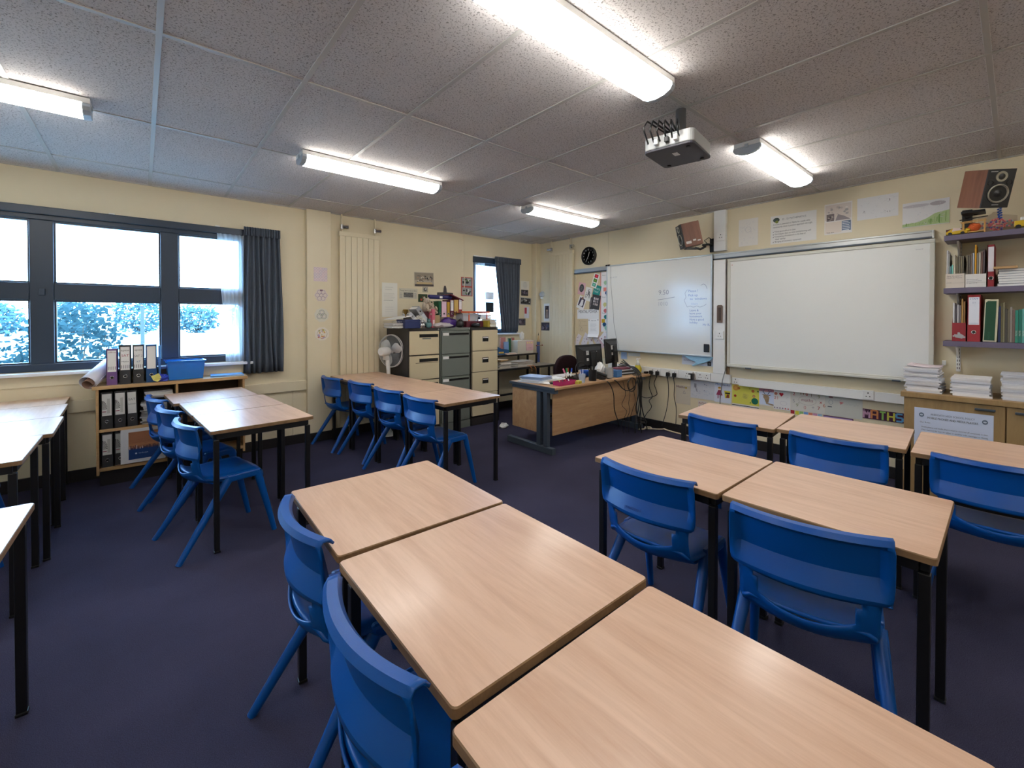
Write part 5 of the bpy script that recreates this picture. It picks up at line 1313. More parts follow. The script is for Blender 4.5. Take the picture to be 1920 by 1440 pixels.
tag(MB().box(-.17, .17, -.11, .11, 0, .0835).build('drawer_box', mat('maroon_box', (86, 26, 40), .5, var=.06), None, (3.47, 4.95, CT), bevel=.004), 'low maroon box holding up the clear tub', 'box')
for i, (c, lb) in enumerate((((60, 60, 64), 'black book under the white one, right of the clear tub'), ((206, 204, 208), 'white book lying right of the clear tub'))):
    t = thing('thick_book', lb, 'book', (3.66, 4.98, CT + .105 + i * .034), (0, 0, .04 * i))
    MB().box(-.095, .095, -.09, .09, .003, .030).build('pages', 'paper', t); key = mat('bookcover_%d' % i, c, .5, var=.05)
    MB().box(-.098, .098, -.093, .09, 0, .0028).build('cover', key, t); MB().box(-.098, .098, -.093, .09, .0302, .033).build('cover', key, t); MB().box(-.098, -.095, -.093, .09, .0029, .0301).build('spine', key, t)
zt = paper_pile('exercise_book', 'cream exercise book in the pile at the cabinet edge', 'book', 3.685, 4.84, CT, .12, .20, 8, .0125, [(214, 208, 190), (226, 224, 218), (200, 194, 180), (216, 214, 212)], 12)
tag(MB().box(-.02, .02, -.1, .1, 0, .09).build('card_file', mat('mustard_card', (176, 160, 60), .6, var=.06), None, (3.60, 4.84, CT), bevel=.003), 'mustard card file left of the cream exercise books', 'file')
t = thing('computer_mouse_bag', 'black camera pouch on the grey cabinet', 'pouch', (3.17, 4.80, CT)); crumple((0, 0, .045), (.06, .05, .05), 8, 12).build('pouch', 'black_pl', t, smooth=True); MB().tube([(-.03, 0, .09), (0, -.02, .115), (.03, 0, .09)], .005, 6).build('strap', 'black_pl', t, smooth=True)
t = thing('black_headset', 'black rounded gadget on the corner-side cabinet', 'gadget', (3.42, 4.79, CT)); MB().ball((0, 0, .03), (.07, .05, .03)).build('body', 'black_pl', t, smooth=True); MB().tube([(-.02, -.04, .045), (0, -.05, .052), (.02, -.04, .045)], .006, 6).build('grip', 'chrome', t, smooth=True)
t = thing('purple_cloth', 'purple satin cloth draped before the file row', 'cloth', (3.06, 4.92, CT)); crumple((0, 0, .05), (.13, .06, .075), 14, 14).build('fabric', mat('purple_satin', (70, 36, 120), .4, var=.2, vscale=14), t, smooth=True)
t = thing('clear_wrap', 'crinkled clear plastic wrap spilling over the grey cabinet', 'plastic wrap', (2.90, 4.80, CT)); crumple((0, 0, .03), (.14, .07, .035), 15, 14).build('film', mat('clear_film', (196, 188, 190), .2, alpha=.75, bump=.8, bscale=40), t)
# pedestal fan
t = thing('pedestal_fan', 'white pedestal fan standing between table and cabinet', 'fan', (2.312, 5.10, 0))
M['fanwhite'] = mat('fan_white_plastic', (224, 224, 222), .4, var=.02)
MB().lathe([(0, 0), (.104, 0), (.104, .012), (.09, .022), (.05, .034), (.03, .07), (0, .07)], 28).build('base', 'fanwhite', t, smooth=True, angle=40)
MB().tube([(0, 0, .06), (0, 0, .62)], .014, 12).build('pole', 'fanwhite', t, smooth=True)
MB().tube([(0, 0, .62), (0, 0, .80), (-.01, 0, .96)], [.026, .024, .03], 12).build('neck', 'fanwhite', t, smooth=True)
ax = Vector((math.sin(1.24), math.cos(1.24), 0)); FT = Matrix.Translation((.03, 0, 1.04)) @ Vector((0, 0, 1)).rotation_difference(ax).to_matrix().to_4x4()
MB().lathe([(0, -.17), (.045, -.165), (.055, -.14), (.055, -.05), (.04, -.03), (0, -.03)], 18, FT).build('motor', 'fanwhite', t, smooth=True, angle=40)
MB().box(-.06, .0, -.035, .035, .93, 1.0).build('tilt_joint', 'fanwhite', t, bevel=.012)
for k_ in range(3):
    a0 = k_ * 2 * PI / 3 + .5; b = MB(); pts = []
    for rr_, wd in ((.03, .02), (.07, .05), (.12, .065), (.16, .05), (.178, .015)): pts.append((rr_, wd))
    up_ = [FT @ Vector((r * math.cos(a0) - w * math.sin(a0), r * math.sin(a0) + w * math.cos(a0), -.005 + .02)) for r, w in pts]
    dn_ = [FT @ Vector((r * math.cos(a0) + w * math.sin(a0), r * math.sin(a0) - w * math.cos(a0), -.005 - .012)) for r, w in pts]
    n = len(pts); b.add(up_ + dn_, [(i, i + 1, n + i + 1, n + i) for i in range(n - 1)]); b.build('blade', 'fanwhite', t, smooth=True, solid=.003)
MB().lathe([(0, .03), (.03, .025), (.03, -.02), (0, -.02)], 16, FT).build('hub', 'fanwhite', t, smooth=True, angle=40)
for z in (-.035, .05):
    MB().tube([FT @ Vector((.20 * math.cos(a * PI / 20), .20 * math.sin(a * PI / 20), z * .3 + .005)) for a in range(41)], .006, 6, cap=False).build('guard_rim', 'fanwhite', t, smooth=True)
g = MB()
for i in range(72):
    a = i * PI / 36
    for z in (-.04, .055): g.tube([FT @ Vector((r * math.cos(a), r * math.sin(a), z * q)) for r, q in ((.04, 1), (.14, .95), (.2, .25))], .0011, 3, cap=False)
g.build('guard_wires', 'lampcap', t, kind='stuff')
# ================================================================== CORNER TROLLEY
t = thing('work_trolley', 'black framed trolley with two shelves in the corner', 'trolley', (0, 0, 0))
X0, X1, Y0, Y1 = 3.80, 4.86, 4.80, 5.33
M['grimy'] = mat('grey_shelf_board', (150, 140, 128), .6, var=.08)
for x in (X0, X1 - .028):
    for y in (Y0, Y1 - .028): MB().box(x, x + .028, y, y + .028, .0, (.70 if y == Y0 else 1.0)).build('post', 'steel_blk', t, bevel=.003)
MB().box(X0, X1 + .12, Y0 - .01, Y1, .701, .722).build('lower_shelf', 'grimy', t, bevel=.002)
for y in (Y0 - .012,): MB().box(X0, X1 + .12, y - .004, y + .001, .69, .722).build('shelf_edge', 'steel_blk', t)
MB().box(X1 + .092, X1 + .12, Y0, Y0 + .028, 0, .70).build('post', 'steel_blk', t, bevel=.003)
MB().box(X0 + .03, X1 - .03, Y0 + .26, Y1 - .03, .872, .890).build('upper_shelf', 'grimy', t, bevel=.002)
MB().box(X0 + .03, X1 - .03, Y0 + .245, Y0 + .2595, .868, .893).build('shelf_edge', 'steel_blk', t)
for x in (X0 + .03, X0 + .62, X1 - .058): MB().box(x, x + .022, Y0 + .262, Y0 + .284, .723, .8715).build('strut', 'steel_blk', t)
MB().box(X0 + .03, X1 - .03, Y0 + .02, Y0 + .045, .33, .355).build('stretcher', 'steel_blk', t)
LS, US = .7225, .8905
PAP = [(206, 202, 194), (190, 184, 176), (222, 220, 214), (176, 168, 156)]
paper_pile('newspaper', 'folded paper in the left pile on the trolley lower shelf', 'paper', 3.95, 4.93, LS, .21, .22, 8, .011, PAP, 21, .02)
paper_pile('newspaper', 'folded paper in the right pile on the trolley lower shelf', 'paper', 4.35, 4.94, LS, .36, .24, 7, .010, PAP, 22, .03, .1)
tag(MB().box(-.09, .09, -.10, .10, 0, .02).build('brown_envelope', mat('manila_paper', (180, 146, 98), .7, var=.06), None, (3.94, 4.93, LS + .105), (0, 0, .2)), 'brown envelope on top of the left trolley pile', 'envelope')
t = thing('orange_strap', 'orange strap hanging over the trolley edge', 'strap', (4.40, 4.79, LS))
M['orangecloth'] = mat('orange_webbing', (206, 128, 76), .8, var=.08)
for dx in (0, .08): MB().tube([(dx, .08, .002), (dx + .01, .01, .012), (dx + .03, -.02, -.02), (dx + .04, -.022, -.075)], .011, 6, flat=.3).build('loop', 'orangecloth', t, smooth=True)
t = thing('file_tray', 'blue magazine tray lying on the trolley upper shelf', 'tray', (4.10, 5.17, US), (0, 0, -.35))
M['trayblue'] = mat('petrol_blue_card', (20, 82, 134), .5, var=.05)
MB().add([(-.16, -.04, 0), (.16, -.04, 0), (.16, -.04, .075), (.05, -.04, .09), (-.16, -.04, .20)], [(0, 1, 2, 3, 4)]).build('side', 'trayblue', t, solid=.004)
MB().add([(-.16, .04, 0), (.16, .04, 0), (.16, .04, .075), (.05, .04, .09), (-.16, .04, .20)], [(0, 1, 2, 3, 4)]).build('side', 'trayblue', t, solid=.004)
MB().box(.157, .163, -.04, .04, 0, .075).build('front', 'trayblue', t); MB().box(-.15, .15, -.036, .036, 0, .004).build('base', 'trayblue', t)
MB().box(-.13, .12, -.03, .03, .006, .06).build('papers', 'paper', t, rot=(0, .12, 0)); k = Ink(.001); k.rect(-.04, .022, .04, .048, (206, 176, 90)); k.text('files', 0, .028, .014, (110, 84, 30), align='c'); o = k.build('label', 'ink', t, loc=(.04, -.0425, 0), rot=FACE)
for i, (x, w_, h_, c, lb) in enumerate(((3.905, .055, .25, (214, 210, 202), 'white box folder at the left of the trolley upper shelf'), (3.98, .05, .30, (86, 96, 106), 'slate box folder behind the blue tray'), (4.25, .10, .26, (196, 132, 128), 'salmon folder standing on the trolley'), (4.30, .09, .19, (136, 172, 220), 'pale blue folder in front of the salmon one'), (4.39, .05, .24, (34, 92, 60), 'dark green folder standing on the trolley'), (4.455, .05, .25, (176, 100, 90), 'brick red folder right of the green one'))):
    t = thing('standing_folder', lb, 'folder', (x, 5.24 - .035 * (i == 3), US), (0, .03 * ((i % 3) - 1), 0))
    m_ = mat('folder_card_%d' % i, c, .6, var=.05); MB().box(-w_ / 2, w_ / 2, -.003, .0, 0, h_).build('front_cover', m_, t); MB().box(-w_ / 2 + .003, w_ / 2 - .003, .0003, .014, 0, h_ - .012).build('papers', 'paper', t); MB().box(-w_ / 2, w_ / 2, .0145, .018, 0, h_).build('back_cover', m_, t)
t = thing('cream_box', 'cream cardboard box on the trolley with a pink calendar', 'box', (4.61, 5.17, US))
MB().box(-.18, .155, -.08, .08, 0, .195).build('carton', mat('cream_carton', (206, 200, 186), .7, var=.04), t, bevel=.003); MB().box(-.183, .158, -.083, .083, .1953, .205).build('lid', mat('cream_lid', (212, 206, 192), .7, var=.04), t, bevel=.002)
t = thing('desk_calendar', 'pink tear-off card with three round faces', 'calendar', (4.68, 5.084, US + .045), (-.06, 0, 0))
MB().box(-.075, .075, -.006, 0, 0, .15).build('card', mat('pale_pink_card', (216, 176, 182), .6, var=.03), t, bevel=.002); k = Ink(.0075)
for i in range(3): k.disc(-.045 + i * .045, .122, .016, (222, 200, 130)); k.disc(-.045 + i * .045, .122, .007, (240, 232, 190))
k.text('calendar', 0, .035, .014, (150, 90, 110), align='c'); k.build('print', 'ink', t, rot=FACE)
t = thing('tissue_wad', 'crumpled white tissue sticking out of the cream box', 'tissue', (4.60, 5.18, US + .206)); crumple((0, 0, .065), (.05, .028, .07), 31, 9).build('tissue', 'paper', t)
t = thing('wire_basket', 'dark wire basket with a green toy on the trolley', 'basket', (3.90, 5.10, US))
MB().box(-.07, .09, -.045, .02, 0, .03).build('basket', 'cabdark', t, bevel=.006); MB().ball((.03, -.01, .045), .022, 10, 7).build('green_toy', mat('green_rubber', (70, 176, 60), .4, var=.1), t, smooth=True)
tag(MB().box(-.06, .06, -.04, .04, 0, .012).build('red_notebook', mat('red_notebook_card', (170, 34, 52), .5, var=.05), None, (3.91, 5.085, US + .075), (0, 0, .1)), 'red notebook resting above the wire basket', 'notebook')
paper_pile('loose_sheet', 'loose sheet heap between tray and cream box', 'paper', 4.28, 5.11, US, .22, .09, 4, .007, PAP + [(196, 150, 128)], 25, .02)
zz = paper_pile('loose_sheet', 'loose sheet lying on top of the standing folders', 'paper', 3.93, 5.22, US + .305, .22, .15, 3, .008, [(214, 220, 236), (206, 196, 204), (226, 226, 232)], 26, .03, .2)
tag(MB().box(-.10, .10, -.07, .07, 0, .302).build('card_carton', mat('grey_carton', (128, 130, 136), .7, var=.05), None, (3.93, 5.255, US), bevel=.003), 'grey carton behind the white box folder', 'box')

# giant pencil
t = thing('giant_pencil', 'giant blue novelty pencil leaning in the corner', 'pencil', (4.99, 5.22, 0), (.02, -.01, 0))
M['pencilblue'] = mat('pencil_blue_paint', (72, 88, 142), .5, var=.05)
MB().lathe([(.028, 0), (.028, 1.06)], 6).build('shaft', 'pencilblue', t); MB().lathe([(.028, 1.06), (.007, 1.165)], 12).build('wood_tip', mat('pencil_wood', (206, 176, 128), .6, var=.05), t, smooth=True); MB().lathe([(.007, 1.165), (0, 1.215)], 10).build('lead', 'black_pl', t)
MB().tube([(-.06, -.03, 1.0), (.06, -.03, 1.0)], .005, 6).build('peg_bar', 'edge', t)
for s in (-1, 1): MB().ball((s * .065, -.03, 1.0), .014, 8, 6).build('peg_ball', mat('red_bead_%d' % (s + 1), (136, 52, 44), .4, var=.1), t, smooth=True)

# ================================================================== TEACHER DESK
t = thing('teacher_desk', 'oak teacher desk with slate metal legs', 'desk', (0, 0, 0))
DX0, DX1, DY0, DY1, DZ = 3.235, 5.06, 3.14, 3.86, .72
MB().box(DX0 + .012, DX1, DY0, DY1, DZ - .026, DZ).build('desktop', 'deskoak', t, bevel=.003)
MB().box(DX0, DX0 + .0118, DY0 - .002, DY1 + .002, DZ - .028, DZ + .001).build('edge_strip', 'deskmetal', t, bevel=.002)
for x in (DX0 + .02, DX1 - .17):
    MB().box(x, x + .06, DY0 + .015, DY1 - .02, DZ - .066, DZ - .0265).build('top_bar', 'deskmetal', t, bevel=.004)
    for y in (3.27, 3.375): MB().box(x + .005, x + .055, y, y + .058, .07, DZ - .0665).build('leg', 'deskmetal', t, bevel=.004)
    MB().box(x, x + .06, DY0 + .05, DY1 + .07, .0, .068).build('foot', 'deskmetal', t, bevel=.006)
MB().box(DX0 + .085, DX1 - .18, 3.235, 3.253, .19, DZ - .03).build('modesty_panel', 'deskoak', t, bevel=.002)
MB().box(DX0 + .035, DX0 + .053, 3.44, 3.85, .20, DZ - .067).build('end_panel', 'deskoak', t, bevel=.002)
DT = DZ + .0012
paper_pile('exercise_book', 'pale blue exercise book in the heap on the desk corner', 'book', 3.42, 3.62, DT, .24, .30, 9, .009, [(176, 196, 226), (206, 214, 230), (222, 226, 232), (160, 184, 222), (226, 224, 210)], 41, .018, .25)
paper_pile('loose_sheet', 'white sheet spread beside the blue exercise books', 'paper', 3.70, 3.60, DT, .26, .22, 4, .005, [(226, 226, 224), (206, 206, 208), (232, 230, 226)], 42, .03, -.3)
tag(MB().add([(-.09, .03, .012), (.05, .08, .012), (.07, -.0, .010), (-.02, -.1, .004)], [(0, 1, 2, 3)]).build('loose_sheet', 'paper', None, (3.40, 3.44, DT), solid=.002), 'single white sheet poking over the front of the desk', 'paper')
tag(MB().box(-.05, .08, -.04, .04, 0, .016).build('black_notebook', 'black_pl', None, (3.47, 3.36, DT), (0, 0, .2), bevel=.003), 'black notebook behind the pink tray', 'notebook')
t = thing('pencil_tray', 'magenta translucent pencil tray on the desk front', 'tray', (3.51, 3.245, DT), (0, 0, .02))
M['magenta'] = mat('magenta_plastic', (186, 44, 110), .2, alpha=.85, var=.06)
for bx in ((-.135, .135, -.05, -.046, .045), (-.135, .135, .046, .05, .045), (-.135, -.131, -.046, .046, .045), (.131, .135, -.046, .046, .045), (-.131, .131, -.046, .046, .004)): MB().box(bx[0], bx[1], bx[2], bx[3], 0, bx[4]).build('wall', 'magenta', t)
for i in range(4): MB().tube([(-.10 + .05 * i, -.03, .012), (-.06 + .05 * i, .03, .05)], .005, 6).build('pencil', (mat('pencil_paint_%d' % i, ((206, 190, 90), (60, 60, 66), (196, 70, 60), (206, 206, 210))[i], .5, var=.05)), t)
t = thing('sticky_notes', 'small yellow block of sticky notes on the desk front', 'notes', (3.665, 3.195, DT), (0, 0, .1)); MB().box(-.038, .038, -.03, .03, 0, .032).build('block', mat('yellow_notes', (214, 204, 96), .7, var=.06), t, bevel=.001); k = Ink(.0008); k.rect(-.02, .004, .036, .026, (176, 160, 50)); k.build('band', 'ink', t, loc=(0, -.0305, 0), rot=FACE)
def cup(name, label, cat, loc, r0, r1, h, m, solid=.003, extra=None):
    t = thing(name, label, cat, loc)
    MB().lathe([(0, .002), (r0, .002), (r1, h), (r1 - solid, h), (r0 - solid, .006), (0, .006)], 20).build('vessel', m, t, smooth=True, angle=50)
    return t
t = cup('glass_tumbler', 'clear glass tumbler with pens near the sticky notes', 'glass', (3.765, 3.215, DT), .033, .042, .10, mat('clear_glassware', (206, 216, 232), .08, alpha=.45, var=.02))
for i, c in enumerate(((190, 196, 230), (96, 120, 190), (226, 226, 226))): MB().tube([(.01 * (i - 1), 0, .008), (.025 * (i - 1), .01, .15)], .004, 6).build('pen', mat('pen_body_%d' % i, c, .3, var=.05), t)
t = cup('pen_pot', 'black mesh pen pot on the desk', 'pot', (3.975, 3.235, DT), .045, .048, .125, 'black_pl')
for i in range(3): MB().tube([(.012 * (i - 1), 0, .01), (.03 * (i - 1), .01, .165)], .004, 6).build('pen', 'chrome' if i == 1 else 'black_pl', t)
# markers standing in a holder
t = cup('marker_pot', 'low dark pot holding coloured whiteboard markers', 'pot', (3.80, 3.44, DT), .045, .05, .05, 'black_pl')
for i, (dx, dy, c) in enumerate(((-.10, .0, (222, 110, 150)), (-.035, .01, (40, 150, 80)), (.0, .02, (206, 84, 60)), (.03, -.01, (36, 76, 190)))):
    m_ = MB().tube([(dx * .25, dy, .01), (dx * .8, dy, .095)], .009, 8); m_.build('marker_barrel', 'white_pl', t, smooth=True); MB().tube([(dx * .8, dy, .0955), (dx * 1.05, dy, .14)], [.0098, .009], 8).build('marker_cap', mat('marker_cap_%d' % i, c, .35, var=.04), t, smooth=True, angle=50)
t = thing('desk_phone', 'black telephone tilted on the desk', 'phone', (4.20, 3.33, DT), (0, 0, .5))
MB().add([(-.09, -.10, 0), (.09, -.10, 0), (.09, .10, 0), (-.09, .10, 0), (-.09, -.10, .02), (.09, -.10, .02), (.09, .10, .075), (-.09, .10, .075)], [(3, 2, 1, 0), (4, 5, 6, 7), (0, 1, 5, 4), (1, 2, 6, 5), (2, 3, 7, 6), (3, 0, 4, 7)]).build('base', 'black_pl', t, bevel=.006); MB().box(-.085, -.04, -.10, .10, .05, .085).build('handset', 'black_pl', t, rot=(.28, 0, 0), bevel=.012); MB().box(.0, .07, .04, .08, .052, .068).build('display', 'lampcap', t, rot=(.28, 0, 0))
t = cup('glass_jar', 'glass jar of silver wrapped sweets on the desk', 'jar', (4.325, 3.265, DT), .055, .055, .12, mat('jar_glass', (196, 196, 196), .1, alpha=.4, var=.02))
for i in range(14): a = i * 2.4; MB().ball((.03 * math.cos(a) * (.4 + (i % 3) * .3), .03 * math.sin(a), .02 + .007 * i), (.014, .012, .011), 6, 5).build('sweet', mat('sweet_wrap_%d' % i, ((176, 170, 160), (120, 110, 100), (206, 204, 200))[i % 3], .3, metal=.4, var=.1), t)
t = thing('tissue_box', 'blue tissue box beside the sweet jar', 'box', (4.46, 3.265, DT), (0, 0, .1)); MB().box(-.06, .06, -.055, .055, 0, .085).build('carton', mat('blue_tissue_card', (70, 120, 176), .5, var=.15, vscale=14), t, bevel=.003); MB().box(-.03, .03, -.01, .01, .0853, .087).build('slot', 'darkgap', t)
t = thing('carrier_bag', 'crumpled white carrier bag behind the sweet jar', 'bag', (4.36, 3.43, DT), (0, 0, .3)); crumple((0, 0, .085), (.075, .06, .085), 51, 14).build('bag', 'paper', t)
t = thing('blue_bowl', 'bright blue bowl partly behind the phone', 'bowl', (4.20, 3.52, DT)); MB().lathe([(0, .002), (.035, .002), (.075, .075), (.072, .075), (.033, .006), (0, .006)], 22).build('bowl', mat('cobalt_plastic', (40, 100, 206), .3, var=.05), t, smooth=True, angle=50)
t = thing('spray_bottle', 'trigger spray bottle with yellow liquid at the desk end', 'bottle', (4.995, 3.30, DT))
MB().lathe([(0, 0), (.042, 0), (.046, .03), (.044, .075), (.03, .105)], 20).build('liquid_body', mat('yellow_cleaner', (206, 190, 50), .15, alpha=.9, var=.03), t, smooth=True)
MB().lathe([(.030, .1052), (.016, .15), (.014, .17), (0, .17)], 16).build('shoulder', mat('clear_bottle', (222, 226, 222), .15, alpha=.6), t, smooth=True)
MB().box(-.018, .018, -.014, .014, .1702, .20).build('trigger_head', 'white_pl', t, bevel=.006); MB().box(.0185, .055, -.009, .009, .183, .199).build('nozzle', 'white_pl', t, bevel=.003); MB().tube([(-.0, .0, .165), (.02, 0, .15), (.03, 0, .135)], .005, 6).build('trigger', 'white_pl', t); k = Ink(.0008); k.rect(-.02, .03, .02, .07, (186, 168, 40)); k.build('label', 'ink', t, loc=(0, -.047, 0), rot=FACE)
# monitors
def monitor(label, x, y, z, rz, tilt, W, H, base=True):
    t = thing('computer_monitor', label, 'monitor', (x, y, DT), (0, 0, rz))
    T = Matrix.Translation((0, 0, z)) @ Matrix.Rotation(tilt, 4, 'X')
    MB().box(-W / 2, W / 2, .012, .03, -H / 2, H / 2, T).build('bezel', 'black_pl', t, bevel=.004)
    MB().box(-W / 2 + .014, W / 2 - .014, .0302, .0312, -H / 2 + .016, H / 2 - .014, T).build('screen', mat('dark_screen', (22, 30, 40), .2, var=.1), t)
    b = MB(); o_, i_ = [(-W / 2 + .02, -H / 2 + .03), (W / 2 - .02, -H / 2 + .03), (W / 2 - .02, H / 2 - .03), (-W / 2 + .02, H / 2 - .03)], [(-W / 2 + .08, -H / 2 + .05), (W / 2 - .08, -H / 2 + .05), (W / 2 - .08, H / 2 - .08), (-W / 2 + .08, H / 2 - .08)]
    b.add([T @ Vector((p[0], .0118, p[1])) for p in o_] + [T @ Vector((p[0], -.022, p[1])) for p in i_], [(4, 5, 6, 7)] + [(i, (i + 1) % 4, 4 + (i + 1) % 4, 4 + i) for i in range(4)]); b.build('rear_housing', 'black_pl', t)
    MB().box(-.035, .055, -.045, -.0222, -H / 2 + .02, H / 2 - .10, T).build('stand_column', 'black_pl', t, bevel=.006)
    MB().box(-.03, .05, -.045, -.005, .016, max(.03, z - H / 2 + .05)).build('stand_neck', 'black_pl', t, bevel=.006)
    MB().box(-.12, .12, -.10, .09, 0, .0155).build('stand_base', 'black_pl', t, bevel=.006)
    k = Ink(0.0); k.rect(-W * .22, .02, -W * .22 + .05, .075, (206, 206, 202)); k.text('Y', -W * .22 + .014, .045, .016, (60, 60, 60)); k.rect(-W * .22, -.055, -W * .22 + .04, -.018, (200, 200, 198)); k.disc(W * .2, .06, .006, (220, 220, 220))
    o = k.build('rear_stickers', 'ink', t); o.matrix_local = T @ Matrix.Translation((0, -.0235, 0)) @ Matrix.Rotation(PI / 2, 4, 'X')
    return t
monitor('left black monitor seen from behind on the teacher desk', 4.385, 3.60, .235, -.05, -.12, .475, .315)
monitor('right black monitor turned towards the whiteboard', 4.845, 3.60, .285, .14, -.10, .335, .33)
t = thing('docking_unit', 'black docking unit under the right monitor', 'dock', (4.78, 3.36, DT), (0, 0, -.1)); MB().box(-.17, .17, -.07, .09, 0, .045).build('case', 'black_pl', t, bevel=.005); MB().box(-.15, .12, -.072, -.0701, .012, .03).build('front_slot', 'lampcap', t)
paper_pile('thin_book', 'thin book lying on the docking unit', 'book', 4.74, 3.39, DT + .046, .26, .14, 4, .010, [(140, 80, 96), (206, 204, 200), (70, 80, 110), (226, 224, 220)], 55, .012, -.1)
t = thing('keyboard', 'black keyboard in front of the left monitor', 'keyboard', (4.02, 3.50, DT), (0, 0, .35)); MB().box(-.19, .19, -.07, .07, 0, .018).build('case', 'black_pl', t, bevel=.004); MB().box(-.18, .18, -.06, .06, .0182, .026).build('keys', 'cabdark', t, bevel=.002)
paper_pile('loose_sheet', 'loose sheet on the desk beneath the left monitor', 'paper', 4.02, 3.72, DT, .3, .2, 3, .004, [(216, 214, 210), (206, 200, 196)], 57, .03)
t = thing('power_brick', 'small black adaptor at the far right desk end', 'adaptor', (5.03, 3.195, DT)); MB().box(-.03, .028, -.02, .02, 0, .028).build('brick', 'black_pl', t, bevel=.004); MB().tube([(.028, 0, .014), (.05, .01, .010), (.06, .04, .004)], .003, 5).build('lead', 'black_pl', t)
def cable(name, label, pts, r, m, cat='cable', smooth_n=6):
    P = [Vector(p) for p in pts]; out = []
    for i in range(len(P) - 1):
        p0, p1, p2, p3 = P[max(i - 1, 0)], P[i], P[i + 1], P[min(i + 2, len(P) - 1)]
        for s in range(smooth_n):
            u = s / smooth_n; out.append(.5 * ((2 * p1) + (-p0 + p2) * u + (2 * p0 - 5 * p1 + 4 * p2 - p3) * u * u + (-p0 + 3 * p1 - 3 * p2 + p3) * u ** 3))
    out.append(P[-1])
    return tag(MB().tube(out, r, 6).build(name, m, None, smooth=True), label, cat)
cable('desk_cable', 'black cable arching over the desk beside the markers', [(3.86, 3.36, DT + .01), (3.84, 3.38, DT + .14), (3.93, 3.40, DT + .205), (4.04, 3.38, DT + .16), (4.08, 3.34, DT + .02)], .005, 'black_pl')
F = 3.128
cable('desk_cable', 'black cable running down the left of the desk panel', [(4.10, 3.24, DT + .006), (4.13, 3.13, .70), (4.22, 3.12, .56), (4.28, 3.15, .36), (4.42, 3.2, .19), (4.47, 3.22, .10)], .006, 'black_pl')
cable('desk_cable', 'black cable looping in a wide curve on the desk panel', [(4.23, 3.22, DT + .006), (4.28, 3.13, .70), (4.40, 3.12, .60), (4.52, 3.12, .56), (4.66, 3.12, .60), (4.72, 3.13, .70), (4.73, 3.2, DT + .01)], .006, 'black_pl')
cable('desk_cable', 'coiled black cable hanging on the desk panel', [(4.60 + .085 * math.cos(a * .5), F - .004 * (a % 3), .625 + .085 * math.sin(a * .5)) for a in range(26)], .005, 'black_pl', smooth_n=3)
for i, (dx, zb, yb, lb) in enumerate(((.0, .02, 3.10, 'first cable of the thick bundle falling off the desk'), (.02, .02, 3.05, 'second cable of the thick bundle falling off the desk'), (.045, .02, 3.12, 'third cable of the thick bundle falling off the desk'), (-.03, .02, 3.14, 'thin outer cable of the bundle falling off the desk'), (.07, .02, 3.08, 'rightmost cable of the bundle falling off the desk'))):
    cable('desk_cable', lb, [(4.80 - .03 * i, 3.40, DT + .18 - .02 * i), (4.80 + dx * .5, 3.28, DT + .10), (4.77 + dx, 3.18, DT + .05), (4.755 + dx, 3.124, .66), (4.76 + dx * .6, 3.118, .50), (4.745 + dx * (1 + i % 2), 3.12, .32), (4.74 + (i - 2) * .05, yb, .13), (4.76 + (i - 2) * .06, yb, zb)], .0065, 'black_pl')
for i in range(3):
    cable('desk_cable', ('left', 'middle', 'right')[i] + ' thin grey wire straying over the desk panel', [(4.42 + .1 * i, F, .68), (4.46 + .09 * i, F - .01, .52), (4.40 + .14 * i, F, .40), (4.50 + .06 * i, F, .30), (4.44 + .08 * i, F + .03, .16), (4.5 + .05 * i, 3.17, .02)], .003, 'cabdark')
# plugs with leads on the trunking
def plug(label, y, pts):
    t = thing('power_plug', label, 'plug', (XW - .064, y, .735), (0, 0, -PI / 2)); MB().box(-.024, .024, -.036, -.0008, -.026, .028).build('body', 'black_pl', t, bevel=.010); MB().tube([(0, -.03, -.02), (0, -.034, -.05)], .008, 6).build('grip', 'black_pl', t)
    P = [Vector((XW - .096, y, .69))] + [Vector(p) for p in pts]
    o = cable('plug_lead', label, P, .0045, 'black_pl'); 
    for kx in ('label', 'category'): del o[kx]
    o.name = 'lead'; o.parent = t; o.matrix_parent_inverse = (Matrix.Translation(t.location) @ Matrix.Rotation(-PI / 2, 4, 'Z')).inverted()
plug('first black plug from the desk', 3.142, [(5.06, 3.17, .55), (5.07, 3.13, .42), (5.06, 3.17, .36), (5.07, 3.14, .28), (5.06, 3.22, .16), (5.08, 3.27, .03)])
plug('second black plug from the desk, its lead curving back', 3.05, [(5.05, 3.09, .60), (5.06, 3.06, .50), (5.05, 3.06, .45), (5.03, 3.18, .40), (4.99, 3.25, .42), (4.94, 3.24, .46), (4.85, 3.15, .52)])
plug('third black plug from the desk, with a white-tipped lead', 2.90, [(5.08, 2.905, .60), (5.09, 2.91, .45), (5.09, 2.94, .25), (5.09, 3.0, .06)])
plug('fourth black plug from the desk', 2.814, [(5.08, 2.82, .60), (5.09, 2.83, .46), (5.09, 2.80, .30), (5.09, 2.81, .06)])
t = thing('phone_charger', 'black and white charger in the trunking socket', 'charger', (XW - .064, 2.59, .745), (0, 0, -PI / 2)); MB().box(-.028, .028, -.05, -.0008, -.045, .035).build('body', 'black_pl', t, bevel=.006); MB().box(-.026, .006, -.0535, -.0502, -.03, .02).build('front_label', 'white_pl', t); MB().tube([(.02, -.03, .035), (.04, -.05, .055), (.055, -.04, .03), (.06, -.03, -.03)], .004, 6).build('lead', 'grimy', t)
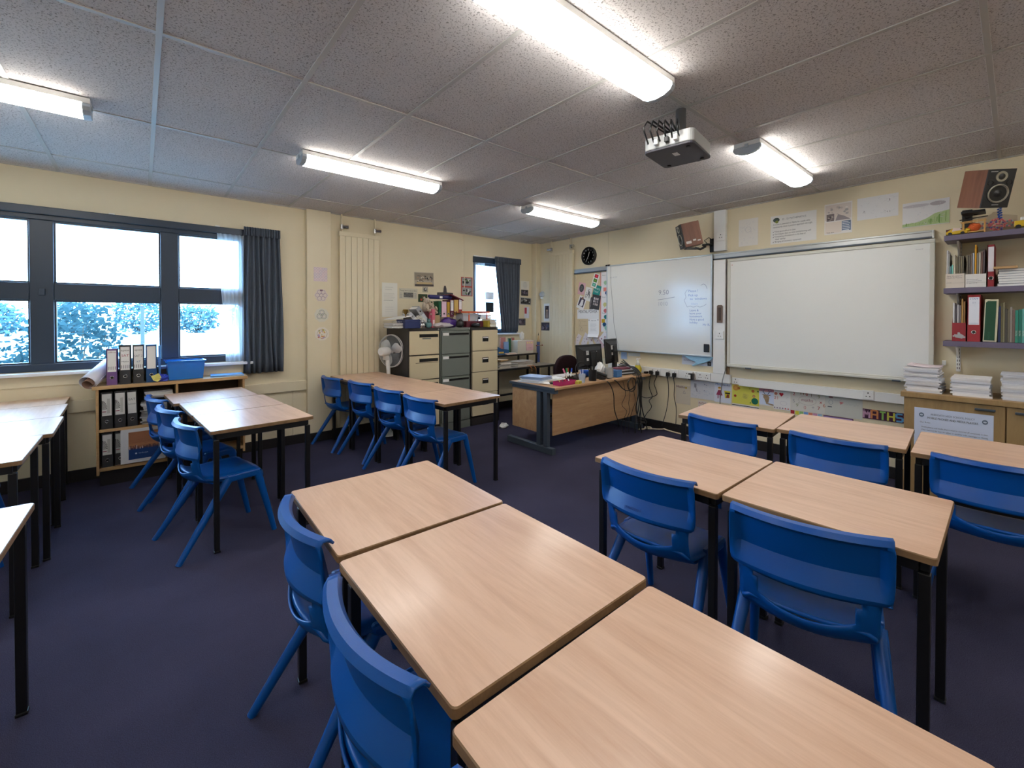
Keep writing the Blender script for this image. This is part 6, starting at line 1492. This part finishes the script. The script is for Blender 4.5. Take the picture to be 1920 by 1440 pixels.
cable('board_cable', 'thin grey cable hanging down the left of the whiteboard', [(XW - .072, 3.80, 2.19), (XW - .072, 3.795, 1.9), (XW - .072, 3.76, 1.6), (XW - .072, 3.74, 1.35), (XW - .072, 3.68, 1.1), (XW - .075, 3.64, .95)], .0022, 'cabgrey')
cable('board_cable', 'grey cable dropping from the large board over the trunking', [(XW - .06, 2.165, .95), (XW - .07, 2.19, .85), (XW - .075, 2.22, .72), (XW - .07, 2.235, .6), (XW - .04, 2.26, .45), (XW - .03, 2.25, .2)], .004, 'cabgrey')
cable('floor_cable', 'looped cream cable lying on the carpet by the wall', [(4.86, 3.2, .012), (4.94, 3.16, .010), (5.02, 3.20, .012), (5.06, 3.15, .014), (5.0, 3.10, .012), (4.96, 3.16, .016), (5.03, 3.06, .012), (5.08, 2.99, .016), (5.06, 2.95, .03), (5.09, 2.92, .014), (5.08, 2.8, .010), (5.06, 2.55, .008)], .008, 'trim')
t = thing('cable_coil', 'dark coil of cable against the skirting', 'cable', (5.06, 3.285, 0), (0, .5, .3)); MB().tube([(.055 * math.cos(a * .5), .055 * math.sin(a * .5), .06 + .02 * math.sin(a * .26)) for a in range(51)], .011, 6).build('loops', 'cabdark', t, smooth=True)
# office chair
t = thing('office_chair', 'dark maroon office chair behind the teacher desk', 'chair', (4.40, 4.20, 0), (0, 0, 0))
M['maroonfab'] = mat('maroon_office_fabric', (46, 32, 36), .9, spec=.1, var=.12, vscale=60)
ol = [(-.19, .50), (.19, .50), (.222, .60), (.226, .72)] + [(.226 * math.cos(a_ * PI / 16) ** .7, .72 + .225 * math.sin(a_ * PI / 16) ** .85) for a_ in range(1, 8)] + [(0, .945)]
ol = ol + [(-p_[0], p_[1]) for p_ in reversed(ol[2:-1])]
MB().prism(ol, 0, .055).build('backrest', 'maroonfab', t, loc=(0, -.11, 0), rot=(PI / 2 + .03, 0, 0), bevel=.015)
MB().prism(rrect(.46, .44, .09), .44, .51).build('seat', 'maroonfab', t, bevel=.02)
MB().box(-.03, .03, -.20, -.165, .36, .62).build('back_bar', 'black_pl', t, bevel=.006); MB().tube([(0, 0, .08), (0, 0, .43)], .025, 12).build('gas_column', 'black_pl', t, smooth=True)
for i in range(5):
    a = i * 2 * PI / 5 + .3; MB().tube([(0, 0, .10), (.29 * math.cos(a), .29 * math.sin(a), .065)], [.026, .016], 8).build('base_leg', 'black_pl', t, smooth=True); MB().ball((.29 * math.cos(a), .29 * math.sin(a), .028), (.024, .024, .028), 10, 7).build('castor', 'black_pl', t, smooth=True)
tag(crumple((0, 0, .03), (.07, .05, .035), 61, 10).build('waste_paper', 'paper', None, (3.60, 4.42, 0)), 'crumpled waste paper on the carpet by the cabinets', 'paper')
# ================================================================== WOODEN CUPBOARD
t = thing('wooden_cupboard', 'brown veneered cupboard carrying stacks of booklets', 'cupboard', (0, 0, 0))
KX, KY = 4.665, .592
MB().box(KX, 5.085, -1.45, KY, .06, .822).build('carcass', 'cupoak', t, bevel=.002)
MB().box(KX - .035, 5.10, -1.47, KY + .018, .8222, .862).build('top', 'cupoak', t, bevel=.004)
MB().box(KX + .04, 5.06, -1.43, KY - .02, 0, .0598).build('plinth', 'skirt', t)
for y0, y1 in ((.046, KY), (-.45, .042), (-.95, -.454), (-1.45, -.954)):
    d = MB().box(KX - .018, KX - .0005, y0 + .002, y1 - .002, .07, .818).build('door', 'cupoak', t, bevel=.002)
    ym = y0 + .10 if y0 > 0 else y1 - .12
    if y0 < 0 and y0 > -.5: ym = -.05
    MB().box(KX - .038, KX - .0185, ym - .052, ym + .052, .776, .792).build('handle', 'deskmetal', d, bevel=.004)
def d_pol(k, w, h):
    k.text('ARBROATH HIGH SCHOOL POLICY', 0, h * .33, .015, (96, 104, 130), width=w * .56, align='c')
    k.text('MOBILE PHONES AND MEDIA PLAYERS', 0, h * .235, .016, (44, 44, 52), width=w * .64, align='c')
    for s in (-1, 1): k.disc(s * w * .40, h * .32, .015, (130, 142, 160), rv=.018); k.ring(s * w * .40, h * .32, .012, .003, (70, 80, 100)); k.rect(s * w * .40 - .008, h * .32 - .004, s * w * .40 + .008, h * .32 + .004, (206, 214, 226))
    k.text('Our Rules:', -w * .42, h * .12, .010, (60, 60, 70))
    for i, tx in enumerate(('Mobile phones and media players must be switched off completely in class.', 'They must not be kept on tables or used for calls, messages or filming.', 'Phones in use will be kept at the', 'office until the end of the day and returned to the pupil.')):
        k.text(tx, -w * .40, -h * .0 - i * h * .075, .010, (60, 60, 70), width=min(w * .84, len(tx) * .0052))
    k.bars(-w * .4, -h * .34, w * .4, 3, h * .06, .005, (120, 124, 140))
o = sheet('policy_sign', 'large white phone policy sign on the cupboard door', 'sign', 'X', .315, .595, .425, .305, (206, 214, 234), d_pol, 0, XW - (KX - .019))
# stacks of booklets on the cupboard
def book_stack(label, yc, xc, n, th, seed, w=.205, d=.29):
    rr = random.Random(seed); z = .8625
    cols = [(222, 222, 226), (206, 208, 214), (228, 226, 226), (196, 198, 206), (214, 212, 212)]
    for i in range(n):
        c = cols[(i * 3 + seed) % 5]; key = 'booklet_%d_%d_%d' % c
        if key not in M: M[key] = mat(key, c, .7, var=.04, vscale=10)
        h = th * rr.uniform(.8, 1.2); q = .004 * (1 if i % 2 else -1)
        W = w * rr.uniform(.97, 1.01)
        b = MB(); pr = [(-d / 2, 0), (d / 2, 0), (d / 2 + .003, h * .5), (d / 2, h - .0004), (-d / 2, h - .0004)]
        b.add([(p[0], -W / 2, p[1]) for p in pr] + [(p[0], W / 2, p[1]) for p in pr], [(0, 1, 2, 3, 4), (9, 8, 7, 6, 5)] + [((i_ + 1) % 5, i_, 5 + i_, 5 + (i_ + 1) % 5) for i_ in range(5)])
        o = b.build('exercise_booklet', key, None, (xc + rr.uniform(-.006, .006), yc + q + rr.uniform(-.005, .005) + .02 * (i / n) ** 2 * (1 if seed == 1 else 0), z), (0, 0, rr.uniform(-.03, .03)))
        tag(o, label + ', ' + ordinal(i, n), 'booklet', label)
        z += h
    return z
zt = book_stack('white booklet in the tall left stack on the cupboard', .485, 4.835, 17, .0117, 1)
tag(MB().grid(lambda u, v: ((u - .5) * .28, (v - .5) * .2, .004 + .010 * (v - .4) ** 2 * 4), 4, 8).build('top_sheet', mat('pinkish_sheet', (222, 208, 212), .7, var=.03), None, (4.84, .485, zt), smooth=True, solid=.002), 'curling pinkish sheet on the tall left booklet stack', 'sheet')
book_stack('white booklet in the low middle stack on the cupboard', .225, 4.845, 11, .0122, 2)
book_stack('white booklet in the right stack at the frame edge', -.035, 4.845, 16, .0118, 3)
# ================================================================== WALL SHELVES
M['shelfpurple'] = mat('purple_grey_shelf', (104, 96, 118), .5, var=.04)
SX = 4.865
for z, lb in ((2.112, 'top purple-grey wall shelf under the speaker'), (1.692, 'middle purple-grey wall shelf with the magazine boxes'), (1.270, 'lowest purple-grey wall shelf with red files')):
    t = thing('wall_shelf', lb, 'shelf', (0, 0, 0))
    MB().box(SX, 5.125, -1.2, .388, z - .042, z).build('board', 'shelfpurple', t, bevel=.002)
    for y in (.315, -.55):
        MB().add([(5.124, y, z - .0425), (4.93, y, z - .0425), (4.93, y, z - .052), (5.05, y, z - .11), (5.124, y, z - .15)], [(0, 1, 2, 3, 4)]).build('bracket', 'white_pl', t, solid=.012)
for y, lb in ((.315, 'white slotted upright holding the wall shelves'), (-.55, 'second white slotted upright outside the frame')):
    t = thing('shelf_upright', lb, 'upright', (XW, y, 0), (0, 0, -PI / 2)); MB().box(-.013, .013, -.0145, -.0005, 1.01, 2.16).build('rail', 'white_pl', t, bevel=.002)
    g = MB()
    for i in range(36): 
        for s in (-1, 1): g.box(s * .006 - .0022, s * .006 + .0022, -.0152, -.0146, 1.03 + i * .031, 1.047 + i * .031)
    g.build('slots', 'darkgap', t, kind='stuff')
# --- middle shelf
SZ = 1.6935
def standing(name, label, cat, y, x, w, d, h, col, z, tilt=0.0, pages=True):
    t = thing(name, label, cat, (x, y, z), (0, 0, -PI / 2))
    if tilt: t.rotation_euler = (Matrix.Rotation(-PI / 2, 3, 'Z') @ Matrix.Rotation(tilt, 3, 'Y')).to_euler()
    key = 'spine_%d_%d_%d' % col
    if key not in M: M[key] = mat(key, col, .55, var=.06, vscale=20)
    c = min(.002, w * .2)
    MB().box(-w / 2, w / 2, 0, c, 0, h).build('spine', key, t); MB().box(-w / 2, -w / 2 + c, c, d, 0, h).build('cover', key, t); MB().box(w / 2 - c, w / 2, c, d, 0, h).build('cover', key, t)
    MB().box(-w / 2 + c, w / 2 - c, c, d - .004, .003, h - .005).build('pages', 'paper', t)
    return t
def mag_box(label, y0, y1, z, h, col, lines, hole=False):
    yc, w = (y0 + y1) / 2, y1 - y0
    t = thing('magazine_box', label, 'box', (4.885, yc, z), (0, 0, -PI / 2))
    key = mat('magbox_' + lines[0][0][:3].strip() if lines else 'magbox_red', col, .6, var=.04)
    MB().box(-w / 2, w / 2, 0, .002, 0, h).build('front', key, t); MB().box(-w / 2, w / 2, 0.003, .22, 0, .002).build('base', key, t)
    for s in (-1, 1):
        a = s * (w / 2 - .001); MB().add([(a, .002, 0), (a, .22, 0), (a, .22, h + .11), (a, .12, h + .10), (a, .002, h)], [(0, 1, 2, 3, 4)]).build('side', key, t, solid=.002)
    k = Ink(.001)
    for tx, v, hh, c in lines: k.text(tx, -w * .42, v, hh, c, width=min(w * .8, len(tx) * hh * .7))
    if lines: k.line([(-w * .48, h * .35), (w * .48, h * .35)], .0012, (150, 146, 140))
    else:
        k.poly([(-.02, -.0 + .03), (.02, .02), (.028, .045), (.008, .06), (-.012, .052), (-.026, .055)], (170, 168, 170)); k.disc(.0, .062, .008, (170, 168, 170)); k.disc(.03, .032, .008, (170, 168, 170)); k.disc(-.028, .04, .007, (170, 168, 170))
    k.build('label', 'ink', t, rot=FACE)
mag_box('cream magazine box with handwritten label on the middle shelf', .272, .378, SZ, .112, (212, 202, 190), [('Past int. papers', .09, .008, (90, 84, 90)), ('Maths & Physics', .076, .008, (90, 84, 90)), ('review', .04, .006, (130, 126, 130))])
mag_box('white magazine box with printed label on the middle shelf', .157, .268, SZ, .102, (216, 214, 210), [('    National', .058, .007, (110, 110, 120)), ('    Assessment', .045, .008, (90, 100, 130)), ('    Papers', .03, .008, (110, 110, 120))])
cols = [(206, 204, 206), (150, 150, 150), (96, 140, 150), (120, 190, 176), (206, 196, 176), (128, 120, 100), (112, 106, 88), (120, 114, 98), (134, 126, 104), (104, 98, 86)]
names = ['white', 'grey', 'teal', 'mint', 'cream', 'brown', 'dark olive', 'khaki', 'tan', 'umber']
hs = [.30, .27, .17, .18, .26, .24, .245, .25, .245, .25]
for i in range(10):
    standing('thin_booklet', names[i] + ' booklet standing in the cream magazine box', 'booklet', .370 - i * .0098, 4.892, .0075, .2, hs[i], cols[i], SZ + .003, .0)
cols = [(110, 102, 90), (96, 88, 80), (120, 104, 90), (160, 164, 176), (206, 150, 30), (130, 124, 116), (196, 186, 170), (120, 90, 84), (84, 70, 74)]
names = ['olive', 'dark brown', 'rust', 'silver', 'bright yellow', 'stone', 'pale buff', 'russet', 'plum']
for i in range(9):
    standing('thin_booklet', names[i] + ' booklet standing in the white magazine box', 'booklet', .259 - i * .0112, 4.892, .0085, .2, [.25, .25, .26, .265, .325, .26, .265, .27, .285][i], cols[i], SZ + .003)
t = lever_file('red ring binder standing on the middle shelf', 4.885, .133, SZ, .038, .318, .25, REDF, -PI / 2, (216, 210, 216)); 
z = SZ
for i, c in enumerate(((196, 200, 204), (40, 60, 90), (216, 216, 214), (70, 90, 120), (206, 206, 210), (150, 160, 170), (60, 64, 72))):
    t = thing('flat_book', ('lowest', 'navy second', 'white third', 'blue fourth', 'pale fifth', 'grey-blue sixth', 'dark top')[i] + ' book of the flat pile on the middle shelf', 'book', (5.0, -.03, z), (0, 0, .02 * ((i * 3) % 4 - 1.5)))
    key = mat('flatbook_%d' % i, c, .55, var=.05); h = .0185
    MB().box(-.108, .108, -.125, .125, .002, h - .002).build('pages', 'paper', t); MB().box(-.11, .11, -.128, .128, 0, .0018).build('cover', key, t); MB().box(-.11, .11, -.128, .128, h - .0018, h - .0003).build('cover', key, t); MB().box(-.11, .11, -.128, -.1255, .0019, h - .0019).build('spine', key, t)
    z += h
tag(MB().box(-.02, .02, -.075, .045, 0, .016).build('wood_strip', 'oakshelf', None, (4.875, .075, z + .0006), (0, 0, .02), bevel=.001), 'pale wooden strip jutting from the flat book pile', 'strip')
# --- lowest shelf
LZ = 1.2715
mag_box('red file box with a silver jigsaw piece on the lowest shelf', .262, .338, LZ, .145, REDF, [])
for i, (c, nm, h) in enumerate((((206, 204, 206), 'white', .30), ((90, 84, 90), 'charcoal', .29), ((190, 186, 190), 'pale grey', .285), ((120, 112, 116), 'mid grey', .28), ((180, 140, 80), 'buff', .33), ((140, 104, 60), 'brown', .31))):
    standing('paper_wallet', nm + ' wallet standing in the red jigsaw box', 'wallet', .330 - i * .0118, 4.892, .009, .2, h, c, LZ + .003)
lever_file('red lever arch file with long white label on the lowest shelf', 4.885, .219, LZ, .074, .362, .27, (160, 44, 52), -PI / 2, (222, 226, 236), lines=(('STAFF', .90, .012, (70, 90, 170)), ('D1', .82, .010, (150, 160, 190)), ('_____', .40, .02, (50, 60, 150))))
t = thing('green_board_book', 'dark green slate-like board with cream frame on the lowest shelf', 'board', (4.89, .135, LZ), (0, 0, -PI / 2)); t.rotation_euler = (Matrix.Rotation(-PI / 2, 3, 'Z') @ Matrix.Rotation(.03, 3, 'Y')).to_euler()
MB().box(-.036, .036, 0, .2, 0, .325).build('frame', mat('cream_frame', (214, 208, 180), .6, var=.04), t, bevel=.003); MB().prism([(-.030, .012), (.024, .012), (.024, .312), (-.02, .312), (-.030, .30)], 0, .003).build('green_panel', mat('bottle_green', (24, 74, 50), .5, var=.08), t, rot=FACE)
k = Ink(.0045); k.text('MATHS', 0, .05, .012, (60, 110, 84), align='c', a=PI / 2); k.build('lettering', 'ink', t, rot=FACE)
y = .093
for i, (w_, h, c, nm) in enumerate(((.012, .27, (30, 44, 84), 'navy'), (.009, .295, (96, 90, 60), 'olive'), (.009, .30, (130, 124, 96), 'khaki'), (.012, .25, (70, 66, 58), 'dark brown'), (.010, .245, (104, 98, 80), 'mossy'), (.012, .265, (140, 132, 124), 'stone grey'), (.012, .245, (110, 90, 84), 'cocoa'), (.014, .24, (40, 130, 110), 'teal lettered'), (.016, .245, (20, 110, 96), 'deep teal'), (.018, .25, (90, 160, 150), 'pale teal'))):
    y -= w_ / 2 + .0006
    o = standing('slim_book', nm + ' slim book in the row on the lowest shelf', 'book', y, 4.895, w_, .2, h, c, LZ)
    if i >= 7:
        k = Ink(.001); k.text('MATHS', .003, .05, .009, (214, 226, 220), a=PI / 2); k.build('spine_title', 'ink', o, rot=FACE)
    y -= w_ / 2 + .0006
# --- top shelf
TZ = 2.1135
t = thing('toy_car', 'yellow and white toy car at the left end of the top shelf', 'toy car', (4.925, .335, TZ), (0, 0, -PI / 2))
pr = [(-.045, .008), (.075, .008), (.078, .025), (.05, .035), (.03, .052), (-.01, .055), (-.035, .035), (-.047, .028)]
M['toyyellow'] = mat('toy_yellow', (206, 170, 30), .35, var=.05)
MB().prism(pr, -.025, .025).build('body', 'toyyellow', t, rot=FACE, bevel=.004); MB().prism([(-.012, .030), (.045, .036), (.028, .054), (-.006, .0565)], -.0255, .0255).build('cabin', mat('toy_pink_white', (214, 190, 184), .4, var=.05), t, rot=FACE)
for x in (-.022, .048):
    for s in (-1, 1): MB().lathe([(0, 0), (.012, 0), (.012, .008), (0, .008)], 12, Matrix.Translation((x, s * .027 + (.004 if s < 0 else -.004), .012)) @ Matrix.Rotation(PI / 2, 4, 'X')).build('wheel', 'black_pl', t)
t = thing('craft_model', 'stick-framed craft model with orange pompom on the top shelf', 'craft model', (4.93, .225, TZ), (0, 0, -PI / 2))
M['lolly'] = mat('lolly_stick_wood', (206, 160, 90), .6, var=.06)
for x in (-.06, .055):
    for yy in (-.03, .03): MB().box(x - .004, x + .004, yy - .003, yy + .003, 0, .095).build('post', 'lolly', t)
for yy in (-.03, .03): MB().box(-.07, .07, yy - .003, yy + .003, .0955, .101).build('rail', 'lolly', t, rot=(0, -.06, 0))
MB().box(-.06, .055, -.025, .025, .012, .018).build('deck', 'lolly', t); MB().tube([(-.08, -.03, .112), (.0, -.03, .118), (.07, .0, .128)], .004, 6).build('dark_stick', 'black_pl', t)
crumple((0, 0, .05), (.038, .03, .032), 71, 12).build('pompom', mat('orange_wool', (222, 104, 50), .9, var=.2, vscale=60, bump=1, bscale=150), t, smooth=True); MB().ball((-.035, -.01, .036), (.02, .016, .016), 8, 6).build('yellow_bobble', 'toyyellow', t, smooth=True)
t = thing('straw_polyhedron', 'pink and blue bead star model on the top shelf', 'model', (4.925, .105, TZ), (0, 0, -PI / 2))
rr = random.Random(5); pk = [mat('bead_pink', (206, 110, 110), .5, var=.1), mat('bead_grey', (104, 110, 130), .5, var=.1), mat('bead_violet', (96, 80, 130), .5, var=.1), mat('bead_blue', (50, 90, 170), .5, var=.1)]
for i in range(46):
    u = 1 - 2 * (i + .5) / 46; a = i * 2.39996; s = math.sqrt(1 - u * u); MB().ball((.042 * s * math.cos(a), .03 * s * math.sin(a), .052 + .045 * u), .0075, 6, 4).build('bead', pk[0 if i % 3 else 2], t, smooth=True)
for s in (-1, 1):
    for i in range(8): a = i * PI / 4; MB().ball((s * .062 + .016 * math.cos(a), -.01, .052 + .022 * math.sin(a)), .0065, 6, 4).build('bead', pk[1 if i % 2 else 0], t, smooth=True)
for i in range(14): MB().ball((.008 * math.cos(i * 2.2) + .012, .008 * math.sin(i * 2.2), .10 + i * .0065), .0075, 6, 4).build('bead', pk[3], t, smooth=True)
t = thing('card_backdrop', 'plain beige cardboard behind the models on the top shelf', 'card', (5.02, .10, TZ), (0, 0, -PI / 2)); MB().prism([(-.11, 0), (.095, 0), (.095, .12), (.02, .14), (-.005, .165), (-.03, .165), (-.04, .15), (-.11, .13)], 0, .006).build('panel', mat('beige_cardboard', (196, 180, 152), .8, var=.04), t, rot=FACE)
t = thing('toy_truck', 'yellow and black toy truck at the right frame edge', 'toy truck', (4.925, -.03, TZ), (0, 0, -PI / 2)); MB().box(-.05, .07, -.03, .03, .014, .06).build('body', 'toyyellow', t, bevel=.004); MB().box(-.02, .05, -.028, .028, .0605, .085).build('roof', 'white_pl', t, bevel=.004); MB().box(.0, .03, -.02, .02, .0855, .12).build('red_top', mat('toy_red', (170, 30, 36), .4, var=.05), t, bevel=.004)
for x in (-.03, .045):
    for s in (-1, 1): MB().lathe([(0, 0), (.015, 0), (.015, .01), (0, .01)], 12, Matrix.Translation((x, s * .032 + .005, .015)) @ Matrix.Rotation(PI / 2, 4, 'X')).build('wheel', 'black_pl', t)
t = thing('brown_block', 'dark brown book lying behind the toy car', 'book', (5.02, .335, TZ), (0, 0, -PI / 2)); MB().box(-.05, .045, -.04, .05, .003, .058).build('pages', 'paper', t); MB().box(-.052, .047, -.043, -.0405, 0, .061).build('spine', mat('brown_cover', (92, 50, 44), .5, var=.05), t); MB().box(-.052, .047, -.0404, .05, .0585, .061).build('cover', 'edge', t); MB().box(-.052, .047, -.0404, .05, 0, .0025).build('cover', 'edge', t)
# socket pair and stray plug by the cupboard
tag(MB().box(-.012, .012, -.02, 0, -.02, .02).build('cable_clip', 'white_pl', None, (XW, .40, 1.075), (0, 0, -PI / 2), bevel=.003), 'tiny white cable clip beside the large board', 'clip')
